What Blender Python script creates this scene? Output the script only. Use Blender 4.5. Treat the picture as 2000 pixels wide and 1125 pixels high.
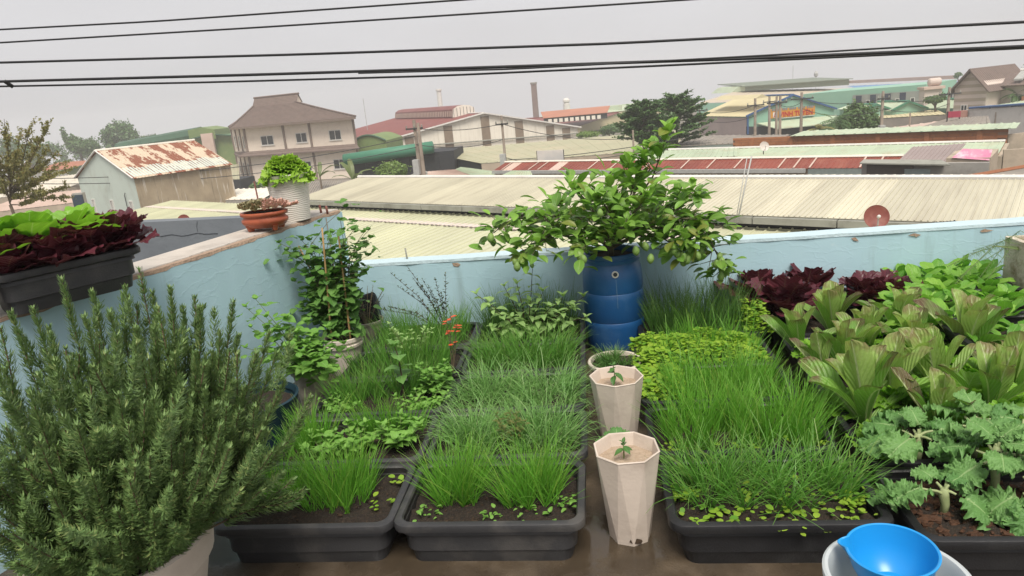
import bpy, math, random
import numpy as np
from mathutils import Vector, Matrix
for o in list(bpy.data.objects): bpy.data.objects.remove(o)
S = bpy.context.scene
COL = S.collection
R = math.radians
PI = math.pi

# ---------------------------------------------------------------- camera
PITCH, ROLL, YAW, EYE, FPX = R(15.5), R(5.3), R(7.13), 1.55, 1350.0
_f = Vector((-math.sin(YAW)*math.cos(PITCH), math.cos(YAW)*math.cos(PITCH), -math.sin(PITCH)))
_r0 = Vector((math.cos(YAW), math.sin(YAW), 0)); _u0 = _r0.cross(_f)
_r = math.cos(ROLL)*_r0 - math.sin(ROLL)*_u0
_u = math.cos(ROLL)*_u0 + math.sin(ROLL)*_r0
cam = bpy.data.cameras.new('camera'); camo = bpy.data.objects.new('camera', cam); COL.objects.link(camo)
cam.sensor_width = 36; cam.lens = FPX/2000*36; cam.clip_start = .05; cam.clip_end = 3000
M = Matrix.Identity(4)
for i in range(3):
    M[i][0], M[i][1], M[i][2] = _r[i], _u[i], -_f[i]
M[2][3] = EYE
camo.matrix_world = M
S.camera = camo
CAM = Vector((0, 0, EYE))
def ray(px, py): return _f + _r*((px-1000)/FPX) - _u*((py-562.5)/FPX)
def Y(px, py, y): d = ray(px, py); return CAM + d*(y/d.y)
def Z(px, py, z): d = ray(px, py); return CAM + d*((z-EYE)/d.z)

# ---------------------------------------------------------------- world, sun, exposure
W = bpy.data.worlds.new('World'); S.world = W; W.use_nodes = True
nt = W.node_tree; nt.nodes.clear()
SUN_EL, SUN_AZ = R(60), R(166)        # azimuth clockwise from +Y: behind the camera, a little to the right
sky = nt.nodes.new('ShaderNodeTexSky'); sky.sky_type = 'NISHITA'; sky.sun_disc = False
sky.sun_elevation = SUN_EL; sky.sun_rotation = SUN_AZ; sky.air_density = 1.5; sky.dust_density = 6; sky.ozone_density = 1
hs = nt.nodes.new('ShaderNodeHueSaturation'); hs.inputs['Saturation'].default_value = .25; hs.inputs['Value'].default_value = .085
nt.links.new(sky.outputs[0], hs.inputs['Color'])
tc = nt.nodes.new('ShaderNodeTexCoord'); mp = nt.nodes.new('ShaderNodeMapping'); mp.inputs['Scale'].default_value = (1.2, 1.2, 3.5)
nz = nt.nodes.new('ShaderNodeTexNoise'); nz.inputs['Scale'].default_value = 1.3; nz.inputs['Detail'].default_value = 4; nz.inputs['Roughness'].default_value = .45
cr = nt.nodes.new('ShaderNodeValToRGB'); cr.color_ramp.elements[0].position = .3; cr.color_ramp.elements[1].position = .72
cr.color_ramp.elements[0].color = (.475, .467, .475, 1); cr.color_ramp.elements[1].color = (.60, .595, .615, 1)
nt.links.new(tc.outputs['Generated'], mp.inputs[0]); nt.links.new(mp.outputs[0], nz.inputs['Vector']); nt.links.new(nz.outputs[0], cr.inputs[0])
mx = nt.nodes.new('ShaderNodeMix'); mx.data_type = 'RGBA'; mx.inputs[0].default_value = .85
nt.links.new(hs.outputs[0], mx.inputs[6]); nt.links.new(cr.outputs[0], mx.inputs[7])
bg = nt.nodes.new('ShaderNodeBackground'); bg.inputs[1].default_value = 1.0
wo = nt.nodes.new('ShaderNodeOutputWorld'); nt.links.new(mx.outputs[2], bg.inputs[0]); nt.links.new(bg.outputs[0], wo.inputs[0])
sl = bpy.data.lights.new('sun', 'SUN'); sl.energy = 3.0; sl.angle = R(28); sl.color = (1, .94, .84)
so = bpy.data.objects.new('sun', sl); COL.objects.link(so)
sd = Vector((math.sin(SUN_AZ)*math.cos(SUN_EL), math.cos(SUN_AZ)*math.cos(SUN_EL), math.sin(SUN_EL)))
so.rotation_euler = sd.to_track_quat('Z', 'Y').to_euler(); so.location = (0, -5, 12)
S.view_settings.view_transform = 'Standard'; S.view_settings.look = 'None'; S.view_settings.exposure = .5; S.view_settings.gamma = 1
S.render.engine = 'CYCLES'
S.cycles.max_bounces = 8; S.cycles.transparent_max_bounces = 8; S.cycles.volume_bounces = 2

# ---------------------------------------------------------------- helpers: objects
def tag(o, label=None, cat=None, group=None, kind=None):
    if label: o['label'] = label
    if cat: o['category'] = cat
    if group: o['group'] = group
    if kind: o['kind'] = kind
    return o
def empty(name, loc=(0, 0, 0), rz=0, label=None, cat=None, group=None):
    o = bpy.data.objects.new(name, None); o.empty_display_size = .05; COL.objects.link(o)
    o.location = loc; o.rotation_euler = (0, 0, rz)
    return tag(o, label, cat, group)
def link(name, me, parent=None, mtx=None):
    o = bpy.data.objects.new(name, me); COL.objects.link(o)
    if parent is not None: o.parent = parent
    if mtx is not None: o.matrix_basis = mtx
    return o
def np_mesh(name, V, F, uv=None, m=None, smooth=True):
    V = np.asarray(V, np.float32); F = np.asarray(F, np.int32)
    me = bpy.data.meshes.new(name); k = F.shape[1]
    me.vertices.add(len(V)); me.vertices.foreach_set('co', V.ravel())
    me.loops.add(F.size); me.loops.foreach_set('vertex_index', F.ravel())
    me.polygons.add(len(F)); me.polygons.foreach_set('loop_start', np.arange(0, F.size, k, dtype=np.int32))
    me.polygons.foreach_set('loop_total', np.full(len(F), k, np.int32))
    me.polygons.foreach_set('use_smooth', np.full(len(F), smooth))
    if uv is not None:
        l = me.uv_layers.new(name='UVMap'); l.data.foreach_set('uv', np.asarray(uv, np.float32)[F.ravel()].ravel())
    me.update(calc_edges=True)
    if m: me.materials.append(m)
    return me
class MB:
    def __init__(s): s.v = []; s.f = []
    def add(s, v, f):
        n = len(s.v); s.v += [tuple(p) for p in v]; s.f += [tuple(i+n for i in q) for q in f]; return s
    def box(s, x0, x1, y0, y1, z0, z1):
        return s.add([(x, y, z) for z in (z0, z1) for x, y in ((x0, y0), (x1, y0), (x1, y1), (x0, y1))],
                     [(3, 2, 1, 0), (4, 5, 6, 7), (0, 1, 5, 4), (1, 2, 6, 5), (2, 3, 7, 6), (3, 0, 4, 7)])
    def ext(s, poly, vec):
        poly = [Vector(p) for p in poly]; vec = Vector(vec); n = len(poly)
        return s.add(poly+[p+vec for p in poly], [tuple(range(n))[::-1], tuple(range(n, 2*n))]+[(i, (i+1) % n, (i+1) % n+n, i+n) for i in range(n)])
    def tube(s, pts, rad, n=6, cap=True):
        pts = [Vector(p) for p in pts]
        if not hasattr(rad, '__len__'): rad = [rad]*len(pts)
        V = []; F = []; up = None
        for i, p in enumerate(pts):
            t = (pts[min(i+1, len(pts)-1)]-pts[max(i-1, 0)]).normalized()
            if up is None: up = t.orthogonal().normalized()
            up = (up-t*up.dot(t)); up = up.normalized() if up.length > 1e-6 else t.orthogonal().normalized()
            b = t.cross(up)
            for k in range(n):
                a = 2*PI*k/n; V.append(p+(up*math.cos(a)+b*math.sin(a))*rad[i])
        for i in range(len(pts)-1):
            for k in range(n):
                F.append((i*n+k, i*n+(k+1) % n, (i+1)*n+(k+1) % n, (i+1)*n+k))
        if cap: F += [tuple(range(n))[::-1], tuple(range((len(pts)-1)*n, len(pts)*n))]
        return s.add(V, F)
    def lathe(s, prof, n=32, c=(0, 0, 0), cap0=True, cap1=False, ph=0.):
        V = []; F = []
        for r, z in prof:
            for k in range(n):
                a = 2*PI*k/n+ph; V.append((c[0]+r*math.cos(a), c[1]+r*math.sin(a), c[2]+z))
        for i in range(len(prof)-1):
            for k in range(n):
                F.append((i*n+k, i*n+(k+1) % n, (i+1)*n+(k+1) % n, (i+1)*n+k))
        if cap0: F.append(tuple(range(n))[::-1])
        if cap1: F.append(tuple(range((len(prof)-1)*n, len(prof)*n)))
        return s.add(V, F)
    def loft(s, rings, cap0=True, cap1=False):
        n = len(rings[0]); V = [p for r in rings for p in r]; F = []
        for i in range(len(rings)-1):
            for k in range(n):
                F.append((i*n+k, i*n+(k+1) % n, (i+1)*n+(k+1) % n, (i+1)*n+k))
        if cap0: F.append(tuple(range(n))[::-1])
        if cap1: F.append(tuple(range((len(rings)-1)*n, len(rings)*n)))
        return s.add(V, F)
    def mesh(s, name, m, smooth=False):
        me = bpy.data.meshes.new(name); me.from_pydata(s.v, [], s.f)
        if smooth: me.polygons.foreach_set('use_smooth', [True]*len(me.polygons))
        if smooth == 'auto':
            me.polygons.foreach_set('use_smooth', [True]*len(me.polygons))
            try: me.set_sharp_from_angle(angle=R(35))
            except Exception: pass
        me.materials.append(m); me.update(); return me
    def build(s, name, m, parent=None, smooth=False, mtx=None): return link(name, s.mesh(name, m, smooth), parent, mtx)
def rrect(hx, hy, r, z, k=5):
    out = []
    for cx, cy, a0 in ((hx-r, hy-r, 0), (-hx+r, hy-r, 90), (-hx+r, -hy+r, 180), (hx-r, -hy+r, 270)):
        for i in range(k+1):
            a = R(a0+90*i/k); out.append((cx+r*math.cos(a), cy+r*math.sin(a), z))
    return out

# ---------------------------------------------------------------- helpers: materials
def nodes(name):
    m = bpy.data.materials.new(name); m.use_nodes = True; t = m.node_tree; t.nodes.clear()
    o = t.nodes.new('ShaderNodeOutputMaterial'); b = t.nodes.new('ShaderNodeBsdfPrincipled'); t.links.new(b.outputs[0], o.inputs[0])
    return m, t, b, o
def N(t, kind, **kw):
    n = t.nodes.new(kind)
    for k, v in kw.items(): setattr(n, k, v)
    return n
def L(t, a, b): t.links.new(a, b)
def mixc(t, fac, a, b, blend='MIX'):
    n = N(t, 'ShaderNodeMix', data_type='RGBA', blend_type=blend)
    for sock, val in ((n.inputs[0], fac), (n.inputs[6], a), (n.inputs[7], b)):
        if hasattr(val, 'is_linked') or hasattr(val, 'links'): L(t, val, sock)
        elif isinstance(val, (int, float)): sock.default_value = val
        else: sock.default_value = (*val[:3], 1)
    return n.outputs[2]
def ramp(t, src, p0, p1, c0=(0, 0, 0), c1=(1, 1, 1)):
    n = N(t, 'ShaderNodeValToRGB'); e = n.color_ramp.elements
    e[0].position = p0; e[1].position = p1; e[0].color = (*c0, 1); e[1].color = (*c1, 1); L(t, src, n.inputs[0]); return n.outputs[0]
def math_(t, op, a, b=0.):
    n = N(t, 'ShaderNodeMath', operation=op)
    for i, v in enumerate((a, b)):
        if isinstance(v, (int, float)): n.inputs[i].default_value = v
        else: L(t, v, n.inputs[i])
    return n.outputs[0]
def noise(t, vec, scale, detail=4, rough=.55):
    n = N(t, 'ShaderNodeTexNoise'); n.inputs['Scale'].default_value = scale; n.inputs['Detail'].default_value = detail; n.inputs['Roughness'].default_value = rough
    if vec is not None: L(t, vec, n.inputs['Vector'])
    return n.outputs[0]
def pos(t, scale=(1, 1, 1), obj=False):
    if obj: g = N(t, 'ShaderNodeTexCoord').outputs['Object']
    else: g = N(t, 'ShaderNodeNewGeometry').outputs['Position']
    if scale == (1, 1, 1): return g
    n = N(t, 'ShaderNodeMapping'); n.inputs['Scale'].default_value = scale; L(t, g, n.inputs[0]); return n.outputs[0]
def mat(name, c1, c2=None, scale=6., rough=.7, bump=0., bscale=40., stain=None, stain_amt=.5, stain_scale=1.5, spec=.3, stretch=(1, 1, 1), obj=False, metallic=0., rnd=0., rot=None):
    """a surface colour with a slow drift between two tones, stains of their own shape and fine relief"""
    m, t, b, o = nodes(name)
    c2 = c2 or tuple(x*.8 for x in c1)
    p = pos(t, obj=obj); ps = pos(t, stretch, obj) if stretch != (1, 1, 1) else p
    if rot is not None:
        mpn = N(t, 'ShaderNodeMapping', vector_type='TEXTURE'); mpn.inputs['Rotation'].default_value = (0, 0, rot); mpn.inputs['Scale'].default_value = tuple(1/x for x in stretch); L(t, p, mpn.inputs[0]); ps = mpn.outputs[0]
    c = mixc(t, ramp(t, noise(t, p, scale), .3, .7), c1, c2)
    if stain: c = mixc(t, math_(t, 'MULTIPLY', ramp(t, noise(t, ps, stain_scale, 6, .62), .5, .68), stain_amt), c, stain)
    if rnd:
        oi = N(t, 'ShaderNodeObjectInfo').outputs['Random']
        h = N(t, 'ShaderNodeHueSaturation'); L(t, c, h.inputs['Color']); L(t, math_(t, 'ADD', math_(t, 'MULTIPLY', oi, 2*rnd), 1-rnd), h.inputs['Value']); c = h.outputs[0]
    L(t, c, b.inputs['Base Color']); b.inputs['Roughness'].default_value = rough; b.inputs['Specular IOR Level'].default_value = spec; b.inputs['Metallic'].default_value = metallic
    if bump:
        bn = N(t, 'ShaderNodeBump'); bn.inputs['Strength'].default_value = bump; bn.inputs['Distance'].default_value = .02
        L(t, noise(t, p, bscale, 5), bn.inputs['Height']); L(t, bn.outputs[0], b.inputs['Normal'])
    return m
def leafmat(name, c1, c2, vein=None, vein_w=.035, tip=None, tip_amt=0., rough=.42, trans=.3, c3=None, nscale=25., side=0., bump=.25, tip_lo=.55):
    """leaf blade: tone drifts leaf by leaf, midrib and side veins along the leaf's own UV, coloured margins"""
    m, t, b, o = nodes(name)
    oi = N(t, 'ShaderNodeObjectInfo').outputs['Random']; isl = N(t, 'ShaderNodeNewGeometry').outputs['Random Per Island']
    rn = math_(t, 'FRACT', math_(t, 'ADD', math_(t, 'MULTIPLY', oi, 7.31), isl))
    c1 = tuple(x*1.12 for x in c1); c2 = tuple(x*1.12 for x in c2)
    c = mixc(t, rn, c1, c2)
    if c3: c = mixc(t, ramp(t, math_(t, 'FRACT', math_(t, 'MULTIPLY', rn, 13.7)), .86, .95), c, c3)
    p = pos(t, obj=False)
    c = mixc(t, math_(t, 'MULTIPLY', ramp(t, noise(t, p, nscale, 3), .35, .7), .35), c, tuple(x*.72 for x in c1))
    uv = N(t, 'ShaderNodeUVMap').outputs[0]; sp = N(t, 'ShaderNodeSeparateXYZ'); L(t, uv, sp.inputs[0])
    du = math_(t, 'ABSOLUTE', math_(t, 'SUBTRACT', sp.outputs[0], .5))
    if tip:
        e = math_(t, 'MAXIMUM', math_(t, 'MULTIPLY', du, 1.5), sp.outputs[1])
        e = math_(t, 'ADD', e, math_(t, 'MULTIPLY', math_(t, 'SUBTRACT', noise(t, p, 18, 4), .5), .9))
        c = mixc(t, math_(t, 'MULTIPLY', ramp(t, e, tip_lo, tip_lo+.35), tip_amt), c, tip)
    sw = math_(t, 'SINE', math_(t, 'MULTIPLY', math_(t, 'SUBTRACT', sp.outputs[1], math_(t, 'MULTIPLY', du, .7)), 60.))
    if vein:
        wv = math_(t, 'MULTIPLY', math_(t, 'SUBTRACT', 1.25, sp.outputs[1]), vein_w)
        c = mixc(t, ramp(t, math_(t, 'DIVIDE', du, wv), .6, 1.1, (1, 1, 1), (0, 0, 0)), c, vein)
        if side: c = mixc(t, math_(t, 'MULTIPLY', ramp(t, sw, .8, 1.), side), c, vein)
    L(t, c, b.inputs['Base Color']); b.inputs['Roughness'].default_value = rough; b.inputs['Specular IOR Level'].default_value = .35
    if bump:
        bn = N(t, 'ShaderNodeBump'); bn.inputs['Strength'].default_value = bump; bn.inputs['Distance'].default_value = .004
        L(t, math_(t, 'ADD', sw, math_(t, 'MULTIPLY', noise(t, p, 90, 3), 2)), bn.inputs['Height']); L(t, bn.outputs[0], b.inputs['Normal'])
    tr = N(t, 'ShaderNodeBsdfTranslucent'); L(t, mixc(t, .5, c, (c1[0]*1.5, c1[1]*1.5, c1[2]*.7)), tr.inputs[0])
    ms = N(t, 'ShaderNodeMixShader'); ms.inputs[0].default_value = trans; L(t, b.outputs[0], ms.inputs[1]); L(t, tr.outputs[0], ms.inputs[2]); L(t, ms.outputs[0], o.inputs[0])
    return m

# ---------------------------------------------------------------- helpers: leaves and plants
SH = {
 'ellip': lambda v: math.sin(PI*min(1, v*.98+.01))**.8,
 'lance': lambda v: math.sin(PI*v**.75)**1.1 if v < 1 else 0,
 'ovate': lambda v: (math.sin(PI*v**.62)**.85) if 0 < v < 1 else 0,
 'obov': lambda v: (.16+.84*min(1, v*1.6)**1.3)*(max(0, 1-v**5)**.6),
 'round': lambda v: math.sqrt(max(0, 1-(2*v-1)**2)),
 'strap': lambda v: (.35+.65*min(1, v*2.2)**1.1)*(max(0, 1-v**4)**.6),
 'cos': lambda v: (.34+.66*min(1, v*1.55)**1.2)*(max(0, 1-v**9)**.5),
 'fan': lambda v: (.12+.88*min(1, v*1.25)**1.7)*(max(0, 1-v**8)**.5),
}
def leaf(Ln, Wd, shape='ellip', nu=2, nv=7, fold=.15, curl=.6, ruf=0., frq=5., seed=0, lobes=0., c0=0., ruf2=0., frq2=17, petiole=0.):
    """leaf along +Y, upper face +Z; returns V, F, UV.  curl bends it down along its length"""
    rg = random.Random(seed); V = []; UV = []; F = []; w = SH[shape]; n = 2*nu+1
    y = petiole*Ln; z = 0.; th = -c0; ph = [rg.random()*6.28 for _ in range(8)]
    for j in range(nv+1):
        v = j/nv; hw = Wd/2*w(v)*(1+lobes*math.sin(v*23+ph[4])); cy, cz = -math.sin(th), math.cos(th)
        # direction along (0, cos th, -sin th); normal (0, sin th, cos th)
        for i in range(n):
            u = i/nu-1; a = abs(u); s = 0 if u < 0 else 1
            off = fold*a*hw + ruf*Wd*(a**1.6)*(.25+v)*math.sin(frq*v*6.28+ph[s]+u) + ruf2*Wd*(a**2.5)*(.3+v)*math.sin(frq2*v*6.28+ph[2+s]) + (ruf*Wd*.7*max(0, v-.72)/.28*math.sin(frq*u*3.5+ph[5]) if ruf else 0)
            sx = u*hw*(1+.12*ruf*8*math.sin(frq*v*9+ph[3]))
            V.append((sx, y+off*math.sin(th), z+off*math.cos(th))); UV.append((.5+.5*u, v))
        ds = Ln/nv; th2 = curl*(v**1.2)-c0; y += ds*math.cos(th2); z -= ds*math.sin(th2); th = th2
    for j in range(nv):
        for i in range(n-1):
            a = j*n+i; F.append((a, a+1, a+n+1, a+n))
    return np.array(V), np.array(F), np.array(UV)
def pleaf(Ln, Wd, nr=7, na=72, curl=.8, fold=.1, waves=((5, .03), (13, .03)), kr=0., pk=.8, crumple=0., lobes=.05, nl=9, seed=0, notch=.35, obov=.25, p=2.2, petiole=0.):
    """leaf with a frilled margin all round: rings about the blade's middle; base at the origin, length along +Y"""
    rg = random.Random(seed); ph = [rg.random()*6.28 for _ in range(12)]; V = []; UV = []; F = []
    for j in range(nr+1):
        r = j/nr
        for i in range(na):
            f = 2*PI*i/na; out = 1+lobes*math.sin(nl*f+ph[0])+lobes*.6*math.sin((nl*2+1)*f+ph[1]); out *= 1-notch*math.exp(-(min(f, 2*PI-f)/.35)**2)
            yy = .5-.5*math.cos(f)*r*out; xx = .5*math.sin(f)*r*out*(1+obov*(yy-.5)*2); off = fold*abs(xx)*Wd
            for k, (n, am) in enumerate(waves): off += am*Wd*r**(p+pk*k)*math.sin(n*f+ph[2+k]+.6*math.sin(3*f+ph[7])+kr*r*(k+1)*(1 if k % 2 else -1))*(.65+.35*math.sin(2*f+ph[6]))
            if crumple: off += rg.gauss(0, crumple)*Wd*r**1.3
            s = yy*Ln+petiole*Ln; th = curl*max(0, yy); a_ = curl/Ln if abs(curl) > 1e-4 else 1e-4; y, z = math.sin(a_*s)/a_, -(1-math.cos(a_*s))/a_
            V.append((xx*Wd, y+off*math.sin(th), z+off*math.cos(th))); UV.append((.5+xx, yy))
    for j in range(nr):
        for i in range(na): F.append((j*na+i, j*na+(i+1) % na, (j+1)*na+(i+1) % na, (j+1)*na+i))
    return np.array(V), np.array(F)[:, ::-1], np.array(UV)
def pleafmesh(name, m, **kw):
    V, F, UV = pleaf(**kw); return np_mesh(name, V, F, UV, m)
def isect(px, py, P0, n):
    d = ray(px, py); return CAM + d*((P0-CAM).dot(n)/d.dot(n))
def leafmesh(name, m, **kw):
    V, F, UV = leaf(**kw); return np_mesh(name, V, F, UV, m)
def LM(p, az, el, roll=0., s=1.):
    """leaf matrix: heading az (from +X, CCW), raised el above horizontal"""
    return Matrix.Translation(p) @ Matrix.Rotation(az-PI/2, 4, 'Z') @ Matrix.Rotation(el, 4, 'X') @ Matrix.Rotation(roll, 4, 'Y') @ Matrix.Scale(s, 4)
def scatter(name, lv, mats, m, parent=None):
    """many leaves joined into one mesh (lv: list of (V,F,UV))"""
    Vs, Fs, Us, n = [], [], [], 0
    for k, mt in enumerate(mats):
        V, F, UV = lv[k % len(lv)]; A = np.array(mt)
        Vs.append(V @ A[:3, :3].T + A[:3, 3]); Fs.append(F+n); Us.append(UV); n += len(V)
    return link(name, np_mesh(name, np.concatenate(Vs), np.concatenate(Fs), np.concatenate(Us), m), parent)
def blades(name, m, base, h, lean, az, width, curl, parent=None, seg=5, wob=.0, seed=0, taper=.75):
    """grass-like blades; arrays per blade"""
    rs = np.random.RandomState(seed); n = len(h); base = np.asarray(base, float)
    V = np.zeros((n, seg+1, 2, 3)); p = base.copy(); th = lean.copy(); tw = rs.uniform(0, PI, n)
    side = np.stack([np.cos(tw), np.sin(tw), np.zeros(n)], 1); a2 = az.copy()
    for j in range(seg+1):
        f = 1-taper*(j/seg)**1.5
        V[:, j, 0] = p-side*(width*f/2)[:, None]; V[:, j, 1] = p+side*(width*f/2)[:, None]
        d = np.stack([np.sin(th)*np.cos(a2), np.sin(th)*np.sin(a2), np.cos(th)], 1)
        p = p+d*(h/seg)[:, None]; th = th+curl*(.4+1.2*j/seg)/seg; a2 = a2+rs.normal(0, wob, n)
    k = 2*(seg+1); i0 = (np.arange(n)*k)[:, None, None]; j = (np.arange(seg)*2)[None, :, None]
    F = (i0+j+np.array([0, 1, 3, 2])[None, None, :]).reshape(-1, 4)
    UV = np.zeros((n, seg+1, 2, 2)); UV[:, :, 1, 0] = 1; UV[:, :, :, 1] = (np.arange(seg+1)/seg)[None, :, None]
    return link(name, np_mesh(name, V.reshape(-1, 3), F, UV.reshape(-1, 2), m), parent)

# ---------------------------------------------------------------- materials of the surroundings
MT = {}
GANG = math.atan2(-.515, .857)     # direction of the quarter's grid
MT['cream_roof'] = mat('cream_sheet', (.53, .50, .39), (.46, .43, .335), .35, .5, stain=(.30, .265, .20), stain_amt=.38, stain_scale=1., rnd=.09, stretch=(3.2, .22, 1), rot=GANG)
MT['lime_roof'] = mat('lime_cream_sheet', (.50, .50, .34), (.45, .45, .315), .3, .5, stain=(.34, .33, .24), stain_amt=.45, stain_scale=1., rnd=.06, stretch=(2.6, .2, 1), rot=GANG)
MT['pink_flash'] = mat('pink_flashing', (.62, .52, .47), (.55, .47, .42), 2)
MT['gutter'] = mat('gutter_metal', (.30, .30, .26), (.22, .22, .19), 1.5, .6, stain=(.12, .11, .09), stain_amt=.5)
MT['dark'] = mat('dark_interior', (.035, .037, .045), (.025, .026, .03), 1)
MT['tan_wall'] = mat('tan_render', (.44, .36, .28), (.36, .30, .23), 1.2, .85, stain=(.18, .16, .13), stain_amt=.5, stain_scale=.9)
MT['grey_wall'] = mat('grey_render', (.36, .34, .31), (.28, .27, .25), 1.0, .85, stain=(.14, .13, .12), stain_amt=.5)
MT['white_wall'] = mat('white_wall', (.66, .63, .60), (.58, .56, .53), .6, .8, stain=(.40, .38, .35), stain_amt=.35)
MT['white_sheet'] = mat('white_sheet', (.76, .71, .62), (.69, .64, .56), .4, .6, stain=(.42, .38, .31), stain_amt=.35, stretch=(1, 1, .15))
MT['brown_strip'] = mat('brown_strip', (.24, .18, .13), (.17, .125, .09), 1, .7)
MT['red_roof'] = mat('dark_red_sheet', (.20, .055, .048), (.155, .045, .042), .3, .55, stain=(.28, .12, .10), stain_amt=.3)
MT['red_sheet'] = mat('brick_red_sheet', (.23, .055, .036), (.18, .045, .032), .5, .5, stain=(.30, .12, .08), stain_amt=.4, rnd=.10)
MT['orange_roof'] = mat('orange_sheet', (.42, .17, .10), (.34, .14, .09), .3, .6)
MT['pale_sheet'] = mat('pale_pink_sheet', (.55, .42, .36), (.47, .35, .29), .8)
MT['green_sheet'] = mat('olive_green_sheet', (.16, .22, .075), (.13, .19, .07), .3, .6, stain=(.24, .26, .10), stain_amt=.4)
MT['green_roof'] = mat('green_roof_sheet', (.16, .27, .14), (.13, .22, .12), .3, .55)
MT['dgreen'] = mat('dark_green_sheet', (.035, .10, .055), (.03, .08, .045), .4, .5)
MT['teal'] = mat('teal_awning', (.06, .21, .13), (.05, .17, .11), .5, .5)
MT['mint_roof'] = mat('mint_roof_sheet', (.43, .50, .36), (.36, .43, .31), .4, .55, stain=(.34, .24, .15), stain_amt=.35, stain_scale=.7, rnd=.05)
MT['mint_wall'] = mat('mint_wall_sheet', (.25, .43, .33), (.21, .38, .29), .3, .6)
MT['olive_roof'] = mat('olive_cream_sheet', (.38, .36, .24), (.33, .32, .21), .25, .6, stain=(.46, .38, .27), stain_amt=.5, stain_scale=.3)
MT['yellow_roof'] = mat('pale_yellow_sheet', (.55, .48, .29), (.48, .42, .26), .25, .6)
MT['pink_wall'] = mat('pink_grey_wall', (.42, .33, .32), (.36, .28, .28), .5, .85)
MT['blue_trim'] = mat('blue_trim', (.04, .10, .25), (.03, .08, .2), 1, .5)
MT['blue_roof'] = mat('blue_roof_sheet', (.085, .21, .42), (.07, .18, .37), .3, .5)
MT['brown_ridge'] = mat('brown_ridge', (.30, .20, .155), (.25, .165, .13), .3, .6)
MT['beige_roof'] = mat('beige_roof_sheet', (.47, .39, .30), (.42, .36, .28), .2, .6)
MT['grey_roof'] = mat('fibre_cement', (.27, .24, .21), (.20, .18, .16), .6, .85, stain=(.34, .28, .22), stain_amt=.4)
MT['grey_facade'] = mat('grey_facade', (.29, .30, .27), (.24, .25, .23), .6, .8, stain=(.16, .16, .15), stain_amt=.5, stretch=(1, 1, .2))
MT['house'] = mat('cream_render', (.76, .66, .56), (.72, .62, .525), .5, .85, stain=(.48, .38, .30), stain_amt=.25)
MT['house_trim'] = mat('mauve_brown_trim', (.25, .19, .16), (.21, .16, .135), .8, .8)
MT['tile'] = mat('brown_roof_tile', (.17, .125, .108), (.135, .10, .088), 1.4, .7, bump=.5, bscale=5.)
MT['window_frame'] = mat('window_frame', (.62, .60, .56), (.55, .53, .5), 2, .5)
MT['glass'] = mat('dark_glass', (.04, .045, .05), (.03, .03, .035), 1, .12, spec=.5)
MT['conc'] = mat('pole_concrete', (.33, .27, .22), (.27, .22, .18), 1.5, .85, stain=(.16, .13, .11), stain_amt=.5)
MT['wire'] = mat('black_cable', (.016, .016, .018), (.012, .012, .013), 5, .55)
MT['thin_wire'] = mat('grey_wire', (.05, .05, .05), (.04, .04, .04), 5, .6)
MT['steel'] = mat('galvanised_steel', (.42, .42, .40), (.34, .34, .33), 5, .45)
MT['rust_dish'] = mat('red_brown_dish', (.22, .065, .05), (.18, .055, .045), 4, .5, stain=(.36, .2, .16), stain_amt=.3, stain_scale=6)
MT['white_dish'] = mat('white_dish', (.62, .57, .51), (.55, .5, .45), 3, .5)
MT['ground'] = mat('street_ground', (.19, .165, .14), (.14, .125, .105), .08, .9, stain=(.08, .11, .05), stain_amt=.7, stain_scale=.05)
MT['pink_cloth'] = mat('pink_banner', (.55, .13, .27), (.62, .35, .42), 1.6, .8, stain=(.7, .6, .62), stain_amt=.8, stain_scale=2)
MT['crimson'] = mat('crimson_board', (.34, .035, .07), (.28, .03, .06), 2, .6)
MT['stripe_a'] = mat('pale_pink_render', (.56, .47, .42), (.52, .43, .38), .8, .85)
MT['stripe_b'] = mat('tan_band_render', (.40, .33, .26), (.36, .29, .23), .8, .85)
MT['orange_paint'] = mat('sign_orange', (.52, .23, .025), (.48, .20, .02), .8, .6)
MT['sign_red'] = mat('sign_red', (.42, .02, .015), None, .8, .5)
MT['sign_blue'] = mat('sign_blue_grey', (.15, .20, .24), None, .8, .5)
MT['plank'] = mat('black_panel', (.028, .03, .035), (.022, .024, .028), .7, .7)
MT['bark'] = mat('tree_bark', (.12, .09, .065), (.09, .07, .05), 6, .9, bump=.4)
MT['tw_dark'] = leafmat('dark_tree_leaf', (.055, .115, .036), (.09, .165, .05), trans=.2, bump=0)
MT['tw_mid'] = leafmat('mid_tree_leaf', (.055, .115, .03), (.09, .15, .04), trans=.2, bump=0)
MT['tw_lite'] = leafmat('light_tree_leaf', (.11, .19, .035), (.15, .22, .05), trans=.25, bump=0)
MT['tw_olive'] = leafmat('olive_tree_leaf', (.15, .155, .045), (.21, .185, .065), trans=.2, c3=(.2, .12, .05), bump=0)
def rust_mat():
    m, t, b, o = nodes('rust_eaten_white_sheet')
    p = pos(t, (.22, .8, .22), True); q = pos(t, (.5, 1.6, .5), True)
    f = math_(t, 'ADD', math_(t, 'MULTIPLY', noise(t, p, 1.7, 7, .6), .75), math_(t, 'MULTIPLY', noise(t, q, 5., 5, .6), .25))
    c = mixc(t, ramp(t, f, .485, .515), (.58, .50, .38), (.20, .062, .034))
    c = mixc(t, math_(t, 'MULTIPLY', noise(t, q, 9, 4), .4), c, (.30, .13, .07))
    L(t, c, b.inputs['Base Color']); b.inputs['Roughness'].default_value = .75; return m
MT['rust'] = rust_mat()
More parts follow.
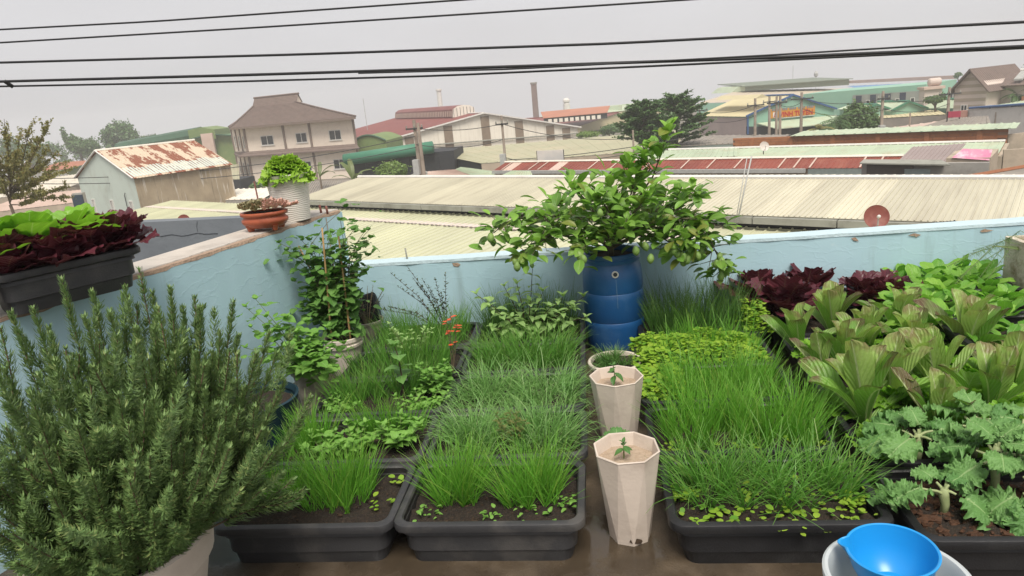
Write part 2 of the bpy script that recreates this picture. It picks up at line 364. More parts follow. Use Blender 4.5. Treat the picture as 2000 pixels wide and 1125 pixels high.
def streak_mat():
    m, t, b, o = nodes('mould_streaked_render')
    p = pos(t, (2.2, 2.2, .16)); q = pos(t)
    c = mixc(t, ramp(t, noise(t, q, .8, 5), .35, .65), (.40, .32, .22), (.29, .23, .16))
    c = mixc(t, ramp(t, noise(t, p, 2.2, 4, .6), .56, .68), c, (.60, .55, .48))
    c = mixc(t, math_(t, 'MULTIPLY', ramp(t, noise(t, p, 3.1, 4, .6), .6, .72), .7), c, (.06, .05, .04))
    L(t, c, b.inputs['Base Color']); b.inputs['Roughness'].default_value = .9; return m
MT['streak'] = streak_mat()
def brick_mat():
    m, t, b, o = nodes('orange_brick_face'); q = pos(t)
    c = mixc(t, ramp(t, noise(t, q, 3, 5), .3, .7), (.40, .155, .065), (.32, .115, .05))
    c = mixc(t, math_(t, 'MULTIPLY', ramp(t, noise(t, q, .7, 4), .5, .7), .4), c, (.5, .24, .11))
    L(t, c, b.inputs['Base Color']); b.inputs['Roughness'].default_value = .9; return m
MT['brick'] = brick_mat()

# ---------------------------------------------------------------- ground far below
ZG = -7.5
g = MB(); gv = []; gf = []
for ring, zz in ((235, ZG), (300, ZG-2.5), (420, ZG-13)):
    gv += [(ring*math.cos(2*PI*k/48), ring*math.sin(2*PI*k/48)+20, zz) for k in range(48)]
gf = [tuple(range(48))]+[(48*j+k, 48*j+48+k, 48*j+48+(k+1) % 48, 48*j+(k+1) % 48) for j in range(2) for k in range(48)]
g.add(gv, gf)
tag(g.build('ground', MT['ground']), kind='structure')

# ---------------------------------------------------------------- builders for the quarter behind the terrace
def sheets(parent, name, p0, p1, q1, q0, m, pitch=.25, h=.03, n=1, thick=.02, mats=None, wid=.3):
    """ribbed sheeting from eave p0-p1 up to ridge q0-q1; n sheets, each a piece of its own"""
    p0, p1, q0, q1 = map(Vector, (p0, p1, q0, q1)); out = []
    nn = (p1-p0).cross(q0-p0).normalized()
    if nn.z < 0: nn = -nn
    ln = (p1-p0).length
    for k in range(n):
        a, b = k/n, (k+1)/n; V = []; F = []
        r = max(1, round(ln*(b-a)/pitch)); prof = [(0, 0)]
        for i in range(r):
            for du, dz in ((.5-wid/2, 0), (.5-wid/4, 1), (.5+wid/4, 1), (.5+wid/2, 0), (1, 0)): prof.append(((i+du)/r, dz))
        for du, dz in prof:
            u = a+(b-a)*du; off = nn*(h*dz+.004*(k % 2))
            V += [p0.lerp(p1, u)+off, q0.lerp(q1, u)+off, p0.lerp(p1, u)-nn*thick, q0.lerp(q1, u)-nn*thick]
        for i in range(len(prof)-1):
            j = 4*i; F += [(j, j+4, j+5, j+1), (j+2, j+3, j+7, j+6), (j, j+2, j+6, j+4), (j+1, j+5, j+7, j+3)]
        j = 4*(len(prof)-1); F += [(0, 1, 3, 2), (j, j+2, j+3, j+1)]
        mm = (mats[k % len(mats)] if mats else m)
        out.append(MB().add(V, F).build(name, mm, parent))
    return out
def bar(parent, name, a, b, w, h, m):
    """beam from a to b, w wide and h tall, top centred on the line"""
    a, b = Vector(a), Vector(b); d = (b-a).normalized(); s = d.cross(Vector((0, 0, 1))).normalized()*w/2; up = Vector((0, 0, h))
    return MB().ext([a-s, a+s, a+s-up, a-s-up], b-a).build(name, m, parent)
def panel(parent, name, a, b, z0, z1, t, m):
    """upright slab over the ground line a-b (xy), t thick behind"""
    a, b = Vector((a[0], a[1], 0)), Vector((b[0], b[1], 0)); d = (b-a).normalized(); n = Vector((-d.y, d.x, 0))*t
    if n.y < 0: n = -n
    return MB().ext([a+Vector((0, 0, z0)), b+Vector((0, 0, z0)), b+n+Vector((0, 0, z0)), a+n+Vector((0, 0, z0))], (0, 0, z1-z0)).build(name, m, parent)
def gable(name, label, cat, Lp, A, Rp, vec, zb, wall, roof, ov=.4, pitch=1., rib=.04, trim=None, group=None, n=1):
    """hall with a gable end L-A-R (eave, apex, eave) running back along vec"""
    Lp, A, Rp, vec = map(Vector, (Lp, A, Rp, vec)); e = empty(name, (0, 0, 0), 0, label, cat, group)
    o = Vector((A.x, A.y, zb)); e.location = o
    Lp, A, Rp = Lp-o, A-o, Rp-o
    MB().ext([(Lp.x, Lp.y, 0), (Rp.x, Rp.y, 0), Rp, A, Lp], vec).build('wall', wall, e)
    d = vec.normalized()*ov; up = Vector((0, 0, .06))
    for P in (Lp, Rp):
        out = (P-A).normalized()*ov
        sheets(e, 'roof_slope', P+out-d+up, P+out+vec+d+up, A+vec+d+up, A-d+up, roof, pitch, rib, n)
        if trim: MB().tube([P+out-d+up*2, A-d+up*2], .16, 4).build('verge_trim', trim, e)
    MB().tube([A-d+up*2.5, A+vec+d+up*2.5], .14, 6).build('ridge_cap', trim or roof, e)
    return e
def window(parent, o, dx, w, h, up=Vector((0, 0, 1)), fr=None, panes=2):
    """window on a wall: o = lower left corner, dx = unit direction along the wall, outward normal = dx x up"""
    dx = Vector(dx); n = dx.cross(up); o = Vector(o)
    f = MB()
    def slab(x0, x1, z0, z1, d0, d1): return [o+dx*x+up*z+n*d for x, z, d in ((x0, z0, d0), (x1, z0, d0), (x1, z1, d0), (x0, z1, d0))], n*(d1-d0)
    t = .08
    for a in ((0, w, 0, t), (0, w, h-t, h), (0, t, t, h-t), (w-t, w, t, h-t)): f.ext(*slab(*a, -.03, .06))
    if panes == 2: f.ext(*slab(w/2-t/2, w/2+t/2, t, h-t, -.03, .05))
    fo = f.build('window', fr or MT['window_frame'], parent)
    MB().ext(*slab(t, w-t, t, h-t, -.02, .012)).build('pane', MT['glass'], fo)
    MB().ext(*slab(-.1, w+.1, -.1, -.005, 0, .12)).build('sill', fr or MT['window_frame'], fo)
    return fo

# ---- the long cream roof with the gutter (nearest neighbour)
e = empty('metal_roofed_house', Z(1300, 420, -3.2), 0, 'long low house with cream ribbed metal roof and grey gutter behind the blue wall', 'house')
o = e.location.copy(); zg1, zr1 = -2.6, -2.12
ga, gb = Z(575, 389, zg1)-o, Z(2330, 451, zg1)-o
ra, rb = Z(672, 350.5, zr1)-o, Z(2330, 343.5, zr1)-o
dv = (ga-gb).normalized(); nv_ = Vector((dv.y, -dv.x, 0)); nv_ = nv_ if nv_.y > 0 else -nv_
depth = ((rb-gb).dot(nv_)+(ra-ga).dot(nv_))/2
ra = ga+nv_*depth+Vector((0, 0, zr1-zg1)); rb = gb+nv_*depth+Vector((0, 0, zr1-zg1))
nsh = int((ga-gb).length/1.05)
sheets(e, 'roof_sheet', ga, gb, rb, ra, MT['cream_roof'], .15, .032, nsh)
bk = nv_*(depth*.9)+Vector((0, 0, -(zr1-zg1)*.9))
sheets(e, 'roof_sheet', ra+Vector((0, 0, .002)), rb+Vector((0, 0, .002)), rb+bk, ra+bk, MT['cream_roof'], .3, .03, 8)
MB().tube([ra+Vector((0, 0, .04)), rb+Vector((0, 0, .04))], .1, 6).build('ridge_cap', MT['white_wall'], e)
ng = 14
for k in range(ng):
    a = ga.lerp(gb, k/ng)-nv_*.1; b = ga.lerp(gb, (k+.985)/ng)-nv_*.1
    bar(e, 'gutter', a-Vector((0, 0, .03)), b-Vector((0, 0, .03)), .16, .2, MT['gutter'])
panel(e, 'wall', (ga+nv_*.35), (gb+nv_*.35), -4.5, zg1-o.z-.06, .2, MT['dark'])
GU, GV = -dv, nv_      # the quarter's own grid: GU runs right and nearer, GV runs away from the terrace

# ---- the pale lime-cream roof just under it
e = empty('ribbed_roof_shed', Z(900, 470, -4), 0, 'wide pale lime cream metal roof right behind the blue back wall', 'shed'); o = e.location.copy()
ta, tb = Z(330, 392, -3.0)-o, Z(2330, 470, -3.0)-o
ta = ga+Z(1300, 420, -3.2)-o; ta = Vector((ta.x, ta.y, -3.02-o.z))-GU*14+GV*.2; tb = ta+GU*52
la = ta-GV*13-Vector((0, 0, .95)); lb = tb-GV*13-Vector((0, 0, .95))
sheets(e, 'roof_sheet', la, lb, tb, ta, MT['lime_roof'], .36, .04, 50, wid=.2)
f0, f1 = ta-GV*1.55+Vector((0, 0, -.08)), tb-GV*1.55+Vector((0, 0, -.08))
bar(e, 'flashing_strip', f0, f1, .5, .03, MT['pink_flash'])
bar(e, 'wall', la-Vector((0, 0, .06)), lb-Vector((0, 0, .06)), .2, 4, MT['grey_wall'])
nd = 120; dm = MB()
for k in range(nd):
    c = f0.lerp(f0+GU*28, k/nd)-GV*.27+GU*9
    dm.add([c+Vector((0, 0, .012)), c+GU*.13+Vector((0, 0, .012)), c+GU*.13-GV*.06+Vector((0, 0, .008)), c-GV*.06+Vector((0, 0, .008))], [(0, 1, 2, 3)])
tag(dm.build('flashing_notches', MT['dark'], e), kind='stuff')
for k, px in enumerate((845, 861)):
    tag(MB().loft([rrect(.06, .05, .02, 0, 2), rrect(.075, .06, .025, .05, 2), rrect(.045, .035, .02, .1, 2)], True, True).build('roof_stone', MT['grey_roof'], None, True, Matrix.Translation(isect(px, 398, ga+Z(1300, 420, -3.2), Vector((0, -.05, 1))))), ['left', 'right'][k]+' one of two small stones weighting the gutter edge of the cream roof', 'stone')
tag(MB().tube([(0, 0, 0), (-.006, 0, .12)], .006, 6).build('rusty_stub', MT['gutter'], None, True, Matrix.Translation((Y(796, 507, 4.43)-Vector((0, 0, .04))))), 'thin dark rod stub rising from the back wall near the corner', 'rod')
# ---- lower strip of cream roof on the right, by the dish
def dish(name, label, c, r, aim, m, group=None):
    e = empty(name, c, 0, label, 'dish', group); q = Vector(aim).to_track_quat('Z', 'Y').to_matrix().to_4x4()
    pr = [(r*i/8, .22*r*(i/8)**2) for i in range(9)]+[(r*1.02, .24*r), (r*1.0, .2*r)]+[(r*i/8, .22*r*(i/8)**2-.012) for i in range(8, -1, -1)]
    MB().lathe(pr, 36, cap0=False).build('reflector', m, e, True, q)
    arm = [Vector((0, -r*.95, .1*r)), Vector((0, -r*.75, .5*r)), Vector((0, -.12*r, .8*r))]
    MB().tube(arm, .012, 6).build('feed_arm', MT['steel'], e, mtx=q)
    MB().lathe([(.02, 0), (.035, .02), (.035, .07), (.02, .09)], 12, (0, -.1*r, .74*r), cap1=True).build('receiver', MT['window_frame'], e, True, q)
    MB().tube([(0, 0, -.02), (0, .12, -.1), (0, .12, -r*1.7)], .025, 8).build('mast', MT['thin_wire'], e)
    return e
dish('satellite_dish', 'red brown satellite dish standing behind the blue back wall at right', Y(1711, 424, 14.5), .235, (-.15, -1, .35), MT['rust_dish'])
dish('satellite_dish', 'red satellite dish rim peeking over the grey parapet', Y(360, 432, 17.0), .17, (.15, -1, .35), MT['rust_dish'])
dish('satellite_dish', 'round white satellite dish mounted above the long orange brick wall', Y(1492, 286, 43), .28, (.2, -1, .3), MT['white_dish'])

# ---- rust-eaten gable shed at left
pR, pF = Z(260, 345, -1.4), None
e = empty('gable_house', (pR.x, pR.y, ZG), math.atan2(GU.y, GU.x), 'pale mint gabled house with rust eaten sheet roof and mould streaked side', 'house')
wL = (Z(150, 345, -1.4)-pR).length; dL = 7.0; hE = -1.4-ZG; rz = 1.75
MB().ext([(-wL, 0, 0), (0, 0, 0), (0, 0, hE), (-wL/2, 0, hE+rz), (-wL, 0, hE)], (0, dL, 0)).build('wall', mat('pale_mint_render', (.50, .56, .51), (.46, .52, .47), .5, .85, stain=(.36, .36, .31), stain_amt=.4, stain_scale=.9), e)
MB().box(0.004, .03, .02, dL-.02, 0, hE-.05).build('streaked_wall_face', MT['streak'], e)
for s, nn in ((0, 8), (-wL, 6)):
    ex = .25 if s == 0 else -.25
    sheets(e, 'roof_sheet', (s+ex, -.12, hE-.12), (s+ex, dL+.12, hE-.12), (-wL/2, dL+.12, hE+rz+.05), (-wL/2, -.12, hE+rz+.05), MT['rust'], .22, .03, nn)
MB().tube([(-wL/2, -.14, hE+rz+.08), (-wL/2, dL+.14, hE+rz+.08)], .09, 6).build('ridge_cap', MT['white_sheet'], e)
for s in (0, -wL): MB().tube([(s+(.26 if s == 0 else -.26), -.15, hE-.10), (-wL/2, -.15, hE+rz+.09)], .06, 5).build('verge_trim', MT['white_wall'], e)
for fx in (-wL*.80, -wL*.46, -wL*.13): window(e, (fx-.25, 0, hE-2.9), (1, 0, 0), .5, 1.25)
MB().tube([(-wL*.2, -.06, hE-2.2), (-wL*.2, -.06, hE-1.3), (-wL*.17, -.1, hE-1.1)], .025, 5).build('vent_pipe', MT['thin_wire'], e)

# ---- roof between that house and the grey parapet
e = empty('lean_to_roof', Z(430, 400, -4.2), 0, 'small white slatted sheet roof between gabled house and white pot', 'roof'); o = e.location.copy()
a0, b0 = Z(419, 391, -4)-o, Z(512, 389, -4)-o
sheets(e, 'roof_sheet', a0, b0, b0+Vector((0, 3.5, .35)), a0+Vector((0, 3.5, .35)), MT['white_sheet'], .5, .06, 4)
MB().ext([a0-Vector((0, 0, .05)), b0-Vector((0, 0, .05)), b0-Vector((0, 0, 3)), a0-Vector((0, 0, 3))], (0, 3, 0)).build('wall', MT['grey_wall'], e)
MB().tube([b0+Vector((-.35, .1, -.5)), b0+Vector((-.4, .1, 1.3))], .06, 6).build('post', MT['rust_dish'], e)
e = empty('tile_roof_lean_to', Z(530, 372, -5), 0, 'dark brown low shed roof at the foot of the cream house', 'roof'); o = e.location.copy()
p = [Z(500, 384, -5.2)-o, Z(700, 384, -5.2)-o, Z(705, 350, -4.7)-o, Z(530, 357, -4.7)-o]
sheets(e, 'roof_sheet', *p, MT['grey_roof'], .3, .05, 6)

# ---- green hall far left
gl, gA = Y(132, 332, 128), Y(413, 263, 132)
gR = gA+(gA-gl); gR.z = gl.z
e = gable('green_hall', 'long green warehouse with dark green roof monitor behind the gabled house', 'warehouse', gl, gA, gR, (-16, 42, 0), ZG, MT['green_sheet'], MT['green_roof'], ov=1., pitch=1.4, trim=MT['dgreen'])
o = e.location.copy()
m0, m1 = Y(395, 262, 136)-o, Y(236, 290, 150)-o
MB().tube([m0, m1], [1.5, 1.5], 8).build('roof_monitor', MT['dgreen'], e, 'auto')
a, b = Y(368, 263, 131)-o, Y(420, 261, 131)-o
MB().ext([a-Vector((0, 0, 1.)), b-Vector((0, 0, 1)), b+Vector((0, 0, .8)), b.lerp(a, .5)+Vector((0, 0, 1.3)), a+Vector((0, 0, .8))], (-2, 10, 0)).build('monitor_end', MT['green_sheet'], e)
fd = (gR-gl); fd.z = 0; fd.normalize()
for px in (350, 412, 405):
    pass
for pp, ph in ((Y(406, 264, 131), 6.5), (Y(310, 300, 130), 4.)):
    q = pp-o; q.z = gl.z-ZG-2; MB().ext([q-fd*1.1-Vector((0, .1, 0)), q+fd*1.1-Vector((0, .1, 0)), q+fd*1.1+Vector((0, -.1, ph)), q-fd*1.1+Vector((0, -.1, ph))], (0, -.5, 0)).build('brown_panel', MT['pale_sheet'], e)
e = empty('low_green_roof', Z(430, 350, -6), 0, 'low pale olive roof in front of the green warehouse beside the cream house', 'roof'); o = e.location.copy()
sheets(e, 'roof_sheet', Z(395, 352, -5.4)-o, Z(468, 350, -5.4)-o, Z(466, 320, -5)-o, Z(400, 330, -5)-o, MT['olive_roof'], .8, .05, 5)
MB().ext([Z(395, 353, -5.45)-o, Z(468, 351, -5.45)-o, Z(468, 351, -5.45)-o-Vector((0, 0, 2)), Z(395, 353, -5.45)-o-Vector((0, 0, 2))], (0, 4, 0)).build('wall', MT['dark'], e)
# left edge: white and tan roofs behind the feathery tree
for lab, a, b, d, z, m, wm in (('white sheet roof seen through the feathery tree at far left', (-40, 392), (132, 366), 9, -4.4, 'white_sheet', 'tan_wall'),
                               ('pale roof with tan wall low behind the leaf lettuce planter', (-60, 420), (150, 395), 6, -4.8, 'pale_sheet', 'tan_wall'),
                               ('red brown sheet roof beside the feathery tree', (60, 335), (150, 329), 8, -5.2, 'orange_roof', 'grey_wall')):
    e = empty('low_roof_house', Z(*a, ZG), 0, lab, 'house'); a, b = Z(*a, z), Z(*b, z); e.location = (a.x, a.y, ZG); o = e.location.copy()
    dd = Vector((.1, 1, 0))*d+Vector((0, 0, d*.14))
    sheets(e, 'roof_sheet', a-o, b-o, b+dd-o, a+dd-o, MT[m], .4, .04, 8)
    MB().ext([a-o-Vector((0, 0, .06)), b-o-Vector((0, 0, .06)), Vector((b.x, b.y, ZG))-o, Vector((a.x, a.y, ZG))-o], (0, d*.9, 0)).build('wall', MT[wm], e)
e = empty('dark_shutter_shed', Z(147, 400, ZG), 0, 'small shed with blue black shutter left of the gabled house', 'shed'); a = Y(140, 378, 36); b = Y(160, 378, 36); o = Vector((a.x, a.y, ZG)); e.location = o
MB().box(0, b.x-a.x, 0, .25, 0, a.z-ZG).build('wall', MT['grey_wall'], e); MB().box(-.02, b.x-a.x+.02, -.06, -.004, 0, a.z-ZG-.1).build('shutter', mat('blue_black', (.03, .045, .07)), e)

# ---- cream two-storey house
FL = Z(496, 357, ZG); d = Z(706, 346, ZG)-FL; hw = d.length; hd = 7.0; SKX = -8.6
e = empty('villa', FL, math.atan2(d.y, d.x), 'cream two storey house with brown hipped tile roof', 'house')
h1, h2 = 4.0, 8.2
MB().ext([(0, 0, 0), (hw, 0, 0), (hw+SKX, hd, 0), (SKX, hd, 0)], (0, 0, h2)).build('wall', MT['house'], e)
def tile_ring(x0, x1, y0, y1, z): return [(x0, y0, z), (x1, y0, z), (x1, y1, z), (x0, y1, z)]
rl, nr = 10.5, 17; rings = []; ov = 1.4
for k in range(nr+1):
    t_ = k/nr; s = t_; z = h2-.05+(2.75)*(.93*t_+.07*t_**2.6)
    E_ = [(-ov*.9, -ov), (hw+ov, -ov), (hw+SKX+ov, hd+ov), (SKX-ov*1.2, hd+ov)]; T_ = [(.2, hd/2-.7), (7.6, hd/2-.7), (7.4, hd/2+.7), (0, hd/2+.7)]
    ring = [(E_[i][0]+(T_[i][0]-E_[i][0])*s, E_[i][1]+(T_[i][1]-E_[i][1])*s, z) for i in range(4)]
    rings.append(ring)
    if k < nr: rings.append([(p_[0]+(T_[i][0]-p_[0])*.004, p_[1]+(T_[i][1]-p_[1])*.004, p_[2]+.09) for i, p_ in enumerate(ring)])
rf = MB().loft(rings, True, True).build('roof', MT['tile'], e)
tp = rings[-1]; zt = tp[0][2]; ym = hd/2; x0, x1 = tp[0][0]-.25, tp[1][0]+.25
gb_ = MB()
for sgn in (0, 3):
    y0 = tp[sgn][1]; nrow = 6
    for k in range(nrow):
        a, b = k/nrow, (k+1)/nrow; ya, yb = y0+(ym-y0)*a, y0+(ym-y0)*b; za, zb_ = zt+1.15*a, zt+1.15*b
        gb_.add([(x0, ya, za+.05), (x1, ya, za+.05), (x1, yb, zb_), (x0, yb, zb_), (x0, ya, za-.04), (x1, ya, za-.04)], [(0, 1, 2, 3), (4, 5, 1, 0)])
gb_.build('upper_roof', MT['tile'], rf)
for xx, dx in ((x0+.15, .1), (x1-.25, .1)): MB().ext([(xx, tp[0][1], zt), (xx, tp[3][1], zt), (xx, ym, zt+1.1)], (dx, 0, 0)).build('gablet', MT['house'], rf)
MB().tube([(x0-.1, ym, zt+1.2), (x1+.1, ym, zt+1.2)], .14, 6).build('ridge_tile', MT['tile'], rf)
for i_ in (0, 1, 3):
    pts = [(E_[i_][0]+(T_[i_][0]-E_[i_][0])*k/6, E_[i_][1]+(T_[i_][1]-E_[i_][1])*k/6, h2+.08+(2.75)*(.93*k/6+.07*(k/6)**2.6)) for k in range(7)]
    MB().tube(pts, .12, 6).build('hip_tile', MT['tile'], rf)
MB().loft([[(x_*.995+.02, y_*.99+.02, h2-.30) for x_, y_ in E_], [(x_, y_, h2-.06) for x_, y_ in E_]], True, True).build('eave_board', MT['house_trim'], e)
# skirt roof between the storeys
sk = MB()
sk_ = lambda q, z: [(-q*.9, -q, z), (hw+q, -q, z), (hw+SKX+q, hd+q, z), (SKX-q*1.2, hd+q, z)]
sk.loft([sk_(1.1, h1-.12), sk_(1.1, h1+.05), sk_(.55, h1+.28), sk_(.55, h1+.33), sk_(-.02, h1+.6)], True, False)
sk.build('skirt_roof', MT['tile'], e)
for fx in (0, .37, .61, 1.):
    x = fx*hw
    for za, zb_ in ((0, h1-.13), (h1+.55, h2-.33)): MB().box(x-.16, x+.16, -.14, .0-.003, za, zb_).build('pilaster', MT['house_trim'], e)
sdir = Vector((SKX, hd, 0)).normalized(); snr = Vector((-sdir.y, sdir.x, 0)); sln = math.hypot(SKX, hd)
for y_ in (.33, .66, 1.):
    for za, zb_ in ((0, h1-.13), (h1+.55, h2-.33)): c_ = sdir*sln*y_; MB().ext([c_-sdir*.22+snr*.003+Vector((0, 0, za)), c_+sdir*.22+snr*.003+Vector((0, 0, za)), c_+sdir*.22+snr*.15+Vector((0, 0, za)), c_-sdir*.22+snr*.15+Vector((0, 0, za))], (0, 0, zb_-za)).build('pilaster', MT['house_trim'], e)
for za in (1.3, 5.3):
    for f0_, f1_ in ((.145, .265), (.475, .575), (.775, .88)): window(e, (f0_*hw, -.005, za), (1, 0, 0), (f1_-f0_)*hw, 1.35)
    for y_ in (.17, .5, .83): window(e, sdir*(sln*y_+.45)+snr*.005+Vector((0, 0, za-.1)), -sdir, .9, 1.6)

# ---- dark red warehouse with white gable front
Lp, Rp = Y(745, 278, 112), Y(1128, 249, 128); _n = (Rp-Lp).cross(Vector((0, 0, 1))).normalized(); A = isect(943, 222, Lp, _n)
e = gable('red_roof_hall', 'dark red roofed warehouse with white gable front and brown strips', 'warehouse', Lp, A, Rp, Vector((-.47, .88, 0))*58, ZG, MT['white_sheet'], MT['red_roof'], ov=.5, pitch=1.2, trim=MT['white_wall'])
o = e.location.copy(); A_ = A-o; vv = Vector((-.47, .88, 0))
q = MB(); c0, c1 = A_+vv*7+Vector((-1, 0, .2)), A_+vv*52+Vector((-1, 0, .2)); sdv = Vector((.88, .47, 0))
sec = [(-2.2, -.5), (-2.0, .9), (-1.2, 1.35), (0, 1.5), (1.2, 1.35), (2., .9), (2.2, -.5)]
q.ext([c0+sdv*a+Vector((0, 0, b)) for a, b in sec], c1-c0); q.build('roof_monitor', MT['red_roof'], e)
for k in range(40):
    c = c0.lerp(c1, (k+.3)/40)-sdv*2.27; MB().ext([c+Vector((0, 0, -.35)), c+vv*.55+Vector((0, 0, -.35)), c+vv*.55+sdv*.1+Vector((0, 0, .6)), c+sdv*.1+Vector((0, 0, .6))], -sdv*.03).build('louvre', MT['pale_sheet'], e)
for k in range(7):
    a = -1.9+k*.63; MB().tube([c0+sdv*a-vv*.05+Vector((0, 0, -.4)), c0+sdv*a-vv*.05+Vector((0, 0, 1.2-.1*abs(a)))], .05, 4).build('monitor_bar', MT['thin_wire'], e)
MB().ext([c0-vv*.02+sdv*a+Vector((0, 0, b)) for a, b in sec], -vv*.02).build('monitor_end', MT['white_sheet'], e)
wd = (Rp-Lp); wd.z = 0; wd.normalize(); wn = Vector((wd.y, -wd.x, 0))
for px in (797, 873, 948, 1017, 1083, 1118):
    t_ = (px-745)/(1128-745); t_ = t_*112/(112*t_+128*(1-t_)) if 0 else t_*.96
    b = Lp.lerp(Rp, t_); ztop = (Lp.lerp(A, min(1, t_/.5)).z if t_ < .5 else A.lerp(Rp, (t_-.5)/.5).z)-.35; b = Vector((b.x, b.y, ZG+.5))-o
    MB().ext([b-wd*.75, b+wd*.75, b+wd*.75+Vector((0, 0, ztop-ZG-.5)), b-wd*.75+Vector((0, 0, ztop-ZG-.5))], wn*.12).build('brown_strip', MT['brown_strip'], e)
a, b = Vector((Lp.x, Lp.y, Lp.z-1.0))-o, Vector((Rp.x, Rp.y, Rp.z-1.0))-o
MB().tube([a+wn*.3, b+wn*.3], .12, 6).build('gutter_pipe', MT['gutter'], e)
nr_ = 46
for k in range(nr_):
    t_ = (k+.5)/nr_; b = Lp.lerp(Rp, t_); ztop = (Lp.lerp(A, t_/.5).z if t_ < .5 else A.lerp(Rp, (t_-.5)/.5).z)-.3; b = Vector((b.x, b.y, ZG+.5))-o
    MB().ext([b-wd*.04, b+wd*.04, b+wd*.04+Vector((0, 0, ztop-ZG-.5)), b-wd*.04+Vector((0, 0, ztop-ZG-.5))], wn*.05).build('wall_rib', MT['white_sheet'], e)
# second red hall and the cream hall behind it
Lp, A, Rp = Y(1120, 250, 150), Y(1205, 221, 168), Y(1265, 238, 182)
e = gable('red_roof_hall', 'smaller dark red and orange roofed hall left of the dark tree', 'warehouse', Lp, A, Rp, Vector((-36, 22, 0)), ZG, MT['yellow_roof'], MT['red_roof'], ov=.4, pitch=1.4)
o = e.location.copy()
for k in range(10):
    a, b = Y(1071+k*10.6, 237.5-k*.9, 150)-o, Y(1078+k*10.6, 236.9-k*.9, 150)-o
    MB().ext([a-Vector((0, 0, .3)), b-Vector((0, 0, .3)), b+Vector((0, 0, .45)), a+Vector((0, 0, .45))], (0, .2, 0)).build('ridge_vent', MT['white_sheet'], e)
a, b = Y(1062, 237, 151)-o, Y(1186, 226, 151)-o
MB().ext([a-Vector((0, 0, .5)), b-Vector((0, 0, .5)), b+Vector((0, 0, .6)), a+Vector((0, 0, .6))], (0, 3, 0)).build('monitor_band', MT['dark'], e)
MB().ext([a+Vector((0, -.3, .6)), b+Vector((0, -.3, .6)), b+Vector((1, 8, 1.7)), a+Vector((-1, 8, 1.7))], (0, 0, .1)).build('monitor_roof', MT['orange_roof'], e)
MB().box(0, 0, 0, 0, 0, 0) if 0 else None
Lp, A, Rp = Y(1040, 236, 195), Y(1073, 221, 205), Y(1120, 234, 215)
e = gable('cream_hall', 'pale mint roofed hall with ridge monitor and small tower behind the red roofs', 'warehouse', Lp, A, Rp, Vector((40, 26, 0)), ZG, MT['yellow_roof'], MT['mint_roof'], ov=.4, pitch=2)
o = e.location.copy()
a, b = Y(1100, 222, 212)-o, Y(1215, 212, 212)-o
MB().ext([a-Vector((0, 0, 1.)), b-Vector((0, 0, 1.)), b+Vector((0, 0, 1.0)), a+Vector((0, 0, 1.0))], (0, 5, 0)).build('roof_monitor', MT['mint_roof'], e)
a = Y(1107, 211, 213)-o
MB().lathe([(1., -1), (1., 1.2), (.8, 1.3), (.8, 1.7), (1.05, 1.8), (1.05, 2.3), (.5, 2.9)], 12, tuple(a), cap1=True).build('vent_turret', MT['white_wall'], e)

# ---- chimneys
for lab, px, pyt, pyb, y_, r, m in (('tall white chimney behind the dark red roof', 856.5, 174, 240, 190, .62, 'white_wall'), ('tall square grey brown chimney standing alone on the skyline', 1042, 161, 250, 200, .75, 'stripe_b')):
    t_ = Y(px, pyt, y_); e = empty('chimney', (t_.x, t_.y, ZG), 0, lab, 'chimney'); h = t_.z-ZG
    if m == 'white_wall': MB().lathe([(r*1.25, 0), (r, h*.9), (r, h)], 16, cap1=True).build('shaft', MT[m], e, 'auto')
    else: MB().loft([rrect(r*1.05, r*1.05, .05, 0, 1), rrect(r, r, .05, h, 1)], True, True).build('shaft', mat('chimney_brick', (.20, .155, .14), (.16, .125, .115), 1), e)
    MB().lathe([(r*1.25, h-.5), (r*1.3, h-.1), (r*1.25, h+.02)], 16, cap0=True, cap1=True).build('cap', MT['gutter'] if m != 'white_wall' else MT[m], e)

# ---- olive roof with dark end, arched lime shed, teal awning
e = empty('olive_roof_hall', Z(1050, 300, ZG), 0, 'long low hall with faded olive roof and dark end wall', 'warehouse'); o = e.location.copy()
p = [Z(940, 319, -4.6), Z(1330, 290, -4.6), Z(1330, 254, -3.9), Z(822, 296, -3.9)]; p = [x-o for x in p]
sheets(e, 'roof_sheet', *p, MT['olive_roof'], .9, .05, 18)
g_ = 0
MB().ext([p[0]-Vector((0, 0, .08)), p[1]-Vector((0, 0, .08)), Vector((p[1].x, p[1].y, 0)), Vector((p[0].x, p[0].y, 0))], (0, .3, 0)).build('wall', MT['tan_wall'], e)
MB().ext([p[0]+Vector((.1, 0, -.1)), p[3]+Vector((.1, 0, -.1)), Vector((p[3].x+.1, p[3].y, 0)), Vector((p[0].x+.1, p[0].y, 0))], (.3, 0, 0)).build('end_wall', MT['plank'], e)
e = empty('arched_shed', Z(722, 300, ZG), 0, 'lime green sheet shed with curved top right of the cream house', 'shed'); a, b = Y(688, 305, 96), Y(757, 298, 96); o = Vector((a.x, a.y, ZG)); e.location = o
ww = b.x-a.x; zt_ = Y(688, 280, 96).z-ZG
arc = [(ww*k/10, 0, zt_+.9*math.sin(PI*k/10)) for k in range(11)]
MB().ext([(0, 0, 0), (ww, 0, 0)]+arc[::-1], (0, 9, 0)).build('wall', MT['green_sheet'], e)
MB().tube([(x, -.15, z+.05) for x, _, z in arc], .13, 5).build('verge_trim', MT['dgreen'], e)
for k in range(9): MB().box(ww*(k+.5)/9-.05, ww*(k+.5)/9+.05, -.06, -.003, 0, zt_).build('wall_rib', MT['green_sheet'], e)
e = empty('dark_panel_shed', Z(800, 345, ZG), 0, 'black panelled shed with teal green rolled awning behind the round bush', 'shed'); a, b = Y(690, 345, 72), Y(890, 335, 72); o = Vector((a.x, a.y, ZG)); e.location = o
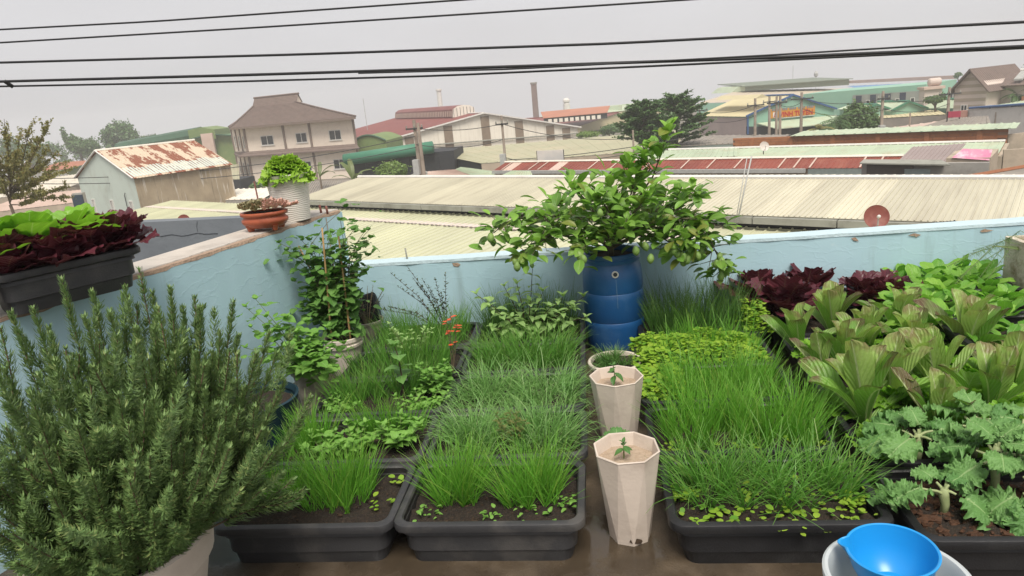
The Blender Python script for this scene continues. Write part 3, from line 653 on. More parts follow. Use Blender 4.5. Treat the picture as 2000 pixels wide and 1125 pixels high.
ww = b.x-a.x; zt_ = Y(790, 300, 72).z-ZG
MB().box(0, ww, 0, 6, 0, zt_-.1).build('wall', MT['plank'], e)
for k in range(7): MB().box(ww*k/7+.03, ww*(k+1)/7-.03, -.1, -.004, .2, zt_-.5).build('wall_panel', MT['plank'], e)
MB().tube([(-.5, -.5, zt_-.1), (ww*.82, -.5, zt_+.45)], .62, 10).build('awning', MT['teal'], e, True)
# ---- small roofs poking over the cream ridge in the middle
def tri_roof(lab, pts, z, m, wm, cat='roof'):
    ps = [Z(px, py, zz) for (px, py), zz in zip(pts, z)]; o = Vector((ps[0].x, ps[0].y, ZG)); e = empty('small_roof_house', o, 0, lab, 'house')
    sheets(e, 'roof_sheet', *[q-o for q in ps], m, .35, .05, 6)
    MB().ext([ps[0]-o-Vector((0, 0, .1)), ps[1]-o-Vector((0, 0, .1)), Vector((ps[1].x, ps[1].y, ZG))-o, Vector((ps[0].x, ps[0].y, ZG))-o], (0, .25, 0)).build('wall', wm, e)
    return e
e = tri_roof('small house with pinkish roof and stained gable behind the cream ridge', [(836, 356), (1010, 356), (898, 331), (835, 335)], (-4.2, -4.2, -3.8, -3.8), MT['pale_sheet'], MT['grey_wall'])
o = e.location.copy(); ap = Z(822, 334, -3.9)-o; l_ = Z(785, 353, -4.3)-o; r_ = Z(872, 353, -4.3)-o
MB().ext([l_, r_, ap], (.1, .6, 0)).build('gable_end', MT['grey_wall'], e)
for q in (l_, r_): MB().tube([q+Vector((0, -.1, 0)), ap+Vector((0, -.1, .05))], .07, 5).build('verge_trim', MT['gutter'], e)
tri_roof('little mint striped sheet roof behind the cream ridge', [(950, 352), (974, 336), (900, 327), (890, 331)], (-4.05, -4.05, -3.75, -3.75), MT['mint_roof'], MT['grey_wall'])
tri_roof('pale mint and orange rusty sheet roof left of the long red lean-to', [(955, 353), (1046, 353), (1036, 334), (1000, 334)], (-3.7, -3.7, -3.4, -3.4), MT['mint_roof'], MT['tan_wall'])
# ---- long red lean-to
za, zb_ = -3.75, -3.35
p0 = Z(964, 333, za); dist = (Z(1762, 322, za)-p0).dot(GU); p1 = p0+GU*dist
e = empty('red_lean_to', (p0.x, p0.y, ZG), 0, 'long low building with brick red sheet roof with pale strips', 'house'); o = e.location.copy()
q0 = Z(970, 318, zb_); wv = max(1.2, (q0-p0).dot(GV)); up = Vector((0, 0, zb_-za))
n_ = 32; ms = [MT['red_sheet']]*n_
for k in (1, 6): ms[k] = MT['pale_sheet']
sheets(e, 'roof_sheet', p0-o, p1-o, p1+GV*wv+up-o, p0+GV*wv+up-o, None, .32, .03, n_, mats=ms)
for k in (0, 3, 4, 9, 11, 14, 17, 19, 21, 24, 25, 26, 29, 30):
    a = (p0.lerp(p1, (k+.9)/n_)-o); bar(e, 'pale_joint_strip', a+Vector((0, 0, .06)), a+GV*wv+up+Vector((0, 0, .06)), .09, .02, MT['pale_sheet'])
MB().tube([p0+GV*wv+up-o+Vector((0, 0, .05)), p1+GV*wv+up-o+Vector((0, 0, .05))], .1, 5).build('ridge_cap', MT['white_sheet'], e)
bar(e, 'gutter', p0-GV*.12-o, p1-GU*4.5-GV*.12-o, .2, .22, MT['steel'])
panel(e, 'wall', p0-o+GV*.2, p1-GU*4.5-o+GV*.2, 0, za-ZG-.05, .2, MT['tan_wall'])
for k in range(2): MB().tube([p1-o-GU*(.3)+GV*wv*k-Vector((0, 0, 2)), p1-o-GU*.3+GV*wv*k+up*k], .06, 6).build('post', MT['rust_dish'], e)
# ---- white sheet strip and dark opening right of it
e = empty('grey_annex', Z(1700, 345, ZG), 0, 'grey annex with dark open front below the end of the red lean-to', 'shed'); a = Z(1682, 349, -3.1); o = Vector((a.x, a.y, ZG)); e.location = o
b = a+GU*4.4; fz = a.z-ZG
panel(e, 'wall', a-o, b-o, 0, fz+.62, .2, MT['grey_wall'])
MB().ext([a-o+GV*.3+Vector((0, 0, .72)), b-o-GU*1.6+GV*.3+Vector((0, 0, .66)), b-o-GU*1.2-GV*.4+Vector((0, 0, .56)), a-o-GV*.4+Vector((0, 0, .66))], (0, 0, .05)).build('canopy', MT['gutter'], e)
panel(e, 'dark_doorway', a-o+GU*.2-GV*.03, a-o+GU*1.9-GV*.03, 0, fz+.6, .025, mat('dusky_opening', (.15, .13, .12)))
panel(e, 'pale_door', a-o+GU*1.6-GV*.08, a-o+GU*2.5-GV*.08, 0, fz+.4, .03, mat('pale_blue_door', (.38, .44, .43)))
e = empty('tan_block_house', Z(1850, 330, ZG), 0, 'tan block house with mauve grey sheet roof and pink banner', 'house'); a = Z(1845, 350, -3.3); o = Vector((a.x, a.y, ZG)); e.location = o
cz = Z(1845, 316, -2.4); w1 = 1.5
MB().ext([Vector((0, 0, 0)), GU*w1, GU*w1+GV*3, GV*3], (0, 0, 5.05)).build('wall', MT['tan_wall'], e)
m_ = mat('mauve_grey_sheet', (.32, .26, .25), (.26, .21, .20), .5, .6)
sheets(e, 'roof_sheet', -GU*2.0-GV*.3+Vector((0, 0, 4.62)), GU*.02-GV*.3+Vector((0, 0, 4.72)), GU*.2+GV*4+Vector((0, 0, 5.2)), -GU*1.9+GV*4+Vector((0, 0, 5.1)), m_, .2, .03, 4)
MB().ext([GU*.2-GV*.05+Vector((0, 0, 5.07)), GU*1.45-GV*.05+Vector((0, 0, 4.95)), GU*1.5+GV*.3+Vector((0, 0, 5.32)), GU*.5+GV*.3+Vector((0, 0, 5.38))], GV*.04).build('banner', MT['pink_cloth'], e)
# ---- mint ridge roof, long
e = empty('mint_roof_house', Z(1600, 305, ZG), 0, 'long house with weathered mint roof behind the red lean-to', 'house'); a = Z(1330, 313, -3.85); b0 = Z(1951, 300, -3.85); o = Vector((a.x, a.y, ZG)); e.location = o
ln = (b0-a).dot(GU); b = a+GU*ln; wv = 4.2; up = Vector((0, 0, .28))
sheets(e, 'roof_sheet', a-o-GU*3, b-o, b+GV*wv+up-o, a+GV*wv+up-o-GU*3, MT['mint_roof'], .33, .035, 26)
MB().tube([a+GV*wv+up-o-GU*3+Vector((0, 0, .05)), b+GV*wv+up-o+Vector((0, 0, .05))], .1, 5).build('ridge_cap', MT['white_wall'], e)
panel(e, 'wall', a-o+GV*.3, b-o+GV*.3, 0, a.z-ZG-.06, .2, mat('pale_teal_wall', (.28, .33, .32)))
panel(e, 'green_fascia', b-o-GU*3+GV*.02, b-o+GV*.02, a.z-ZG-.45, a.z-ZG-.03, .1, MT['dgreen'])
MB().ext([b-o+GV*.3-Vector((0, 0, .08)), b+GV*wv+up-o-Vector((0, 0, .08)), Vector((b.x, b.y, ZG))+GV*wv-o, Vector((b.x, b.y, ZG))+GV*.3-o], GU*.2).build('end_wall', MT['tan_wall'], e)
panel(e, 'end_wall', b-o+GU*.25+GV*.35, b-o+GU*9+GV*3.2, 0, a.z-ZG+.25, .2, MT['tan_wall'])
# ---- orange brick wall house
e = empty('brick_wall_house', Z(1700, 280, ZG), 0, 'building with long bare orange brick wall under pale mint roof', 'house'); a = Z(1432, 296, -4.1); c = Z(1962, 289, -4.1); o = Vector((a.x, a.y, ZG)); e.location = o
ln = (c-a).dot(GU); b = a+GU*ln
z0 = a.z-ZG-.6; zt_ = Y(1962, 256, c.y).z-ZG
nc, nrw = 26, 9; bm_ = [MB().box(-.5*.96, .5*.96, -.06, .06, -.5*.9, .5*.9)]; bw, bh = ln/nc, (zt_-z0)/nrw
mesh_b = MB().box(-bw*.485, bw*.485, -.04, .05, -bh*.45, bh*.45).mesh('brick_course', MT['brick'])
panel(e, 'wall', a-o, b-o, 0, zt_-.02, .25, mat('mortar', (.34, .20, .13), (.27, .16, .11), 2, .9))
wo_ = [k for k in bpy.data.objects if k.parent is e and k.name.startswith('wall')][0]
ang = math.atan2(GU.y, GU.x)
for j in range(nrw):
    for i in range(nc):
        c = GU*bw*(i+.5+(.25 if j % 2 else -.0))+Vector((0, 0, z0+bh*(j+.5)))-GV*.02
        if i == nc-1 and j % 2: continue
        link('brick', mesh_b, wo_, Matrix.Translation(c) @ Matrix.Rotation(ang, 4, 'Z'))
for k in range(6): bar(wo_, 'pier', GU*ln*(k+.5)/6-GV*.12+Vector((0, 0, zt_-.05)), GU*ln*(k+.5)/6+GV*.02+Vector((0, 0, zt_-.05)), .3, zt_-.1, MT['brick'])
sheets(e, 'roof_sheet', a-o-GV*.3+GU*ln*.25+Vector((0, 0, zt_-a.z+ZG+.04)), b-o-GV*.3+GU*.4+Vector((0, 0, zt_-a.z+ZG+.04)), b-o+GV*3+GU*.4+Vector((0, 0, zt_-a.z+ZG+.1)), a-o+GV*3+GU*ln*.25+Vector((0, 0, zt_-a.z+ZG+.1)), MT['mint_roof'], .5, .04, 20)
panel(e, 'end_wall', b-o+GU*.05, b-o+GU*2.2+GV*2.5, 0, zt_-.35, .2, MT['tan_wall'])
# right edge: brown roof bottom right, mint roof at upper right
e = empty('brown_roof_house', Z(1960, 340, ZG), 0, 'low dark brown sheet roof with rusty edge at the right edge of the picture', 'house'); a = Z(1860, 352, -2.75); o = Vector((a.x, a.y, ZG)); e.location = o
c = a+GU*8; d_ = a+GU*4.2+GV*6.0+Vector((0, 0, .15))
MB().ext([a-o, c-o, c+GV*6-o+Vector((0, 0, .15)), d_-o], (0, 0, -.05)).build('roof_sheet', MT['grey_roof'], e)
MB().tube([a-o+Vector((0, 0, .03)), d_-o+Vector((0, 0, .03))], .09, 5).build('rusty_edge', mat('rusty_edge', (.30, .12, .06)), e)
MB().ext([a-o-Vector((0, 0, .1)), c-o-Vector((0, 0, .1)), c-o-Vector((0, 0, 4)), a-o-Vector((0, 0, 4))], GV*.2).build('wall', MT['grey_wall'], e)
def slab_house(name, lab, pts, ys, roofm, wallm, n=6, pitch=.5, cat='house', base=None):
    """roof slab by four corners (px,py,y): eave left, eave right, back right, back left; wall below its eave"""
    ps = [Y(px, py, y_) for (px, py), y_ in zip(pts, ys)]; o = Vector((ps[0].x, ps[0].y, ZG)); e = empty(name, o, 0, lab, cat)
    sheets(e, 'roof_sheet', *[q-o for q in ps], roofm, pitch, .05, n)
    MB().ext([ps[0]-o-Vector((0, 0, .1)), ps[1]-o-Vector((0, 0, .1)), Vector((ps[1].x, ps[1].y, ZG))-o, Vector((ps[0].x, ps[0].y, ZG))-o], (0, .4, 0)).build('wall', wallm, e)
    return e, ps, o
e, ps, o = slab_house('white_wall_house', 'plain white walled building with mint roof edge at far right', [(1890, 213), (2080, 200), (2080, 178), (1935, 208)], (75, 66, 80, 88), MT['mint_roof'], MT['white_wall'], 6)
MB().tube([ps[0]-o+Vector((0, -.3, .1)), ps[1]-o+Vector((0, -.3, .1))], .12, 5).build('gutter', MT['blue_trim'], e)
MB().box(-.7, -.05, -.2, .3, 0, ps[0].z-ZG-.1).build('brick_pier', mat('pink_brick', (.36, .19, .15)), e)
e, ps, o = slab_house('stained_wall_shed', 'low shed with stained pinkish wall above the orange bricks', [(1755, 262), (1935, 240), (1930, 226), (1850, 232)], (64, 60, 66, 72), MT['grey_roof'], mat('peeling_pink', (.40, .28, .23), (.24, .19, .16), 1.5, .9), 5)
e, ps, o = slab_house('grey_shed', 'grey shed with sloping rusty roof left of the stained pink wall', [(1752, 258), (1832, 245), (1862, 233), (1735, 250)], (66, 66, 78, 76), MT['pale_sheet'], MT['grey_wall'], 5)
e, ps, o = slab_house('cream_roof_shed', 'cream sheet roofed shed right of the round green tree', [(1700, 232), (1848, 223), (1830, 214), (1700, 226)], (92, 88, 96, 98), MT['yellow_roof'], MT['grey_roof'], 5)
e, ps, o = slab_house('pale_roof_shed', 'pale mint flat roof just behind the left end of brick wall', [(1640, 265), (1728, 258), (1738, 249), (1668, 252)], (58, 56, 64, 66), MT['mint_roof'], MT['grey_wall'], 5)
e, ps, o = slab_house('grey_fibre_shed', 'weathered grey fibre roof shed right of the dark tree', [(1318, 285), (1500, 277), (1545, 263), (1340, 265)], (66, 62, 70, 74), MT['grey_roof'], mat('faded_teal_wall', (.27, .32, .29), (.2, .24, .22), .8), 8)
e, ps, o = slab_house('pale_mint_shed', 'pale mint ribbed roof below the dark tree, left of the tall lime shoot', [(1215, 317), (1440, 305), (1440, 289), (1255, 296)], (50, 45, 52, 57), MT['mint_roof'], MT['tan_wall'], 10)

# ---- hall with the sign
Lp, A, Rp = Y(1459, 227, 103), Y(1547, 187, 104), Y(1628, 213, 105)
zb2 = ZG
vec = Y(1366, 233, 116)-Lp; vec.z = 0
e = gable('sign_hall', 'mint green gabled hall with blue trim and orange sign board', 'warehouse', Lp, A, Rp, vec, zb2, MT['mint_wall'], MT['yellow_roof'], ov=.3, pitch=1.1, trim=MT['blue_trim'])
o = e.location.copy()
fx = (Rp-Lp); fx.z = 0; fx.normalize(); fn = Vector((fx.y, -fx.x, 0))
def onf(px, py, off=.1): 
    d_ = ray(px, py); t_ = (Lp-CAM).dot(fn)/d_.dot(fn); return CAM+d_*t_+fn*off-o
MB().ext([onf(1457, 247, .05), onf(1598, 247, .05), onf(1598, 282, .05), onf(1457, 282, .05)], fn*.05).build('dark_opening', MT['dark'], e)
MB().ext([onf(1478, 242, .1), onf(1632, 226, .1), onf(1642, 237, 3.), onf(1500, 251, 3.)], (0, 0, .12)).build('canopy', MT['mint_roof'], e)
MB().tube([onf(1459, 227, .3), onf(1459, 262, .3)], .14, 5).build('corner_trim', MT['blue_trim'], e)
MB().ext([Lp-o-fx*.05+Vector((0, 0, -.2)), Lp-o-fx*.05+vec+Vector((0, 0, -.2)), Lp-o-fx*.05+vec+Vector((0, 0, ZG-Lp.z)), Lp-o-fx*.05+Vector((0, 0, ZG-Lp.z))], -fx*.05).build('side_wall', MT['pink_wall'], e)
MB().ext([onf(1474, 193, .2), onf(1487, 184, .2), onf(1502, 189, .2)], vec*.8).build('ridge_vent', MT['yellow_roof'], e)
sg = [onf(1503.5, 231.5, .2), onf(1590, 223.5, .2), onf(1590, 206.5, .2), onf(1503.5, 213.5, .2)]
sb = MB().ext(sg, fn*.08).build('sign_board', MT['orange_paint'], e)
def text(s, a, b, m, parent, hgt=None, bold=0., up=Vector((0, 0, 1)), nrm=None, name='lettering'):
    """flat letters whose baseline runs from a to b"""
    cu = bpy.data.curves.new(name, 'FONT'); cu.body = s; cu.size = 1; cu.offset = bold; cu.extrude = .01; cu.resolution_u = 2
    to = bpy.data.objects.new(name, cu); COL.objects.link(to); bpy.context.view_layer.update()
    me = bpy.data.meshes.new_from_object(to.evaluated_get(bpy.context.evaluated_depsgraph_get())); bpy.data.objects.remove(to)
    co = np.zeros(len(me.vertices)*3, np.float32); me.vertices.foreach_get('co', co); co = co.reshape(-1, 3)
    x0, x1 = co[:, 0].min(), co[:, 0].max(); y1 = co[:, 1].max()
    a, b = Vector(a), Vector(b); dx = b-a; w_ = dx.length; dx.normalize(); u_ = (up-dx*up.dot(dx)).normalized(); n_ = dx.cross(u_)
    sx = w_/(x1-x0); sy = hgt/.73 if hgt else sx
    A_ = np.array([list(dx), list(u_), list(n_)]); loc = np.stack([(co[:, 0]-x0)*sx, co[:, 1]*sy, co[:, 2]], 1)
    me.vertices.foreach_set('co', (loc @ A_+np.array(a)).astype(np.float32).ravel()); me.update(); me.materials.clear(); me.materials.append(m)
    return link(name, me, parent)
text('VINH TUYÊN', onf(1520, 228.3, .31), onf(1585, 222.5, .31), MT['sign_red'], sb, hgt=.66, bold=.03)
mk = MB()      # the top line of the sign cannot be read in the photograph: a row of worn letter-sized marks
for k in range(24):
    if k in (5, 9, 14, 19): continue
    p_ = 1506+k*3.42; q_ = 217.2-(p_-1506)*.0905; mk.ext([onf(p_, q_, .29), onf(p_+2.3, q_-.2, .29), onf(p_+2.3, q_-4.6, .29), onf(p_, q_-4.4, .29)], fn*.03)
mk.build('worn_lettering', MT['sign_blue'], sb)
MB().ext([onf(1508, 229.5, .285), onf(1515.5, 228.8, .285), onf(1515.5, 219, .285), onf(1508, 219.7, .285)], fn*.03).build('logo_panel', MT['white_wall'], sb)
for (px, py) in ((1512, 222), (1510.5, 226.5), (1514, 227)):
    c = onf(px, py, .33); MB().ext([c+fx*-.12+Vector((0, 0, -.12)), c+fx*.12+Vector((0, 0, -.1)), c+Vector((0, 0, .16))], fn*.02).build('logo_mark', MT['sign_red'], sb)
MB().ext([onf(1524, 231.2, .285), onf(1588, 225.2, .285), onf(1588, 224.2, .285), onf(1524, 230.2, .285)], fn*.03).build('address_strip', MT['white_wall'], sb)
# ---- big hall behind
Lp, A, Rp = Y(1362, 200, 140), Y(1470, 172, 150), Y(1570, 188, 146)
e = empty('big_beige_hall', Y(1560, 190, 150), 0, 'large beige roofed hall with grey green ridge monitor behind sign hall', 'warehouse'); o = e.location.copy(); o.z = ZG; e.location = o
p = [Y(1362, 202, 150)-o, Y(1760, 184, 135)-o, Y(1760, 170, 175)-o, Y(1440, 177, 175)-o]
sheets(e, 'roof_slope', *p, MT['beige_roof'], 1.6, .05, 1)
MB().ext([p[0]-Vector((0, 0, .1)), p[1]-Vector((0, 0, .1)), Vector((p[1].x, p[1].y, 0)), Vector((p[0].x, p[0].y, 0))], (0, 1, 0)).build('wall', MT['mint_wall'], e)
a, b = Y(1455, 178, 170)-o, Y(1658, 166, 166)-o
MB().ext([a, b, b+Vector((0, 0, 1.2)), a+Vector((0, 0, 1.0))], (-4, 10, 0)).build('roof_monitor', mat('grey_green_sheet', (.22, .27, .21)), e)
MB().ext([a+Vector((-.5, -1, 1.0)), b+Vector((.5, -1, 1.2)), b+Vector((-4, 12, 2.0)), a+Vector((-4, 12, 1.8))], (0, 0, .15)).build('monitor_roof', mat('dark_grey_green', (.17, .20, .16)), e)
a, b = Y(1428, 181, 172)-o, Y(1455, 178, 170)-o
MB().ext([a, b, b+Vector((0, 0, 1.3)), (a+b)/2+Vector((0, 0, 1.1))], (-3, 9, 0)).build('monitor_end', MT['mint_roof'], e)
# facade hall
e = empty('grey_facade_hall', Y(1700, 200, 125), 0, 'mint and grey hall with tall dark window bays behind the round tree', 'warehouse'); a, b = Y(1568, 222, 122), Y(1806, 205, 110); o = Vector((a.x, a.y, ZG)); e.location = o
tz0, tz1 = Y(1568, 184, 122).z-ZG, Y(1806, 165, 110).z-ZG; dx = Vector((b.x-a.x, b.y-a.y, 0)); ln = dx.length; dx.normalize(); nn_ = Vector((dx.y, -dx.x, 0))
MB().ext([Vector((0, 0, 0)), dx*ln, dx*ln+Vector((0, 0, tz1)), Vector((0, 0, tz0))], -nn_*14).build('wall', MT['mint_wall'], e)
f0_ = ln*(1668-1568)/238*1.04
zc = lambda t_: tz0+(tz1-tz0)*t_/ln
MB().ext([dx*f0_+nn_*.05, dx*ln+nn_*.05, dx*ln+nn_*.05+Vector((0, 0, zc(ln)-.85)), dx*f0_+nn_*.05+Vector((0, 0, zc(f0_)-.75))], nn_*.05).build('lower_facade', MT['grey_facade'], e)
for k in range(5):
    t_ = f0_+(ln-f0_)*(k*.205+.05); 
    if k < 4: MB().ext([dx*t_+nn_*.14+Vector((0, 0, .8)), dx*(t_+.85)+nn_*.14+Vector((0, 0, .8)), dx*(t_+.85)+nn_*.14+Vector((0, 0, zc(t_)-.9)), dx*t_+nn_*.14+Vector((0, 0, zc(t_)-.9))], -nn_*.035).build('window_bay', mat('bay_glass', (.035, .045, .075), None, 1, .25) if k == 0 else bpy.data.materials['bay_glass'], e)
    window(e, dx*(t_+1.5)+nn_*.12+Vector((0, 0, 2.6)), dx, .6, .9, panes=1)
# blue roof hall + brown ridge
e = empty('blue_roof_hall', Y(1770, 170, 190), 0, 'far hall with long blue roof and brown ridge monitor', 'warehouse'); o = e.location.copy(); o.z = ZG; e.location = o
p = [Y(1700, 178, 170)-o, Y(1890, 172, 165)-o, Y(1890, 158, 210)-o, Y(1655, 168, 215)-o]
sheets(e, 'roof_slope', *p, MT['blue_roof'], 1.8, .05, 1)
MB().ext([p[0]-Vector((0, 0, .1)), p[1]-Vector((0, 0, .1)), Vector((p[1].x, p[1].y, 0)), Vector((p[0].x, p[0].y, 0))], (0, 1, 0)).build('wall', MT['blue_roof'], e)
a, b = Y(1660, 163, 215)-o, Y(1866, 154, 212)-o
MB().ext([a, b, b+Vector((0, 0, .95)), a+Vector((0, 0, .75))], (0, 8, 0)).build('roof_monitor', MT['brown_ridge'], e)
# striped gable house
a, b = Y(1861, 222, 84), Y(1958, 214, 80); o = Vector((a.x, a.y, ZG)); dx = Vector((b.x-a.x, b.y-a.y, 0)); ln = dx.length
e = empty('striped_house', o, math.atan2(dx.y, dx.x), 'pink and tan striped gable house with brown roof at far right', 'house')
ez, az = Y(1861, 171, 84).z-ZG, Y(1893, 134, 83.5).z-ZG; ax = ln*.33; gw = ax*2
MB().ext([(0, 0, 0), (gw, 0, 0), (gw, 0, ez+.1), (ax, 0, az-.25), (0, 0, ez)], (0, 9, 0)).build('wall', MT['stripe_a'], e)
for k in range(9):
    z0 = ez-3.0+k*.72; z1 = z0+.34
    hwid = lambda z: min(ax-.04, (az-.35-z)/(az-ez)*ax)
    if hwid(z1) < .1: break
    MB().ext([(ax-hwid(z0), -.03, z0), (ax+hwid(z0), -.03, z0), (ax+hwid(z1), -.03, z1), (ax-hwid(z1), -.03, z1)], (0, .025, 0)).build('render_band', MT['stripe_b'], e)
for sx, x_ in ((-1, -.55), (1, gw+.55)):
    sheets(e, 'roof_slope', (x_, -.6, ez-.62), (x_, 9, ez-.62), (ax, 9, az), (ax, -.6, az), MT['tile'], .4, .04, 1, thick=.14)
sheets(e, 'roof_slope', (ax+.8, 2.2, ez-.2), (ln+2.2, 2.2, ez-.2), (ln+1.2, 6, az-.9), (ax+.5, 6, az-.9), MT['tile'], .4, .04, 1, thick=.14)
MB().box(gw+.02, ln+1.3, 3, 9, 0, ez-.1).build('wing_wall', MT['stripe_a'], e)
MB().ext([(gw+1.3, 2.6, ez+.25), (gw+2.1, 2.6, ez+.25), (gw+2.3, 3.6, ez+1.05), (gw+1.5, 3.6, ez+1.05)], (0, 0, .18)).build('water_heater', MT['steel'], e)
MB().tube([(gw+1.4, 3.7, ez+1.25), (gw+2.5, 3.7, ez+1.25)], .18, 8).build('heater_tank', MT['white_wall'], e)
for x_, w_, h_ in ((.8, .7, 1.2), (2.2, .3, .5), (3.6, .35, 1.1)): window(e, (x_, -.035, ez-3.1), (1, 0, 0), w_, h_, panes=2 if w_ > .5 else 1)
window(e, (gw+1.0, 2.99, ez-2.8), (1, 0, 0), 1.4, 1.5)
MB().box(ln+.7, ln+1.5, 2.2, 2.9, 0, ez-1.4).build('brick_pier', mat('orange_pier', (.34, .15, .08)), e)
# annex with tank
e = empty('pink_annex', Y(1830, 190, 95), 0, 'pinkish flat roofed annex with white water tank and creeper left of striped house', 'house'); a, b = Y(1804, 205, 98), Y(1862, 200, 95); o = Vector((a.x, a.y, ZG)); e.location = o
zz = Y(1804, 172, 98).z-ZG; ww = b.x-a.x
MB().box(0, ww, 0, 1.5, 0, zz-.25).build('wall', MT['stripe_a'], e); MB().box(-.2, ww+.2, -.3, 1.7, zz-.245, zz+.1).build('parapet', MT['pale_sheet'], e)
for k in range(3): window(e, (.5+k*1.3, -.005, zz-2.4), (1, 0, 0), .8, 1.4)
MB().lathe([(.05, -.75), (.45, -.7), (.5, -.6), (.5, .6), (.45, .7), (.05, .75)], 14, cap0=True, cap1=True).build('water_tank', MT['stripe_a'], e, True, Matrix.Translation((1.6, 1, zz+.62)) @ Matrix.Rotation(PI/2, 4, 'Y'))
# row of small mint gables
for i, (l_, a_, r_, y_, lab) in enumerate(((((1691, 213), (1710, 206), (1742, 216), 96, 'leftmost small mint gable roof right of the round tree')), (((1742, 216), (1773, 200), (1806, 212), 95, 'second small mint gable with dark door, left of crimson board')), (((1870, 210), (1893, 195), (1915, 206), 92, 'small mint gable roof with pale front in front of striped house')), (((1925, 205), (1944, 195), (1964, 202), 91, 'rightmost small mint gable with dark green front by striped house')))):
    gable('small_gable_shed', lab, 'shed', Y(*l_, y_), Y(*a_, y_), Y(*r_, y_), (-1.5, 5, 0), ZG, MT['mint_wall'], MT['mint_roof'], ov=.25, pitch=.8, trim=MT['teal'], group='small mint gables')
e, ps, o = slab_house('mint_back_roof', 'long pale mint roof strip behind the small mint gables', [(1690, 212), (1930, 203), (1920, 193), (1720, 205)], (112, 106, 118, 122), MT['mint_roof'], MT['mint_wall'], 6)
# boards
def board(name, lab, px0, py0, px1, py1, y_, m, legs=True, cat='sign'):
    a, b, c = Y(px0, py1, y_), Y(px1, py1-.05*(px1-px0), y_), Y(px0, py0, y_); o = Vector(((a.x+b.x)/2, y_, ZG)); e = empty(name, o, 0, lab, cat); h = c.z-a.z
    MB().ext([a-o, b-o, b-o+Vector((0, 0, h)), a-o+Vector((0, 0, h))], (0, .12, 0)).build('panel', m, e)
    for q in (a, b): MB().tube([(q.x-o.x, .2, 0), (q.x-o.x, .2, q.z-ZG+h)], .06, 5).build('post', MT['thin_wire'], e)
    return e
e = board('billboard', 'small crimson board on posts in front of the white walled building', 1852, 218, 1876, 230, 68, MT['crimson'])
e = board('banner_board', 'white board with pale grey marks on the olive roof edge', 1050, 295, 1101, 315, 52, mat('faded_white_board', (.58, .54, .50), (.42, .42, .42), 1.2, .7))

# ---- trees
def tree(name, lab, base, clumps, n, size, m, seed, trunk=.18, group=None, flat=1.):
    rs = np.random.RandomState(seed); e = empty(name, base, 0, lab, 'tree', group); b = Vector(base)
    tm = MB(); cs = [Vector(c)-b for c, r in clumps]; top = max(c.z for c in cs); mid = Vector((sum(c.x for c in cs)/len(cs), sum(c.y for c in cs)/len(cs), min(c.z for c in cs)))
    tm.tube([(0, 0, 0), mid*.5, mid, mid+Vector((.1, 0, (top-mid.z)*.6))], [trunk, trunk*.8, trunk*.6, trunk*.2], 7)
    for c in cs: tm.tube([mid*.8, (mid*.8).lerp(c, .6)+Vector((0, 0, .1)), c], [trunk*.45, trunk*.3, trunk*.1], 5)
    tm.build('trunk', MT['bark'], e, True)
    w = np.array([r[0]*r[1]*r[2] if hasattr(r, '__len__') else r**3 for c, r in clumps])**.7; w = w/w.sum(); Q = []
    for (c, r), k in zip(clumps, (w*n).astype(int)+1):
        r = np.array(r if hasattr(r, '__len__') else (r, r, r)); d = rs.normal(size=(k, 3)); d /= np.linalg.norm(d, axis=1)[:, None]
        rad = rs.uniform(.25, 1, k)**.45*(1+rs.normal(0, .1, k)); lump = .82+.3*np.sin(d[:, 0]*7+c[0])*np.sin(d[:, 1]*6)*np.sin(d[:, 2]*8+1)
        P = np.array(Vector(c)-b)+d*(rad*lump)[:, None]*r
        nrm = d+rs.normal(0, .7, (k, 3)); nrm[:, 2] = nrm[:, 2]*flat+.3*flat; nrm /= np.linalg.norm(nrm, axis=1)[:, None]
        t1 = np.cross(nrm, rs.normal(size=(k, 3))); t1 /= np.linalg.norm(t1, axis=1)[:, None]; t2 = np.cross(nrm, t1); s = size*rs.uniform(.6, 1.3, k)[:, None]
        Q.append(np.stack([P-t1*s*.5, P+t2*s*.3, P+t1*s*.5, P-t2*s*.3], 1))
    Q = np.concatenate(Q); V = Q.reshape(-1, 3); F = np.arange(len(V)).reshape(-1, 4); UV = np.tile(np.array([[.5, 0], [0, .5], [.5, 1], [1, .5]]), (len(Q), 1))
    link('crown', np_mesh('crown', V, F, UV, m, False), e); return e
def gz(px, y_): v = Y(px, 300, y_); return (v.x, v.y, ZG)
def cl(*a):
    out = []
    for px, py, y_, rpx in a:
        rx, rzz = (rpx if hasattr(rpx, '__len__') else (rpx, rpx)); k = y_/1350*1.03; out.append((tuple(Y(px, py, y_)), (rx*k, rx*k, rzz*k)))
    return out
rt = random.Random(5)
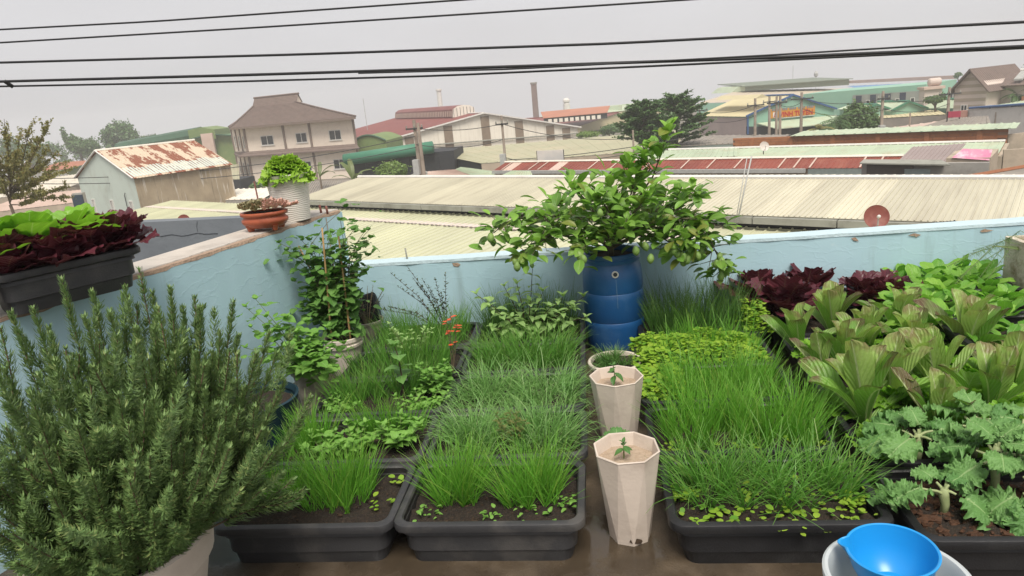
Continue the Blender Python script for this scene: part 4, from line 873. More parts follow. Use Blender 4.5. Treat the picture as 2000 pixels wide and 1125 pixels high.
# big dark tree in the middle: rising sprays round two leaders
def spray_tree(name, lab, base, leaders, m, size, seed, wob=.5, nleaf=20, per=9):
    """leaders: (px_top, py_top, py_low, halfwidth px, y); sprays rise outward from each leader, fine leaves along them"""
    rg = random.Random(seed); rs = np.random.RandomState(seed); b0 = Vector(base); e = empty(name, b0, 0, lab, 'tree'); tm = MB(); Q = []
    for (pxt, pyt, pyl, hw_, y_) in leaders:
        top = Y(pxt, pyt, y_)-b0; low = Y(pxt, pyl, y_)-b0; k_ = y_/1350; tm.tube([(0, 0, 0), low, top], [.22, .15, .03], 6)
        nb = 95
        for i in range(nb):
            f = (i+rg.random())/nb; st = low.lerp(top, f*.96); a = rg.random()*6.28; wd_ = hw_*k_*(math.sin(PI*min(1, (1-f)*.62+.05))**.8)*rg.uniform(.55, 1.1); en = st+Vector((math.cos(a)*wd_, math.sin(a)*wd_*.8, wd_*rg.uniform(.05, .45)))
            tm.tube([st, st.lerp(en, .5)-Vector((0, 0, .05*wd_)), en], [.035, .02, .008], 3, False)
            for q in range(per):
                g = rg.uniform(.25, 1.03); c0 = st.lerp(en, g)-Vector((0, 0, .2*wd_*g*(1-g))); dr = (en-st).normalized()+Vector((rg.uniform(-wob, wob), rg.uniform(-wob, wob), rg.uniform(-.1, .3))); m_ = nleaf
                c = np.array(c0)+np.outer(rs.uniform(-.1, .55, m_), np.array(dr))*min(1, wd_)+rs.normal(0, .10, (m_, 3))*np.array([1, 1, .45]); nrm = rs.normal(0, .5, (m_, 3)); nrm[:, 2] += 1; nrm /= np.linalg.norm(nrm, axis=1)[:, None]
                t1 = np.array(dr)[None]+rs.normal(0, .6, (m_, 3)); t1 -= nrm*(t1*nrm).sum(1)[:, None]; t1 /= np.linalg.norm(t1, axis=1)[:, None]; t2 = np.cross(nrm, t1); s = size*rs.uniform(.6, 1.3, m_)[:, None]; Q.append(np.stack([c-t1*s*.5, c+t2*s*.22, c+t1*s*.5, c-t2*s*.22], 1))
    tm.build('trunk', MT['bark'], e, True); Q = np.concatenate(Q)
    link('crown', np_mesh('crown', Q.reshape(-1, 3), np.arange(len(Q)*4).reshape(-1, 4), np.tile(np.array([[.5, 0], [0, .5], [.5, 1], [1, .5]]), (len(Q), 1)), m, False), e); return e
spray_tree('dark_tiered_tree', 'big dark green tree with layered sprays standing behind the lime tree', gz(1290, 66), [(1322, 184, 284, 62, 66), (1256, 198, 282, 44, 63)], MT['tw_dark'], .34, 3)
tree('round_tree', 'round bushy green tree beside the sign hall', gz(1675, 72), cl((1680, 232, 72, 30), (1670, 218, 72, 18), (1655, 238, 71, 18), (1700, 242, 71, 20), (1640, 248, 72, 14), (1712, 250, 72, 10)), 6000, .36, MT['tw_mid'], 4)
tree('round_bush', 'bright green round bush in front of the black shed', gz(764, 62), cl((764, 330, 62, (34, 16)), (750, 336, 61, 16), (782, 335, 62, 15), (764, 345, 61, 24)), 5000, .26, MT['tw_lite'], 5)
tree('far_round_tree', 'dark rounded tree rising above the green warehouse at left', gz(232, 175), cl((232, 256, 175, (32, 22)), (215, 268, 175, 20), (250, 268, 175, 22), (225, 285, 175, 24)), 5000, .75, MT['tw_dark'], 6, .5, 'trees beyond the warehouse')
tree('far_bushy_tree', 'mid green bushy tree left of the dark rounded tree on the skyline', gz(160, 160), cl((160, 285, 160, (36, 18)), (140, 275, 160, 14), (180, 290, 160, 20), (125, 265, 160, (6, 20))), 4500, .6, MT['tw_mid'], 7, .4, 'trees beyond the warehouse')
tree('far_bushy_tree', 'hazy tree line behind the feathery tree at far left', gz(70, 170), cl((60, 295, 170, (40, 20)), (100, 292, 172, (26, 16)), (20, 290, 170, 30), (-30, 292, 170, 30)), 5000, .65, MT['tw_dark'], 8, .4, 'trees beyond the warehouse')
tree('far_bushy_tree', 'low green treetop just above the dark green roof monitor', gz(285, 180), cl((285, 275, 180, (22, 12)), (300, 270, 180, 9)), 1500, .6, MT['tw_mid'], 9, .4, 'trees beyond the warehouse')
tree('far_bushy_tree', 'dark green bush left of the tiered tree under the red roof', gz(1195, 120), cl((1195, 252, 120, (20, 10)), (1180, 256, 120, 9)), 1800, .4, MT['tw_dark'], 10)
tree('hedge_bush', 'low bright green bush before the pink grey hall wall', gz(1150, 100), cl((1150, 262, 100, (24, 6)), (1135, 264, 100, (10, 5))), 1200, .32, MT['tw_lite'], 11)
tree('palm_like_tree', 'dark leafy tree at the far right edge behind striped house', gz(1990, 95), cl((1990, 165, 95, 18), (2008, 150, 95, 20), (1975, 180, 95, 14), (2010, 180, 95, 20)), 2600, .4, MT['tw_dark'], 12)
tree('far_bushy_tree', 'tiny hazy tree left of the striped gable', gz(1871, 170), cl((1871, 145, 170, (6, 4)), (1868, 149, 170, 4)), 300, .5, MT['tw_dark'], 13)
tree('creeper_bush', 'creeper growing on the pink annex left of striped house', gz(1826, 93), cl((1826, 194, 93, (18, 8)), (1840, 188, 93, 7), (1812, 196, 93, 6)), 1300, .28, MT['tw_mid'], 14)
tree('hedge_bush', 'green bush at the foot of cream house left side', gz(487, 85), cl((470, 365, 85, (16, 5)), (500, 365, 83, (14, 10))), 1500, .3, MT['tw_mid'], 15)
w_ = []
for i in range(46): w_.append((rt.uniform(-80, 345), rt.uniform(296, 325), rt.uniform(190, 225), (rt.uniform(10, 22), rt.uniform(8, 14))))
e_ = tree('tree_belt', 'hazy belt of far trees along the left horizon', gz(120, 205), cl(*w_), 9000, .8, MT['tw_mid'], 44, .3)
# feathery tree at far left: rising sprays of tiny leaves
b0 = Vector(gz(20, 26)); e = empty('feathery_tree', b0, 0, 'sparse feathery tree with tiny olive leaves at far left', 'tree')
tm = MB(); root = Y(20, 400, 26)-b0; tm.tube([(0, 0, 0), root*.6, root], [.12, .09, .06], 7); Q = []
rs = np.random.RandomState(11); rt = random.Random(7)
tips = [(95, 238), (60, 245), (40, 262), (8, 232), (-30, 240), (75, 275), (92, 290), (120, 318), (140, 330), (110, 300), (60, 300), (30, 300), (-10, 300), (130, 365), (125, 385), (80, 330), (50, 335), (100, 345), (90, 375), (20, 330), (0, 355), (55, 365), (-40, 330), (-30, 370), (65, 390), (35, 380), (-60, 280), (15, 270)]
for i, (px, py) in enumerate(tips):
    st = root.lerp(Y(18, 345, 26)-b0, rt.random()); en = Y(px, py, 26+rt.uniform(-1.6, 1.6))-b0; md = st.lerp(en, .5)+Vector((0, 0, -.12))
    pts = [st.lerp(md, k/3) for k in range(3)]+[md.lerp(en, k/4) for k in range(5)]; tm.tube(pts, [.032-.0035*k for k in range(8)], 4, False)
    for k in range(26):
        f = rt.uniform(.3, 1); p = st.lerp(md, f*2) if f < .5 else md.lerp(en, f*2-1)
        d2 = ((en-st).normalized()+Vector((rt.uniform(-.8, .8), rt.uniform(-.8, .8), rt.uniform(-.1, .4)))).normalized(); q = p+d2*rt.uniform(.15, .42); tm.tube([p, q], [.007, .004], 3, False)
        m_ = 26; c = np.array(p)+np.outer(rs.uniform(.15, 1.1, m_), np.array(q-p))+rs.normal(0, .035, (m_, 3)); t1 = rs.normal(size=(m_, 3)); t1 /= np.linalg.norm(t1, axis=1)[:, None]; t2 = np.cross(t1, rs.normal(size=(m_, 3))); t2 /= np.linalg.norm(t2, axis=1)[:, None]
        s = rs.uniform(.05, .095, m_)[:, None]; Q.append(np.stack([c-t1*s*.6, c+t2*s*.35, c+t1*s*.6, c-t2*s*.35], 1))
tm.build('trunk', MT['bark'], e, True); Q = np.concatenate(Q)
link('crown', np_mesh('crown', Q.reshape(-1, 3), np.arange(len(Q)*4).reshape(-1, 4), np.tile(np.array([[.5, 0], [0, .5], [.5, 1], [1, .5]]), (len(Q), 1)), MT['tw_olive'], False), e)
# banana plants and palms
def frond_plant(name, lab, base, top, fr, m, cat, leafkw, seed=0, trunk=.12):
    e = empty(name, base, 0, lab, cat); b = Vector(base); t_ = Vector(top)-b; rt = random.Random(seed)
    MB().tube([(0, 0, 0), t_*.5, t_], [trunk, trunk*.8, trunk*.6], 7).build('stem', MT['bark'], e, True)
    me = [leafmesh('frond', m, seed=k, **leafkw) for k in range(3)]
    for i, (az, el, s) in enumerate(fr): link('frond', me[i % 3], e, LM(t_, az, el, rt.uniform(-.4, .4), s))
    return e
MT['banana'] = leafmat('banana_leaf', (.10, .14, .045), (.13, .16, .06), vein=(.2, .22, .1), trans=.25)
kw = dict(Ln=2.4, Wd=.55, shape='strap', nu=2, nv=8, fold=.25, curl=1.3, ruf=.05)
c = Y(690, 354, 58); frond_plant('banana_plant', 'torn banana plant beside the white pot before cream house', (c.x, c.y, ZG), c, [(R(160), R(75), 1), (R(100), R(85), 1), (R(20), R(50), .9), (R(0), R(25), 1.0), (R(200), R(45), .8), (R(-40), R(50), .8)], MT['banana'], 'plant', kw, 1)
c = Y(625, 345, 60); frond_plant('banana_plant', 'dull banana plant right behind the white pot', (c.x, c.y, ZG), c, [(R(170), R(65), .8), (R(90), R(70), .8), (R(40), R(50), .9), (R(-10), R(35), .8)], MT['banana'], 'plant', kw, 2)
def palm(lab, c, n, Ln, seed, nameg='palm_tree'):
    e = empty(nameg, (c.x, c.y, ZG), 0, lab, 'palm'); t_ = Vector((0, 0, c.z-ZG)); rt = random.Random(seed)
    MB().tube([(0, 0, 0), t_*.5+Vector((.1, 0, 0)), t_], [.2, .16, .13], 8).build('trunk', MT['bark'], e, True)
    V = []; F = []; UV = []; k = 0
    for i in range(n):
        az = 2*PI*i/n+rt.uniform(-.2, .2); el = rt.uniform(-.1, 1.2); pts = []; p = t_.copy(); th = el
        for j in range(12):
            pts.append(p.copy()); p = p+Vector((math.cos(az)*math.cos(th), math.sin(az)*math.cos(th), math.sin(th)))*Ln/12; th -= .14
        for j in range(1, 12):
            for sd_ in (-1, 1):
                a = pts[j]; d_ = (pts[min(j+1, 11)]-pts[j-1]).normalized(); s_ = Vector((-math.sin(az), math.cos(az), 0))*sd_; q = a+(s_*.8+d_*.6+Vector((0, 0, -.35)))*Ln*.24*math.sin(PI*min(.95, j/12+.1)); w_ = d_*.06
                V += [tuple(a-w_), tuple(a+w_), tuple(q+w_*.4), tuple(q-w_*.4)]; F.append((k, k+1, k+2, k+3)); UV += [(.5, 0), (.5, .1), (.5, 1), (.5, .9)]; k += 4
    link('crown', np_mesh('crown', V, F, UV, MT['tw_olive' if seed % 2 else 'tw_dark'], False), e)
palm('coconut palm with drooping grey green fronds left of the round tree', Y(1632, 240, 70), 16, 2.3, 2)
palm('smaller yellowish palm in front of the sign hall opening', Y(1600, 254, 68), 12, 1.7, 3)
palm('palm fronds at the right edge below the dark tree', Y(1985, 186, 82), 14, 1.9, 2)

# ---- utility poles with crossarms and lines
POLE = {}
def pole(key, lab, px, pyt, y_, w_=.16, arm=1.6, transf=False, pb=None):
    t_ = Y(px, pyt, y_); e = empty('utility_pole', (t_.x, t_.y, ZG), 0, lab, 'pole', 'utility poles'); h = t_.z-ZG; w = w_*.8
    MB().loft([rrect(w*1.15, w*1.15, .03, 0, 1), rrect(w*.8, w*.8, .03, h, 1)], True, True).build('shaft', MT['conc'], e)
    if arm:
        MB().box(-arm/2, arm/2, -w-.08, -w-.005, h-.7, h-.58).build('crossarm', MT['thin_wire'], e)
        for k in (-1, 0, 1): MB().lathe([(.05, 0), (.07, .05), (.04, .1), (.06, .15), (.02, .2)], 8, (k*arm*.45, -w-.04, h-.575), cap1=True).build('insulator', MT['gutter'], e)
    if transf: MB().box(-.35, .1, -w-.55, -w-.02, h-4.0, h-2.9).build('meter_box', MT['steel'], e)
    POLE[key] = t_; return e
pole('a', 'pair pole with grey meter box in front of black shed', 808, 234, 52, .17, 1.3, True)
pole('a2', 'leaning second shaft beside the meter box pole', 816, 240, 51.3, .15, 0)
pole('b', 'concrete pole with transformer bracket before the white gable front', 979, 226, 55, .13, 1.0, True)
pole('c', 'short pole at the foot of the dark tiered tree', 1236, 254, 56, .1, 0)
pole('d', 'slim pole right of the dark tree beside pink grey wall', 1366, 205, 85, .14, 1.8)
pole('e', 'leftmost pole of the cluster before the sign hall', 1475, 192, 70, .15, 1.6)
pole('f', 'pole behind the left part of the sign board', 1503, 188, 88, .17, 1.6)
pole('g', 'pole crossing the logo of the sign board', 1517, 188, 75, .15, 2.0)
pole('h', 'plain pole just right of the sign board logo', 1524, 187, 72, .16, 1.2)
pole('i', 'tall pole crossing the right part of the sign board', 1566, 180, 74, .16, 2.2)
pole('j', 'pole right of the round green tree', 1725, 178, 66, .15, 1.0, True)
pole('k', 'dark leaning pole behind the crimson board', 1855, 170, 72, .15, 2.0)
pole('l', 'thin post on white building at far right', 1945, 219, 72, .06, 0)
pole('m', 'thin dark post above the rusty sheds at right', 1778, 220, 70, .09, 0)
def sagline(a, b, sag, r, m, name, lab, n=14):
    a, b = Vector(a), Vector(b); o = a.copy(); pts = [a.lerp(b, k/n)-Vector((0, 0, 4*sag*(k/n)*(1-k/n)))-o for k in range(n+1)]
    ob = MB().tube(pts, r, 5).build(name, m, None, True, Matrix.Translation(o)); return tag(ob, lab, 'cable', 'street cables')
LR = Vector((0, -.15, 0))
for i, (ka, kb, dz, sg_) in enumerate((('a', 'b', -.6, .3), ('a', 'b', -1.8, .4), ('b', 'c', -.6, .5), ('b', 'c', -3.2, .4), ('d', 'e', -.6, .5), ('d', 'e', -1.6, .5), ('e', 'h', -.7, .2), ('h', 'i', -.9, .3), ('i', 'j', -.6, .5), ('i', 'j', -1.6, .6), ('j', 'k', -.6, .5), ('j', 'k', -1.5, .5))):
    nm = {'a': 'meter box pole', 'b': 'transformer pole', 'c': 'short pole', 'd': 'slim pole', 'e': 'sign hall pole', 'h': 'plain pole', 'i': 'tall pole', 'j': 'pole by round tree', 'k': 'leaning pole'}
    sagline(POLE[ka]+Vector((0, -.2, dz)), POLE[kb]+Vector((0, -.2, dz)), sg_, .028, MT['thin_wire'], 'street_cable', ('upper' if dz > -1 else 'lower')+' thin cable from '+nm[ka]+' to '+nm[kb])
for dz, w_ in ((-1.2, 'upper'), (-2.0, 'lower')):
    sagline(POLE['a']+Vector((0, -.2, dz)), Y(0, 352, 44)+Vector((0, 0, dz*.4+.6)), .9, .028, MT['thin_wire'], 'street_cable', w_+' thin cable crossing the front of the cream house')
for dz, w_ in ((-3.4, 'topmost'), (-4.0, 'middle'), (-4.5, 'lowest')):
    sagline(POLE['b']+Vector((0, -.2, dz)), Y(1330, 270+10*(-dz-3.4)*2, 56), .25, .03, MT['thin_wire'], 'street_cable', w_+' of the cables sagging over the olive roof')
for k, (px, pt, pb, y_) in enumerate(((709, 192, 250, 150), (1549, 128, 175, 190), (1594, 140, 172, 180))):
    t_ = Y(px, pt, y_); e = empty('antenna_mast', (t_.x, t_.y, ZG), 0, ['thin antenna mast above the right eave of cream house', 'thin needle mast on the far right skyline', 'lamp topped mast on the far right skyline'][k], 'mast', 'far masts')
    MB().tube([(0, 0, 0), (0, 0, t_.z-ZG)], .07, 4).build('shaft', MT['steel'], e)
    if k == 2: MB().lathe([(.1, 0), (.45, .2), (.5, .8), (.2, 1.3)], 8, (0, 0, t_.z-ZG-1.2), cap1=True).build('lamp_head', MT['steel'], e)
# guy-wired antenna pole over the cream roof
t_ = Y(1468, 305, 19.5); b_ = Y(1441, 430, 19.0)
tag(MB().tube([(0, 0, 0), t_-b_], .02, 6).build('antenna_pole', MT['steel'], None, True, Matrix.Translation(b_)), 'thin leaning steel pole rising from the cream roof gutter', 'pole')
t2 = Y(1459, 308, 19.6); b2 = Y(1437, 432, 19.1)
tag(MB().tube([(0, 0, 0), t2-b2], .012, 5).build('antenna_pole', MT['steel'], None, True, Matrix.Translation(b2)), 'thinner rod beside the leaning steel pole on the cream roof', 'pole')
c = Y(1862, 432, 13.6); e = empty('tv_antenna', c-Vector((0, 0, .3)), 0, 'small aerial with short rods just above the blue wall at right', 'antenna')
MB().tube([(0, 0, 0), (.02, 0, .32)], .012, 5).build('mast', MT['thin_wire'], e); MB().tube([(-.35, 0, .3), (.05, 0, .3)], .007, 4).build('boom', MT['thin_wire'], e)
for k in range(7): MB().tube([(-.33+k*.06, -.09+.005*k, .3), (-.33+k*.06, .09-.005*k, .3)], .005, 4).build('rod', MT['thin_wire'], e)
# ---- overhead cables close to the terrace
def cable(lab, pts, r, yl=7.0, yr=6.4):
    ps = []
    (xa, ya), (xb, yb) = pts[0], pts[-1]
    import bisect
    for k in range(25):
        f = k/24; px = xa+(xb-xa)*f; i = max(0, min(len(pts)-2, [j for j in range(len(pts)) if pts[j][0] <= px+1e-6][-1])); t_ = (px-pts[i][0])/(pts[i+1][0]-pts[i][0]); py = pts[i][1]*(1-t_)+pts[i+1][1]*t_
        fx_ = (px+60)/2120; ps.append(Y(px, py, yl+(yr-yl)*fx_))
    o = ps[0]; ob = MB().tube([p-o for p in ps], r, 7).build('overhead_cable', MT['wire'], None, True, Matrix.Translation(o)); tag(ob, lab, 'cable', 'overhead cables')
cable('topmost black overhead cable, leaving the picture above its middle', [(-60, 61), (300, 42), (930, -2), (1500, -45)], .009)
cable('second black overhead cable from the top', [(-60, 87), (500, 54), (1000, 22), (1350, -1), (1700, -24)], .009)
cable('third black overhead cable from the top, alone across the sky', [(-60, 124), (600, 106), (1200, 85), (2060, 40)], .012)
cable('thick black overhead cable above the chimney', [(-60, 161), (500, 146), (1000, 130), (1500, 113), (2060, 88)], .014)
cable('thin black cable splitting up from the thick cable on the right', [(700, 143), (1000, 135), (1500, 108), (2060, 74)], .008, 7.05, 6.2)
cable('lowest thin black overhead cable', [(-60, 170), (400, 161), (860, 148), (1300, 128), (2060, 91)], .010, 7.1, 6.5)
tag(MB().tube([(0, 0, 0), Y(26, 170, 7.05)-Y(8, 158, 7.0)], .02, 6).build('cable_clamp', MT['wire'], None, True, Matrix.Translation(Y(8, 158, 7.0))), 'short black clamp joining two cables at the left edge', 'clamp')

# ================================================================ the terrace
def blue_mat():
    m, t, b, o = nodes('pale_blue_plaster'); q = pos(t)
    c = mixc(t, ramp(t, noise(t, q, 1.6, 5), .3, .7), (.40, .57, .64), (.36, .53, .60))
    c = mixc(t, math_(t, 'MULTIPLY', ramp(t, noise(t, pos(t, (3, 3, .7)), 2.2, 6, .65), .55, .75), .35), c, (.38, .50, .54))
    c = mixc(t, math_(t, 'MULTIPLY', ramp(t, noise(t, pos(t, (5, 5, .45)), 1.9, 6, .65), .56, .74), .5), c, (.22, .30, .31))
    c = mixc(t, math_(t, 'MULTIPLY', ramp(t, noise(t, q, 11, 6, .7), .62, .70), .45), c, (.50, .62, .66))
    L(t, c, b.inputs['Base Color']); b.inputs['Roughness'].default_value = .75
    wv = noise(t, pos(t, (1, 1, 2.4)), 5, 3, .5); rid = math_(t, 'ABSOLUTE', math_(t, 'SUBTRACT', wv, .5))
    h = math_(t, 'ADD', math_(t, 'MULTIPLY', ramp(t, rid, 0., .03), -.35), math_(t, 'ADD', noise(t, q, 4, 4), math_(t, 'MULTIPLY', noise(t, q, 90, 3), .15)))
    bn = N(t, 'ShaderNodeBump'); bn.inputs['Strength'].default_value = .10; bn.inputs['Distance'].default_value = .015; L(t, h, bn.inputs['Height']); L(t, bn.outputs[0], b.inputs['Normal']); return m
MT['blue'] = blue_mat()
MT['cap'] = mat('weathered_cement_cap', (.50, .45, .40), (.40, .37, .34), 3, .9, .5, 30, stain=(.27, .24, .21), stain_amt=.5, stain_scale=5)
MT['cap_white'] = mat('whitewashed_cap', (.46, .57, .61), (.42, .53, .58), 4, .9, .4, 30)
MT['chip'] = mat('bare_mortar', (.36, .26, .19), (.29, .21, .16), 14, .95, .6, 60)
MT['slate'] = mat('slate_grey_paint', (.17, .185, .205), (.145, .16, .18), 1.4, .75, .25, 12, stain=(.11, .12, .135), stain_amt=.5)
def floor_mat():
    m, t, b, o = nodes('wet_cement_floor'); q = pos(t)
    wet = ramp(t, noise(t, q, 2.6, 5, .6), .42, .56)
    c = mixc(t, ramp(t, noise(t, q, 7, 6), .3, .7), (.10, .074, .048), (.055, .041, .028))
    c = mixc(t, math_(t, 'MULTIPLY', wet, .5), (.06, .045, .03), c) if 0 else mixc(t, math_(t, 'MULTIPLY', math_(t, 'SUBTRACT', 1., wet), .55), c, (.03, .023, .016))
    L(t, c, b.inputs['Base Color']); L(t, math_(t, 'ADD', math_(t, 'MULTIPLY', wet, .5), .09), b.inputs['Roughness'])
    bn = N(t, 'ShaderNodeBump'); bn.inputs['Distance'].default_value = .006; L(t, math_(t, 'MULTIPLY', wet, .5), bn.inputs['Strength']); L(t, noise(t, q, 120, 4), bn.inputs['Height']); L(t, bn.outputs[0], b.inputs['Normal']); return m
fl = MB(); fl.add([(-2.9, -2.5, 0), (5, -2.5, 0), (5, 4.4, 0), (-1.7, 4.4, 0), (-2.9, 0.2, 0)][:3]+[(-2.9, 4.4, 0)], [(0, 1, 2, 3)])
tag(fl.build('terrace_floor', floor_mat()), kind='structure')
tag(MB().box(-2.95, 5, -2.5, 4.42, ZG, -.01).build('terrace_building_body', MT['grey_wall']), kind='structure')
# back wall
e = empty('back_parapet', (0, 4.36, 0), 0, 'low pale blue plastered parapet along the back of the terrace', 'wall')
rw = random.Random(3)
nseg = 60; V = []; F = []
for k in range(nseg+1):
    x = -1.66+6.6*k/nseg; w_ = rw.uniform(-.0025, .0025)
    V += [(x, w_, -.3), (x, w_+rw.uniform(-.002, .002), .2), (x, w_, .535+rw.uniform(-.003, .003)), (x, .11, .535), (x, .11, -.3)]
for k in range(nseg):
    for j in range(4): a = 5*k+j; F.append((a, a+5, a+6, a+1))
MB().add(V, F).build('plaster_face', MT['blue'], e, 'auto')
V = []; F = []
for k in range(nseg+1):
    x = -1.66+6.6*k/nseg; a, b = rw.uniform(-.004, .003), rw.uniform(0, .004)
    V += [(x, -.004+a, .536), (x, -.002+a, .553+b), (x, .12, .556+b), (x, .12, .536)]
for k in range(nseg):
    for j in range(3): a = 4*k+j; F.append((a, a+4, a+5, a+1))
MB().add(V, F).build('coping', MT['cap_white'], e, 'auto')
for x in (1.6, 1.95, 2.35, -.9): 
    V = [(x+rw.uniform(-.02, .02)+.03*math.cos(k), -.006, .515+.012*math.sin(k)*rw.uniform(.6, 1.4)) for k in range(6)]; MB().add(V, [(0, 1, 2, 3, 4, 5)]).build('plaster_chip', MT['chip'], e)
# left wall
LW0, LW1 = Vector((-1.66, 4.44, 0)), Vector((-2.56, .85, 0)); lwd = (LW1-LW0).normalized(); lwn = Vector((lwd.y, -lwd.x, 0)); lwn = lwn if lwn.x < 0 else -lwn; HL = .92
lln = (LW1-LW0).length
e = empty('left_parapet', LW0, 0, 'taller pale blue parapet with chipped cement top running along the left', 'wall')
nseg = 90; body = []; cap = []; chip = []; 
for k in range(nseg+1):
    p = lwd*(lln*k/nseg); j = rw.uniform(-.006, .006); g_ = .004+.004*math.sin(k*.9)+rw.uniform(0, .008)
    body.append([p+lwn*(j*.3)+Vector((0, 0, -.3)), p+lwn*(j*.3)+Vector((0, 0, HL-.012-g_)), p+lwn*.03+Vector((0, 0, HL-.01)), p+lwn*.25+Vector((0, 0, HL-.01)), p+lwn*.26+Vector((0, 0, -1.2))])
    chip.append([p+lwn*(j*.3-.001)+Vector((0, 0, HL-.011-g_)), p+lwn*(.004+j)+Vector((0, 0, HL-.004)), p+lwn*(.012+g_+j)+Vector((0, 0, HL+.001))])
    cap.append([p+lwn*(.010+g_*.9+j)+Vector((0, 0, HL-.012)), p+lwn*(.014+g_+j)+Vector((0, 0, HL+.004+rw.uniform(0, .004))), p+lwn*.15+Vector((0, 0, HL+.006+rw.uniform(-.003, .003))), p+lwn*.265+Vector((0, 0, HL+.003)), p+lwn*.265+Vector((0, 0, HL-.03))])
def strip(rows):
    n = len(rows[0]); return MB().add([p for r in rows for p in r], [(k*n+j, (k+1)*n+j, (k+1)*n+j+1, k*n+j+1) for k in range(len(rows)-1) for j in range(n-1)])
strip(body).build('plaster_face', MT['blue'], e, 'auto'); strip(chip).build('chipped_edge', MT['chip'], e, 'auto'); strip(cap).build('coping', MT['cap'], e, 'auto')
MB().ext([body[0][i] for i in range(5)], -lwd*.02).build('wall_end', MT['blue'], e)
MB().tube([lwd*.17+lwn*-.004+Vector((0, 0, z)) for z in (.5, .65, .78, .9)], .0025, 4).build('crack', MT['chip'], e)
# rusty anchor rods sticking out of the wall top
for k, (px, py) in enumerate(((628, 418), (640, 417))):
    p = Z(px, py, HL); tag(MB().tube([(0, 0, 0), (-.004, 0, .05+.01*(1-k))], .008, 6).build('rusty_stub', MT['rust_dish'], None, True, Matrix.Translation(p)), ['taller rusty rod stub behind the white pot', 'shorter rusty rod stub nearest the wall corner'][k], 'rod')
# slate grey neighbour parapet
e = empty('grey_parapet', (-3.3, 5.6, 0), 0, 'slate grey painted parapet with long crack beyond the left wall', 'wall')
a, b = Y(150, 440, 5.6), Y(505, 424, 5.6)
MB().ext([(a.x+3.3, 0, -2), (b.x+3.3, 0, -2), (b.x+3.3, 0, b.z), (a.x+3.3, 0, a.z)], (0, .14, 0)).build('wall', MT['slate'], e)
def onw(px, py): return Y(px, py, 5.597)-Vector((-3.3, 5.6, 0))
MB().tube([onw(*p) for p in ((312, 462), (335, 458), (355, 461), (368, 459), (385, 455), (400, 457), (425, 456))], .002, 4).build('crack', MT['dark'], e)
MB().tube([onw(*p) for p in ((385, 432), (384, 443), (386, 452))], .0015, 4).build('crack', MT['dark'], e)

# ---------------------------------------------------------------- trays
def black_plastic(name, c1, c2, dust):
    return mat(name, c1, c2, 9, .42, .12, 160, stain=dust, stain_amt=.55, stain_scale=5, spec=.45)
MT['tray'] = black_plastic('dusty_black_plastic', (.034, .034, .036), (.026, .026, .028), (.095, .088, .08))
MT['tray2'] = black_plastic('clean_black_plastic', (.014, .014, .016), (.011, .011, .012), (.03, .03, .03))
def soil_mat():
    m, t, b, o = nodes('potting_soil'); q = pos(t)
    c = mixc(t, ramp(t, noise(t, q, 120, 4), .35, .7), (.013, .009, .006), (.036, .023, .014))
    c = mixc(t, ramp(t, noise(t, q, 260, 2), .68, .72), c, (.13, .09, .055))
    L(t, c, b.inputs['Base Color']); b.inputs['Roughness'].default_value = .95
    bn = N(t, 'ShaderNodeBump'); bn.inputs['Strength'].default_value = .9; bn.inputs['Distance'].default_value = .012; L(t, noise(t, q, 130, 5), bn.inputs['Height']); L(t, bn.outputs[0], b.inputs['Normal']); return m
MT['soil'] = soil_mat()
MT['grit'] = mat('soil_crumbs', (.07, .045, .028), (.03, .02, .013), 80, .95)
MT['bark_chip'] = mat('bark_chip', (.085, .040, .021), (.035, .018, .011), 60, .85, rnd=.2)
HX, HY, TZ = .334, .214, .168
def tray_mesh(name, m, hx=HX, hy=HY, z=TZ, r=.05):
    rr = lambda i, zz, rad: rrect(hx+i*(.7 if zz < z-.04 else 1), hy+i*(.5 if zz < z-.04 else 1), rad, zz)
    rings = [rr(-.075, .0, r*.8), rr(-.068, .012, r), rr(-.060, .05, r), rr(-.048, .053, r), rr(-.030, z-.034, r), rr(-.010, z-.033, r), rr(-.001, z-.028, r), rr(0, z-.012, r), rr(-.003, z-.003, r), rr(-.008, z, r), rr(-.026, z, r*.85), rr(-.031, z-.006, r*.8), rr(-.036, z-.05, r*.8)]
    return MB().loft(rings).mesh(name, m, 'auto')
def soil_mesh(name, hx, hy, z, m, amp=.008, seed=0, n=22):
    rs = np.random.RandomState(seed); V = []; F = []
    for j in range(n+1):
        for i in range(n+1):
            u, v = 2*i/n-1, 2*j/n-1; x = hx*u*math.sqrt(1-.06*v*v); y = hy*v*math.sqrt(1-.06*u*u); V.append((x, y, z+rs.normal(0, amp)-(.01 if max(abs(u), abs(v)) > .95 else 0)))
    for j in range(n):
        for i in range(n): a = j*(n+1)+i; F.append((a, a+1, a+n+2, a+n+1))
    return np_mesh(name, V, F, None, m)
TM = {'a': tray_mesh('tray_shell', MT['tray']), 'b': tray_mesh('tray_shell', MT['tray2'])}
SM = [soil_mesh('soil', HX-.034, HY-.034, TZ-.038, MT['soil'], seed=s) for s in range(3)]
